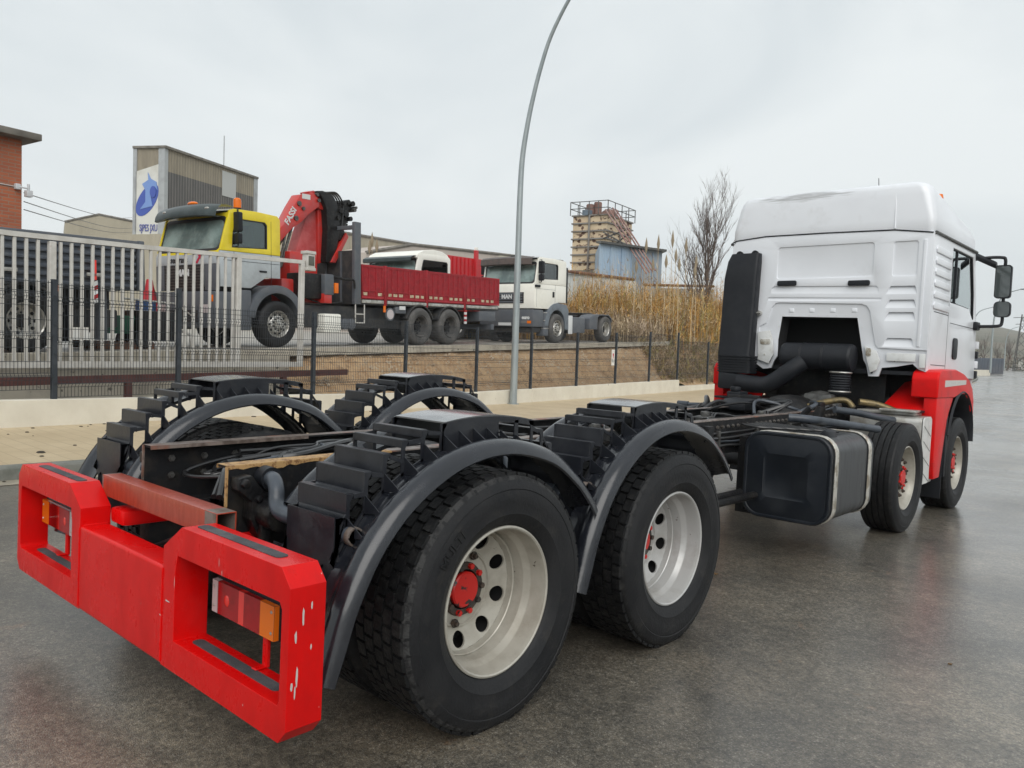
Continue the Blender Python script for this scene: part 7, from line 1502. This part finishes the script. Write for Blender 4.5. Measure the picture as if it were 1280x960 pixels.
quadA('emblem', M_EMB, ell(LA * 0.27, 1.75, R(33), cA, cz_), 0.14)
quadA('emblem_wave', M_EMB2, [(cA + LA * 0.22, cz_ - 0.9), (cA + LA * 0.05, cz_ - 0.2), (cA + LA * 0.05, cz_ + 0.9), (cA + LA * 0.16, cz_ + 1.5), (cA - LA * 0.04, cz_ + 1.9), (cA - LA * 0.02, cz_ + 2.6), (cA - LA * 0.12, cz_ + 2.0), (cA - LA * 0.30, cz_ + 1.7), (cA - LA * 0.34, cz_ + 0.9), (cA - LA * 0.24, cz_ + 1.3), (cA - LA * 0.12, cz_ + 0.4), (cA - LA * 0.18, cz_ - 0.6)], 0.18)
quadA('emblem_spot', M_EMB, ell(LA * 0.10, 0.55, 0, cA - LA * 0.20, cz_ + 0.75, 18), 0.22)
t = text_mb('SJPES JXU', 0.95, 0.05, 0.0); t.v = [onA(LA * 0.47 - a * LA * 0.150, z1 - 7.6 + b, 0.14 + c) for a, b, c in t.v]; t.build('lettering', mat('letter_blue', (0.07, 0.09, 0.32), 0.5), lb)
M_TRIM = mat('trim_grey', (0.36, 0.38, 0.39), 0.5, col2=(0.28, 0.29, 0.30), nscale=1)
for nm, pts, zz in (('corner_trim', [K + uA * 0.55 + nA * 0.12, K + nA * 0.12 + nB * 0.12, K + uB * 0.35 + nB * 0.12, K + uB * 0.35, K + uA * 0.55], (z0, z1)), ('corner_trim', [B_ + nB * 0.1, B_ - uB * 0.6 + nB * 0.1, B_ - uB * 0.6, B_], (z0, z1)), ('corner_trim', [A + nA * 0.1, A - uA * 0.4 + nA * 0.1, A - uA * 0.4, A], (z0, z1))): vprism(nm, M_TRIM, pts, zz[0], zz[1], lb)
vprism('roof_edge', M_CONC, [K - uA * 0.1 + nA * 0.2 + nB * 0.2, A + nA * 0.2, A + B_ - K, B_ + nB * 0.2], z1, z1 + 0.22, lb)
p0 = K + uB * (LB * 0.62); mb = MB(); 
mb.add([onB(LB * 0.58, z1 - 2.9, 0.06), onB(LB * 0.74, z1 - 2.9, 0.06), onB(LB * 0.74, z1 - 0.3, 0.06), onB(LB * 0.58, z1 - 0.3, 0.06)], [(0, 1, 2, 3)]); mb.build('pale_patch', mat('sheet_pale', (0.42, 0.43, 0.42), 0.6), lb, recalc=False)
p1 = at_px(280, 190, 86); mb = MB(); mb.cyl((p1.x, p1.y, z1 - 1), (p1.x, p1.y, zpx(170, 280, 86)), 0.06, 6); mb.build('lightning_rod', M_TRIM, lb)
# pale sheds
def shed(name, label, pxs, ds, pys, m, gable=None, zb=0.5, depth=14):
    a, b_ = plan(pxs[0], ds[0]), plan(pxs[1], ds[1]); za, zb2 = zpx(pys[0], pxs[0], ds[0]), zpx(pys[1], pxs[1], ds[1])
    v = Vector((b_.x - a.x, b_.y - a.y)).normalized(); nn = Vector((-v.y, v.x)); nn = nn if nn.dot(Vector((CAM_LOC.x, CAM_LOC.y)) - a) < 0 else -nn
    t = thing(name, label, 'building')
    zt_ = min(za, zb2); mb = MB(); q = [a, b_, b_ + nn * depth, a + nn * depth]; tops = [za, zb2, zb2, za]
    mb.add([(p.x, p.y, zb) for p in q] + [(p.x, p.y, tz) for p, tz in zip(q, tops)], [(0, 1, 5, 4), (1, 2, 6, 5), (2, 3, 7, 6), (3, 0, 4, 7), (4, 5, 6, 7)])
    if gable is not None:
        c = a + (b_ - a) * gable[0]; zg_ = zpx(gable[1], pxs[0] + (pxs[1] - pxs[0]) * gable[0], ds[0] + (ds[1] - ds[0]) * gable[0])
        mb.add([(a.x, a.y, za), (b_.x, b_.y, zb2), (c.x, c.y, zg_), (a.x + nn.x * depth, a.y + nn.y * depth, za), (b_.x + nn.x * depth, b_.y + nn.y * depth, zb2), (c.x + nn.x * depth, c.y + nn.y * depth, zg_)], [(0, 1, 2), (0, 2, 5, 3), (2, 1, 4, 5)])
    mb.build('wall', m, t, recalc=False)
    mb = MB(); mb.tube([(a.x, a.y, za), (b_.x, b_.y, zb2)] if gable is None else [(a.x, a.y, za), (c.x, c.y, zg_), (b_.x, b_.y, zb2)], 0.14, 6); mb.build('eaves', M_CONC, t)
    return t
M_BEIGE = corr_mat('beige_cladding', (0.36, 0.32, 0.24), (0.43, 0.39, 0.30), 5, (0.26, 0.23, 0.17), damt=0.5)
M_BEIGE2 = corr_mat('cream_cladding', (0.46, 0.43, 0.34), (0.52, 0.49, 0.40), 4, (0.36, 0.33, 0.26), damt=0.4)
shed('low_shed', 'low beige clad shed left of the emblem building', (80, 172), (92, 96), (278, 279), M_BEIGE, (0.45, 269), depth=22)
shed('long_shed', 'long beige industrial shed behind the crane and red bed', (410, 525), (62, 78), (289, 308), M_BEIGE, None, depth=30)
shed('pink_shed', 'pale gabled shed behind the white cab', (455, 620), (58, 72), (316, 318), mat('pale_render', (0.50, 0.44, 0.39), 0.8, col2=(0.42, 0.37, 0.33), nscale=0.4), (0.3, 306), depth=20)
shed('grey_shed', 'distant cream flat shed beside the red corner post', (560, 700), (84, 92), (311, 327), M_BEIGE2, None, depth=20)
# silo tower
st_ = thing('silo_tower', 'rusty cream panelled silo tower with railing and sloping pipes', 'tower')
K, A, B_ = plan(753, 65), plan(711, 66.5), plan(784, 69); zt = zpx(269, 753, 65); zb = 1.0
M_TOWST = mat('tower_steel', (0.22, 0.21, 0.195), 0.6, col2=(0.15, 0.12, 0.10), nscale=0.8)
M_SILO = mat('silo_panels', (0.62, 0.50, 0.34), 0.7, col2=(0.54, 0.42, 0.28), nscale=0.6, npos=(0.4, 0.6), col3=(0.085, 0.035, 0.02), n3=(0.545, 0.585), s3=1.7, stretch=(1, 1, 1.5))
C_ = A + B_ - K; cen = (K + C_) / 2
rings = 7; zbot = zpx(338, 720, 66); dz = (zt - zbot) / rings
for i in range(rings): 
    g = 0.012; vprism('silo_ring', M_SILO, [K, A, C_, B_], zbot + dz * i + g, zbot + dz * (i + 1) - g, st_)
    ex = lambda p: cen + (p - cen) * 1.06; vprism('ring_angle', M_TOWST, [ex(K), ex(A), ex(C_), ex(B_)], zbot + dz * (i + 1) - 0.06, zbot + dz * (i + 1) + 0.05, st_)
vprism('silo_base', M_CONC, [K, A, C_, B_], zb, zbot, st_)
for p, q, f in ((K, A, 0.5), (K, B_, 0.5)): e_ = p + (q - p) * f; e_ = cen + (e_ - cen) * 1.05; mb = MB(); mb.cyl((e_.x, e_.y, zbot), (e_.x, e_.y, zt), 0.09, 8); mb.build('stiffener', M_TOWST, st_)
ex = lambda p: cen + (p - cen) * 1.10
for i, (p, q) in enumerate(((K, A), (A, C_), (C_, B_), (B_, K))):
    p, q = ex(p), ex(q)
    for k in range(4): r_ = p + (q - p) * (k / 4); mb = MB(); mb.cyl((r_.x, r_.y, zt), (r_.x, r_.y, zt + 1.15), 0.04, 6); mb.build('rail_post', M_GREYMET, st_)
    for h in (0.55, 1.12): mb = MB(); mb.cyl((p.x, p.y, zt + h), (q.x, q.y, zt + h), 0.035, 6); mb.build('hand_rail', M_GREYMET, st_)
M_RUSTT = mat('rust_tank', (0.20, 0.11, 0.085), 0.7, col2=(0.13, 0.06, 0.045), nscale=1.5)
for px_, h in ((731.5, 0.95), (741, 1.15)): p = plan(px_, 66.5); mb = MB(); mb.lathe([(0.0, zt), (0.34, zt), (0.34, zt + h), (0.30, zt + h + 0.08), (0, zt + h + 0.1)], (p.x, p.y, 0), ax='z', n=16); mb.build('top_vent_tank', M_RUSTT, st_)
p = plan(728, 66); boxp(st_, 'blue_box', mat('box_blue', (0.13, 0.17, 0.21), 0.6), p.x - 0.3, p.x + 0.3, p.y - 0.3, p.y + 0.3, zt, zt + 0.45)
p = plan(755, 67); mb = MB(); mb.lathe([(0.9, zt + 0.0), (0.6, zt + 0.55), (0.3, zt + 0.75), (0, zt + 0.78)], (p.x, p.y, 0), ax='z', n=14); mb.build('top_hopper', M_RUSTT, st_)
for k, (a, b_) in enumerate((((757, 262), (808, 342)), ((761, 261), (812, 341)), ((766, 260), (816, 340)), ((770, 262), (819, 338)))): mb = MB(); mb.tube([at_px(*a, 64.0 + 0.3 * k), at_px(*b_, 57.5 + 0.3 * k)], 0.062, 8); mb.build('sloping_pipe', mat('pipe_rust', (0.24, 0.12, 0.10), 0.6, col2=(0.32, 0.24, 0.22), nscale=1.5), st_)
for a, b_ in (((754, 298), (788, 285)), ((754, 290), (786, 308)), ((768, 306), (786, 292))): mb = MB(); mb.tube([at_px(*a, 64), at_px(*b_, 63)], 0.06, 6); mb.build('brace', M_GREYMET, st_)
# blue shed and white sheet fence in front of the tower
M_BLUE = corr_mat('blue_sheet', (0.30, 0.40, 0.50), (0.36, 0.46, 0.56), 3.0, (0.22, 0.34, 0.50), damt=0.45)
M_BLUED = corr_mat('blue_sheet_grey', (0.22, 0.27, 0.32), (0.27, 0.32, 0.37), 3.0, (0.30, 0.36, 0.42), damt=0.5)
K, B_ = plan(745, 58), plan(823, 63); M1 = K + (B_ - K) * 0.50; back = Vector((-4, 5))
bs_ = thing('blue_shed', 'faded blue sheet metal shed under the silo tower pipes', 'building')
za, zm, zz = zpx(305, 745, 58), zpx(309, 783, 60.5), zpx(316, 823, 63)
for nm, a, b_, t0, t1, m in (('front_sheet', K, M1, za, zm, M_BLUE), ('front_sheet', M1, B_, zm, zz, M_BLUED), ('side_sheet', B_, B_ + back, zz, zz, M_BLUED), ('back_sheet', B_ + back, K + back, zz, za, M_BLUED), ('side_sheet', K + back, K, za, za, M_BLUE)):
    mb = MB(); mb.add([(a.x, a.y, 1), (b_.x, b_.y, 1), (b_.x, b_.y, t1), (a.x, a.y, t0)], [(0, 1, 2, 3)]); mb.build(nm, m, bs_, recalc=False)
mb = MB(); q = [K + Vector((0.3, -0.3)), B_ + Vector((0.6, -0.3)), B_ + back, K + back]; hs = [za, zz, zz + 0.3, za + 0.9]; mb.add([(p.x, p.y, h) for p, h in zip(q, hs)] + [(p.x, p.y, h + 0.16) for p, h in zip(q, hs)], [(0, 1, 2, 3), (4, 5, 6, 7), (0, 1, 5, 4), (1, 2, 6, 5), (2, 3, 7, 6), (3, 0, 4, 7)]); mb.build('roof', M_GREYMET, bs_)
for f in (0.17, 0.34, 0.5, 0.67, 0.84): e_ = K + (B_ - K) * f; mb = MB(); mb.cyl((e_.x + 0.04, e_.y - 0.04, 1), (e_.x + 0.04, e_.y - 0.04, za + (zz - za) * f - 0.1), 0.04, 6); mb.build('sheet_lap', M_BLUE, bs_)
K, B_ = plan(700, 50), plan(792, 54); wf = thing('sheet_fence', 'white corrugated sheet fence with rusty top beam behind the tractor unit', 'fence')
mb = MB(); mb.add([(K.x, K.y, 1), (B_.x, B_.y, 1), (B_.x, B_.y, zpx(352, 792, 54)), (K.x, K.y, zpx(341, 700, 50))], [(0, 1, 2, 3)]); mb.build('sheets', corr_mat('white_sheet', (0.50, 0.52, 0.50), (0.56, 0.58, 0.56), 2.6, (0.40, 0.41, 0.39), damt=0.4), wf, recalc=False)
mb = MB(); mb.tube([at_px(708, 339, 49.7), at_px(792, 349.5, 53.7)], 0.11, 6); mb.build('top_beam', mat('beam_rust', (0.16, 0.07, 0.04), 0.8, col2=(0.08, 0.05, 0.04), nscale=1.5), wf)
for px_ in (722, 750, 777): p = plan(px_, 50 + (px_ - 700) / 92 * 4 - 0.3); mb = MB(); mb.cyl((p.x, p.y, 1), (p.x, p.y, zpx(345, px_, 50)), 0.07, 6); mb.build('fence_post', M_TRIM, wf)
K, B_ = plan(812, 46), plan(890, 50); cb = thing('rusty_canopy', 'low rusty roofed shelter among the reeds', 'building')
mb = MB(); mb.add([(K.x, K.y, 1), (B_.x, B_.y, 1), (B_.x, B_.y, zpx(362, 890, 50)), (K.x, K.y, zpx(360, 812, 46))], [(0, 1, 2, 3)]); mb.build('wall', mat('shelter_grey', (0.36, 0.35, 0.32), 0.8), cb, recalc=False); mb = MB(); mb.tube([at_px(805, 356, 45.5), at_px(892, 358, 49.5)], 0.09, 6); mb.build('roof_edge', MATS['beam_rust'], cb)

# ---------------------------------------------------------------- bare tree
def bare_tree(name, label, base, H, r0, lean, seed, spread=0.42, levels=4, kids=(7, 5, 4, 3), parent_mat=None, group=None):
    rt_ = random.Random(seed); t = thing(name, label, 'tree', base, group=group); m = parent_mat
    trunk = MB(); crown = MB()
    def limb(mb, p, d, L_, r, lv):
        n = 5 if lv < 2 else 4; pts = [p]; dd = d.copy()
        for i in range(n):
            dd = (dd + Vector((rt_.uniform(-1, 1), rt_.uniform(-1, 1), rt_.uniform(-0.25, 0.55))) * (0.10 + 0.04 * lv) + Vector((0, 0, 0.05))).normalized(); pts.append(pts[-1] + dd * L_ / n)
        mb.tube(pts, [r * (1 - 0.78 * i / n) for i in range(n + 1)], 7 if lv == 0 else (5 if lv < 2 else 3), caps=False)
        if lv >= levels: return
        for k in range(kids[lv]):
            f = rt_.uniform(0.28 if lv == 0 else 0.15, 1.0); i = min(int(f * n), n - 1); q = pts[i] + (pts[i + 1] - pts[i]) * (f * n - i)
            ax = Vector((rt_.uniform(-1, 1), rt_.uniform(-1, 1), 0)).normalized(); nd = ((pts[i + 1] - pts[i]).normalized() + ax * spread * rt_.uniform(0.6, 1.3) + Vector((0, 0, 0.18))).normalized()
            limb(crown, q, nd, L_ * rt_.uniform(0.42, 0.66), r * (1 - 0.78 * f) * 0.62 + 0.004, lv + 1)
    limb(trunk, Vector((0, 0, -0.3)), Vector((lean[0], lean[1], 1)).normalized(), H * 0.62, r0, 0)
    trunk.build('trunk', m, t); crown.build('crown', m, t, recalc=False)
    return t
M_BARK = mat('bare_bark', (0.13, 0.10, 0.085), 0.9, col2=(0.085, 0.065, 0.055), nscale=3)
tb0 = at_px(884, 425, 42); bt = bare_tree('bare_tree', 'tall leafless tree with upright twigs rising behind the reeds', (tb0.x, tb0.y, 1.9), 8.8, 0.15, (-0.06, -0.02), 14, 0.40, 4, (11, 6, 5, 4), M_BARK)
tb1 = at_px(872, 425, 44); bare_tree('bare_sapling', 'small leafless tree leaning left beside the tall bare tree', (tb1.x, tb1.y, 1.9), 6.5, 0.10, (-0.22, -0.14), 5, 0.5, 3, (8, 6, 5), M_BARK)

# ---------------------------------------------------------------- reeds on the bank
M_REED = mat('reed_gold', (0.52, 0.29, 0.085), 0.9, spec=0.1, col2=(0.33, 0.17, 0.05), nscale=0.9, npos=(0.4, 0.62), coord='Object', col3=(0.60, 0.40, 0.15), n3=(0.5, 0.65), s3=1.6)
M_REEDG = mat('reed_green', (0.26, 0.23, 0.07), 0.85, col2=(0.36, 0.25, 0.08), nscale=0.8)
M_REEDP = mat('reed_pale', (0.50, 0.40, 0.26), 0.9, col2=(0.38, 0.27, 0.16), nscale=0.7)
M_BRUSH = mat('dry_brush', (0.34, 0.26, 0.19), 0.9, col2=(0.24, 0.175, 0.12), nscale=0.8)
M_PLUME = mat('reed_plume', (0.27, 0.22, 0.15), 0.95)
rr = random.Random(77)
def ground_bank(s, n):
    if n < 1.7: return Vector(bank_fn(s, n)).z
    return zy(s) + (0.4 * min(1, (s - 26) / 8) if s > 26 else 0)
def blade(mb, p, h, lean, w, bend=0.25):
    a = rr.uniform(0, 6.28); d = Vector((math.cos(a), math.sin(a), 0)); side_ = Vector((-d.y, d.x, 0)) * w
    q0 = p; q1 = p + Vector((0, 0, h * 0.55)) + d * lean * h * 0.4; q2 = p + Vector((0, 0, h * (1 - bend * lean))) + d * lean * h
    mb.add([q0 - side_, q0 + side_, q1 + side_ * 0.8, q1 - side_ * 0.8, q2], [(0, 1, 2, 3), (3, 2, 4)])
def reed_patch(name, label, region, count, hfun, mats, wr=(0.010, 0.022), stems=0.4, seed=1):
    mb = MB()
    for i in range(count):
        s, n = region(); 
        mb.use(rr.choice(range(len(mats)))); x, y = XY(s, n); p = Vector((x, y, ground_bank(s, n) - 0.05)); h = hfun(s, n) * (rr.uniform(0.45, 1.0) if rr.random() < 0.85 else rr.uniform(1.0, 1.35))
        blade(mb, p, h, rr.uniform(0.02, 0.14) if rr.random() < 0.6 else rr.uniform(0.14, 0.42), rr.uniform(*wr))
        for k in range(5):
            b_ = p + Vector((rr.uniform(-0.1, 0.1), rr.uniform(-0.1, 0.1), h * rr.uniform(0.25, 0.85))); a = rr.uniform(0, 6.28); L_ = rr.uniform(0.2, 0.6); w = rr.uniform(0.010, 0.024)
            e_ = b_ + Vector((math.cos(a) * L_ * 0.6, math.sin(a) * L_ * 0.6, L_ * rr.uniform(-0.2, 0.9))); s_ = Vector((-math.sin(a), math.cos(a), 0.3)) * w
            mb.add([b_ - s_, b_ + s_, e_], [(0, 1, 2)])
    return tag(mb.build(name, mats, recalc=False), label, 'reeds', kind='stuff')
_cell = {}
def cell(s, n):
    k = (int(s * 1.4), int(n * 1.2)); _cell.setdefault(k, rr.uniform(0.62, 1.22)); return _cell[k]
def hump(s, n): return cell(s, n) * hump0(s, n)
def hump0(s, n): return 2.3 + 0.6 * math.sin(s * 0.9) + 0.6 * math.sin(s * 2.3 + n) + 0.4 * math.sin(s * 5.1 + 2 * n)
reed_patch('golden_reeds', 'thick golden dry reeds covering the bank beyond the tractor unit', lambda: (rr.uniform(26.5, 44), 1.0 + 6.5 * rr.random() ** 0.8), 8500, lambda s, n: hump(s, n) * (0.75 + 0.25 * min(1, n / 3)), [M_REED, M_REED, M_REED, M_REEDP, M_REEDG], (0.006, 0.016))
reed_patch('yard_edge_reeds', 'dry reeds along the back of the yard behind the tractor unit', lambda: (rr.uniform(21, 36), rr.uniform(6.5, 11)), 5200, lambda s, n: cell(s, n) * (2.1 + 0.6 * math.sin(s * 1.3) + 0.5 * math.sin(s * 3.1 + n)), [M_REED, M_REEDG, M_REEDP, M_BRUSH])
reed_patch('dry_brush', 'grey brown dry brush at the foot of the reeds', lambda: (rr.uniform(23.5, 32), rr.uniform(1.6, 6.5)), 3600, lambda s, n: 1.15 + 0.3 * math.sin(s * 1.7), [M_BRUSH, M_REEDP], (0.008, 0.016))
reed_patch('bank_grass', 'short dry grass on the lower bank near the cab', lambda: (rr.uniform(23, 42), rr.uniform(0.25, 1.4)), 2600, lambda s, n: 0.28, [M_REEDP, M_BRUSH, M_REEDG], (0.006, 0.012))
reed_patch('wispy_reed_tops', 'thin wispy reed stalks rising above the golden reeds', lambda: (rr.uniform(25, 44), rr.uniform(2.0, 9.0)), 420, lambda s, n: 3.5, [M_REEDP, M_REED], (0.005, 0.010))
# tall plumed canes that stand out against the sky
for k, (px_, pt, d) in enumerate(((801, 297, 36), (819, 293, 37), (835, 288, 36), (840, 310, 35), (855, 297, 37), (846, 322, 34), (868, 318, 36), (828, 318, 34), (789, 325, 35), (812, 322, 34), (862, 330, 33), (464, 290, 34), (459, 300, 34), (470, 298, 34))):
    p = plan(px_, d); zt_ = zpx(pt, px_, d); t = thing('plumed_cane', ('thin plumed cane standing against the sky among the reeds' if px_ > 500 else 'thin dry cane sticking up behind the headboard of the crane truck'), 'reed', (p.x, p.y, 1.6), group='plumed canes above the reeds' if px_ > 500 else 'canes behind the crane truck')
    mb = MB(); h = zt_ - 1.6; lx = rr.uniform(-0.12, 0.12); mb.tube([(0, 0, 0), (lx * 0.4, 0, h * 0.5), (lx, 0, h * 0.93)], [0.016, 0.013, 0.008], 5); mb.build('stem', M_REEDP, t)
    mb = MB(); mb.lathe([(0.0, h * 0.84), (0.05, h * 0.88), (0.075, h * 0.91), (0.05, h * 0.95), (0.0, h)], (lx, 0, 0), ax='z', n=8); mb.build('plume', M_PLUME, t)

# ---------------------------------------------------------------- far side on the right: hill, trees, lamps, pylon
M_HILL = mat('hill_scrub', (0.085, 0.085, 0.055), 0.95, col2=(0.13, 0.11, 0.075), nscale=0.02, npos=(0.4, 0.6))
rows = []
rh = random.Random(6)
for j, (d, base) in enumerate(((330, 0), (420, 10), (560, 22), (760, 40), (1000, 52))):
    rows.append([(lambda p: (p.x, p.y, max(-1, base + base * 0.22 * math.sin(px_ * 0.011 + j) + base * 0.10 * math.sin(px_ * 0.037 + 2 * j))))(at_px(px_, 450, d)) for px_ in range(650, 2300, 30)])
mb = MB(); mb.grid(rows); tag(mb.build('hill', M_HILL, recalc=False, angle=80), kind='structure')
def clump(mb, c, r, h, n, rnd_):
    for i in range(n):
        a, b_ = rnd_.uniform(0, 6.28), rnd_.uniform(-1, 1); q = Vector((c[0] + r * math.cos(a) * math.sqrt(1 - b_ * b_) * rnd_.uniform(0.4, 1), c[1] + r * math.sin(a) * math.sqrt(1 - b_ * b_) * rnd_.uniform(0.4, 1), c[2] + h * (0.5 + 0.5 * b_) * rnd_.uniform(0.7, 1)))
        v1 = Vector((rnd_.uniform(-1, 1), rnd_.uniform(-1, 1), rnd_.uniform(-1, 1))) * 0.35; v2 = Vector((rnd_.uniform(-1, 1), rnd_.uniform(-1, 1), rnd_.uniform(-1, 1))) * 0.35
        mb.add([q, q + v1, q + v2], [(0, 1, 2)])
mb = MB(); rc2 = random.Random(9)
for i in range(60):
    px_ = rc2.uniform(1150, 1420); d = rc2.uniform(165, 240); p = plan(px_, d); mb.use(rc2.choice([0, 0, 1])); clump(mb, (p.x, p.y, -0.5), rc2.uniform(3, 5), rc2.uniform(2.5, 5.5), 130, rc2)
tag(mb.build('far_thicket', [mat('far_brush', (0.14, 0.095, 0.07), 0.95), mat('far_green', (0.075, 0.085, 0.06), 0.95)], recalc=False), 'brown leafless thicket along the far end of the road', 'thicket', kind='stuff')
for k, (px_, d, H) in enumerate(((1232, 190, 9), (1262, 205, 10), (1248, 230, 8.5))):
    p = plan(px_, d); bare_tree('far_tree', ('faint bare tree left of the pylon at the end of the road', 'faint bare tree just in front of the pylon', 'smallest faint bare tree above the far thicket')[k], (p.x, p.y, -0.5), H, 0.22, (0, 0), 40 + k, 0.55, 3, (9, 7, 5), M_BARK, group='far bare trees')
for k, (px_, py0, ptop, d, dx) in enumerate(((1240, 466, 362, 88, 1.5), (1213, 466, 384, 120, 1.2), (1257, 462, 408, 170, 1.2))):
    b_ = plan(px_, d); z0_ = zpx(py0, px_, d); zt_ = zpx(ptop, px_, d); H = zt_ - z0_
    t = thing('street_lamp', ('nearest far street lamp rising behind the cab mirror', 'far street lamp whose curved top shows beside the cab window', 'most distant street lamp before the hill')[k], 'street lamp', (b_.x, b_.y, z0_), (0, 0, FTH), group='far street lamps')
    e_ = H * 0.16; mb = MB(); mb.tube(spline([(0, 0, 0), (0, 0, H * 0.5), (0.02 * H, 0, H * 0.75), (0.09 * H, 0, H * 0.93), (e_ + 0.1 * H, 0, H)], 4), [0.11 - 0.004 * i for i in range(17)], 8); mb.build('mast', M_GALV, t); mb = MB(); mb.ball((e_ + 0.13 * H, 0, H), 0.45, 0.14, 0.09, 10, 6); mb.build('lantern', M_GALV, t)
p = plan(1277, 175); zt_ = zpx(393, 1277, 175); py_ = thing('pylon', 'thin lattice power pylon at the right edge beyond the road', 'pylon', (p.x, p.y, -0.4))
for sx_ in (-1, 1):
    for sy_ in (-1, 1): mb = MB(); mb.tube([(sx_ * 1.3, sy_ * 1.3, 0), (sx_ * 0.25, sy_ * 0.25, zt_ + 0.4)], 0.09, 5); mb.build('leg', M_GREYMET, py_)
for k in range(7):
    z_, z2 = (zt_) * k / 7, (zt_) * (k + 1) / 7; w0, w1 = 1.3 - 1.05 * k / 7, 1.3 - 1.05 * (k + 1) / 7
    mb = MB(); mb.tube([(-w0, -w0, z_), (w1, -w1, z2)], 0.05, 4); mb.tube([(w0, -w0, z_), (-w1, -w1, z2)], 0.05, 4); mb.tube([(-w0, w0, z_), (-w1, -w1, z2)], 0.05, 4); mb.build('lattice', M_GREYMET, py_)
for h, w in ((0.98, 2.2), (0.86, 1.6)): mb = MB(); mb.tube([(-w, w, zt_ * h), (w, -w, zt_ * h)], 0.07, 5); mb.build('cross_arm', M_GREYMET, py_)
p = plan(1229, 118); q = (p.x, p.y, zpx(468, 1229, 118)); ct = thing('dark_container', 'dark blue grey container beyond the end of the pavement', 'container', q, (0, 0, FTH + R(35)))
boxp(ct, 'body', mat('container_dark', (0.07, 0.085, 0.11), 0.6, col2=(0.10, 0.105, 0.12), nscale=0.6), -2.6, 2.6, -1.2, 1.2, 0.15, 2.5, 0.03)
for k in range(12): boxp(ct, 'corrugation', MATS['container_dark'], -2.5 + 0.43 * k, -2.3 + 0.43 * k, -1.25, -1.2, 0.25, 2.4)
lw = thing('far_low_wall', 'low pale wall at the far bend of the pavement', 'wall'); a, b_ = plan(1190, 95), plan(1240, 104); mb = MB(); v = (b_ - a).normalized(); nn = Vector((-v.y, v.x)) * 0.3
mb.prism([(a.x, a.y), (b_.x, b_.y), (b_.x + nn.x, b_.y + nn.y), (a.x + nn.x, a.y + nn.y)], 'z', -0.7, zpx(462.5, 1225, 100)); mb.build('wall_body', M_PLASTER, lw)
p = plan(1291, 210); wh = thing('far_white_house', 'small white building at the right edge beyond the thicket', 'building', (p.x, p.y, -0.4), (0, 0, FTH)); boxp(wh, 'wall', M_PANELW, -3, 3, -3, 3, 0, 3.2); boxp(wh, 'roof', M_CONC, -3.3, 3.3, -3.3, 3.3, 3.2, 3.5)
for k in range(2): boxp(wh, 'window', M_GLASSD, -1.8 + 2.4 * k, -0.8 + 2.4 * k, -3.03, -2.99, 1.4, 2.6)
# air: faint drizzle haze around the whole place
mh = bpy.data.materials.new('haze_air'); mh.use_nodes = True; mh.node_tree.nodes.clear()
_o = mh.node_tree.nodes.new('ShaderNodeOutputMaterial'); _v = mh.node_tree.nodes.new('ShaderNodeVolumePrincipled'); _v.inputs['Color'].default_value = (0.92, 0.95, 0.97, 1); _v.inputs['Density'].default_value = 0.0004; _v.inputs['Anisotropy'].default_value = 0.2
mh.node_tree.links.new(_v.outputs[0], _o.inputs['Volume'])
mb = MB(); mb.box(-1700, 1700, -1700, 1700, -3, 110); tag(mb.build('haze', mh), 'thin pale drizzle haze filling the air', 'haze', kind='stuff')
SC.cycles.volume_bounces = 1
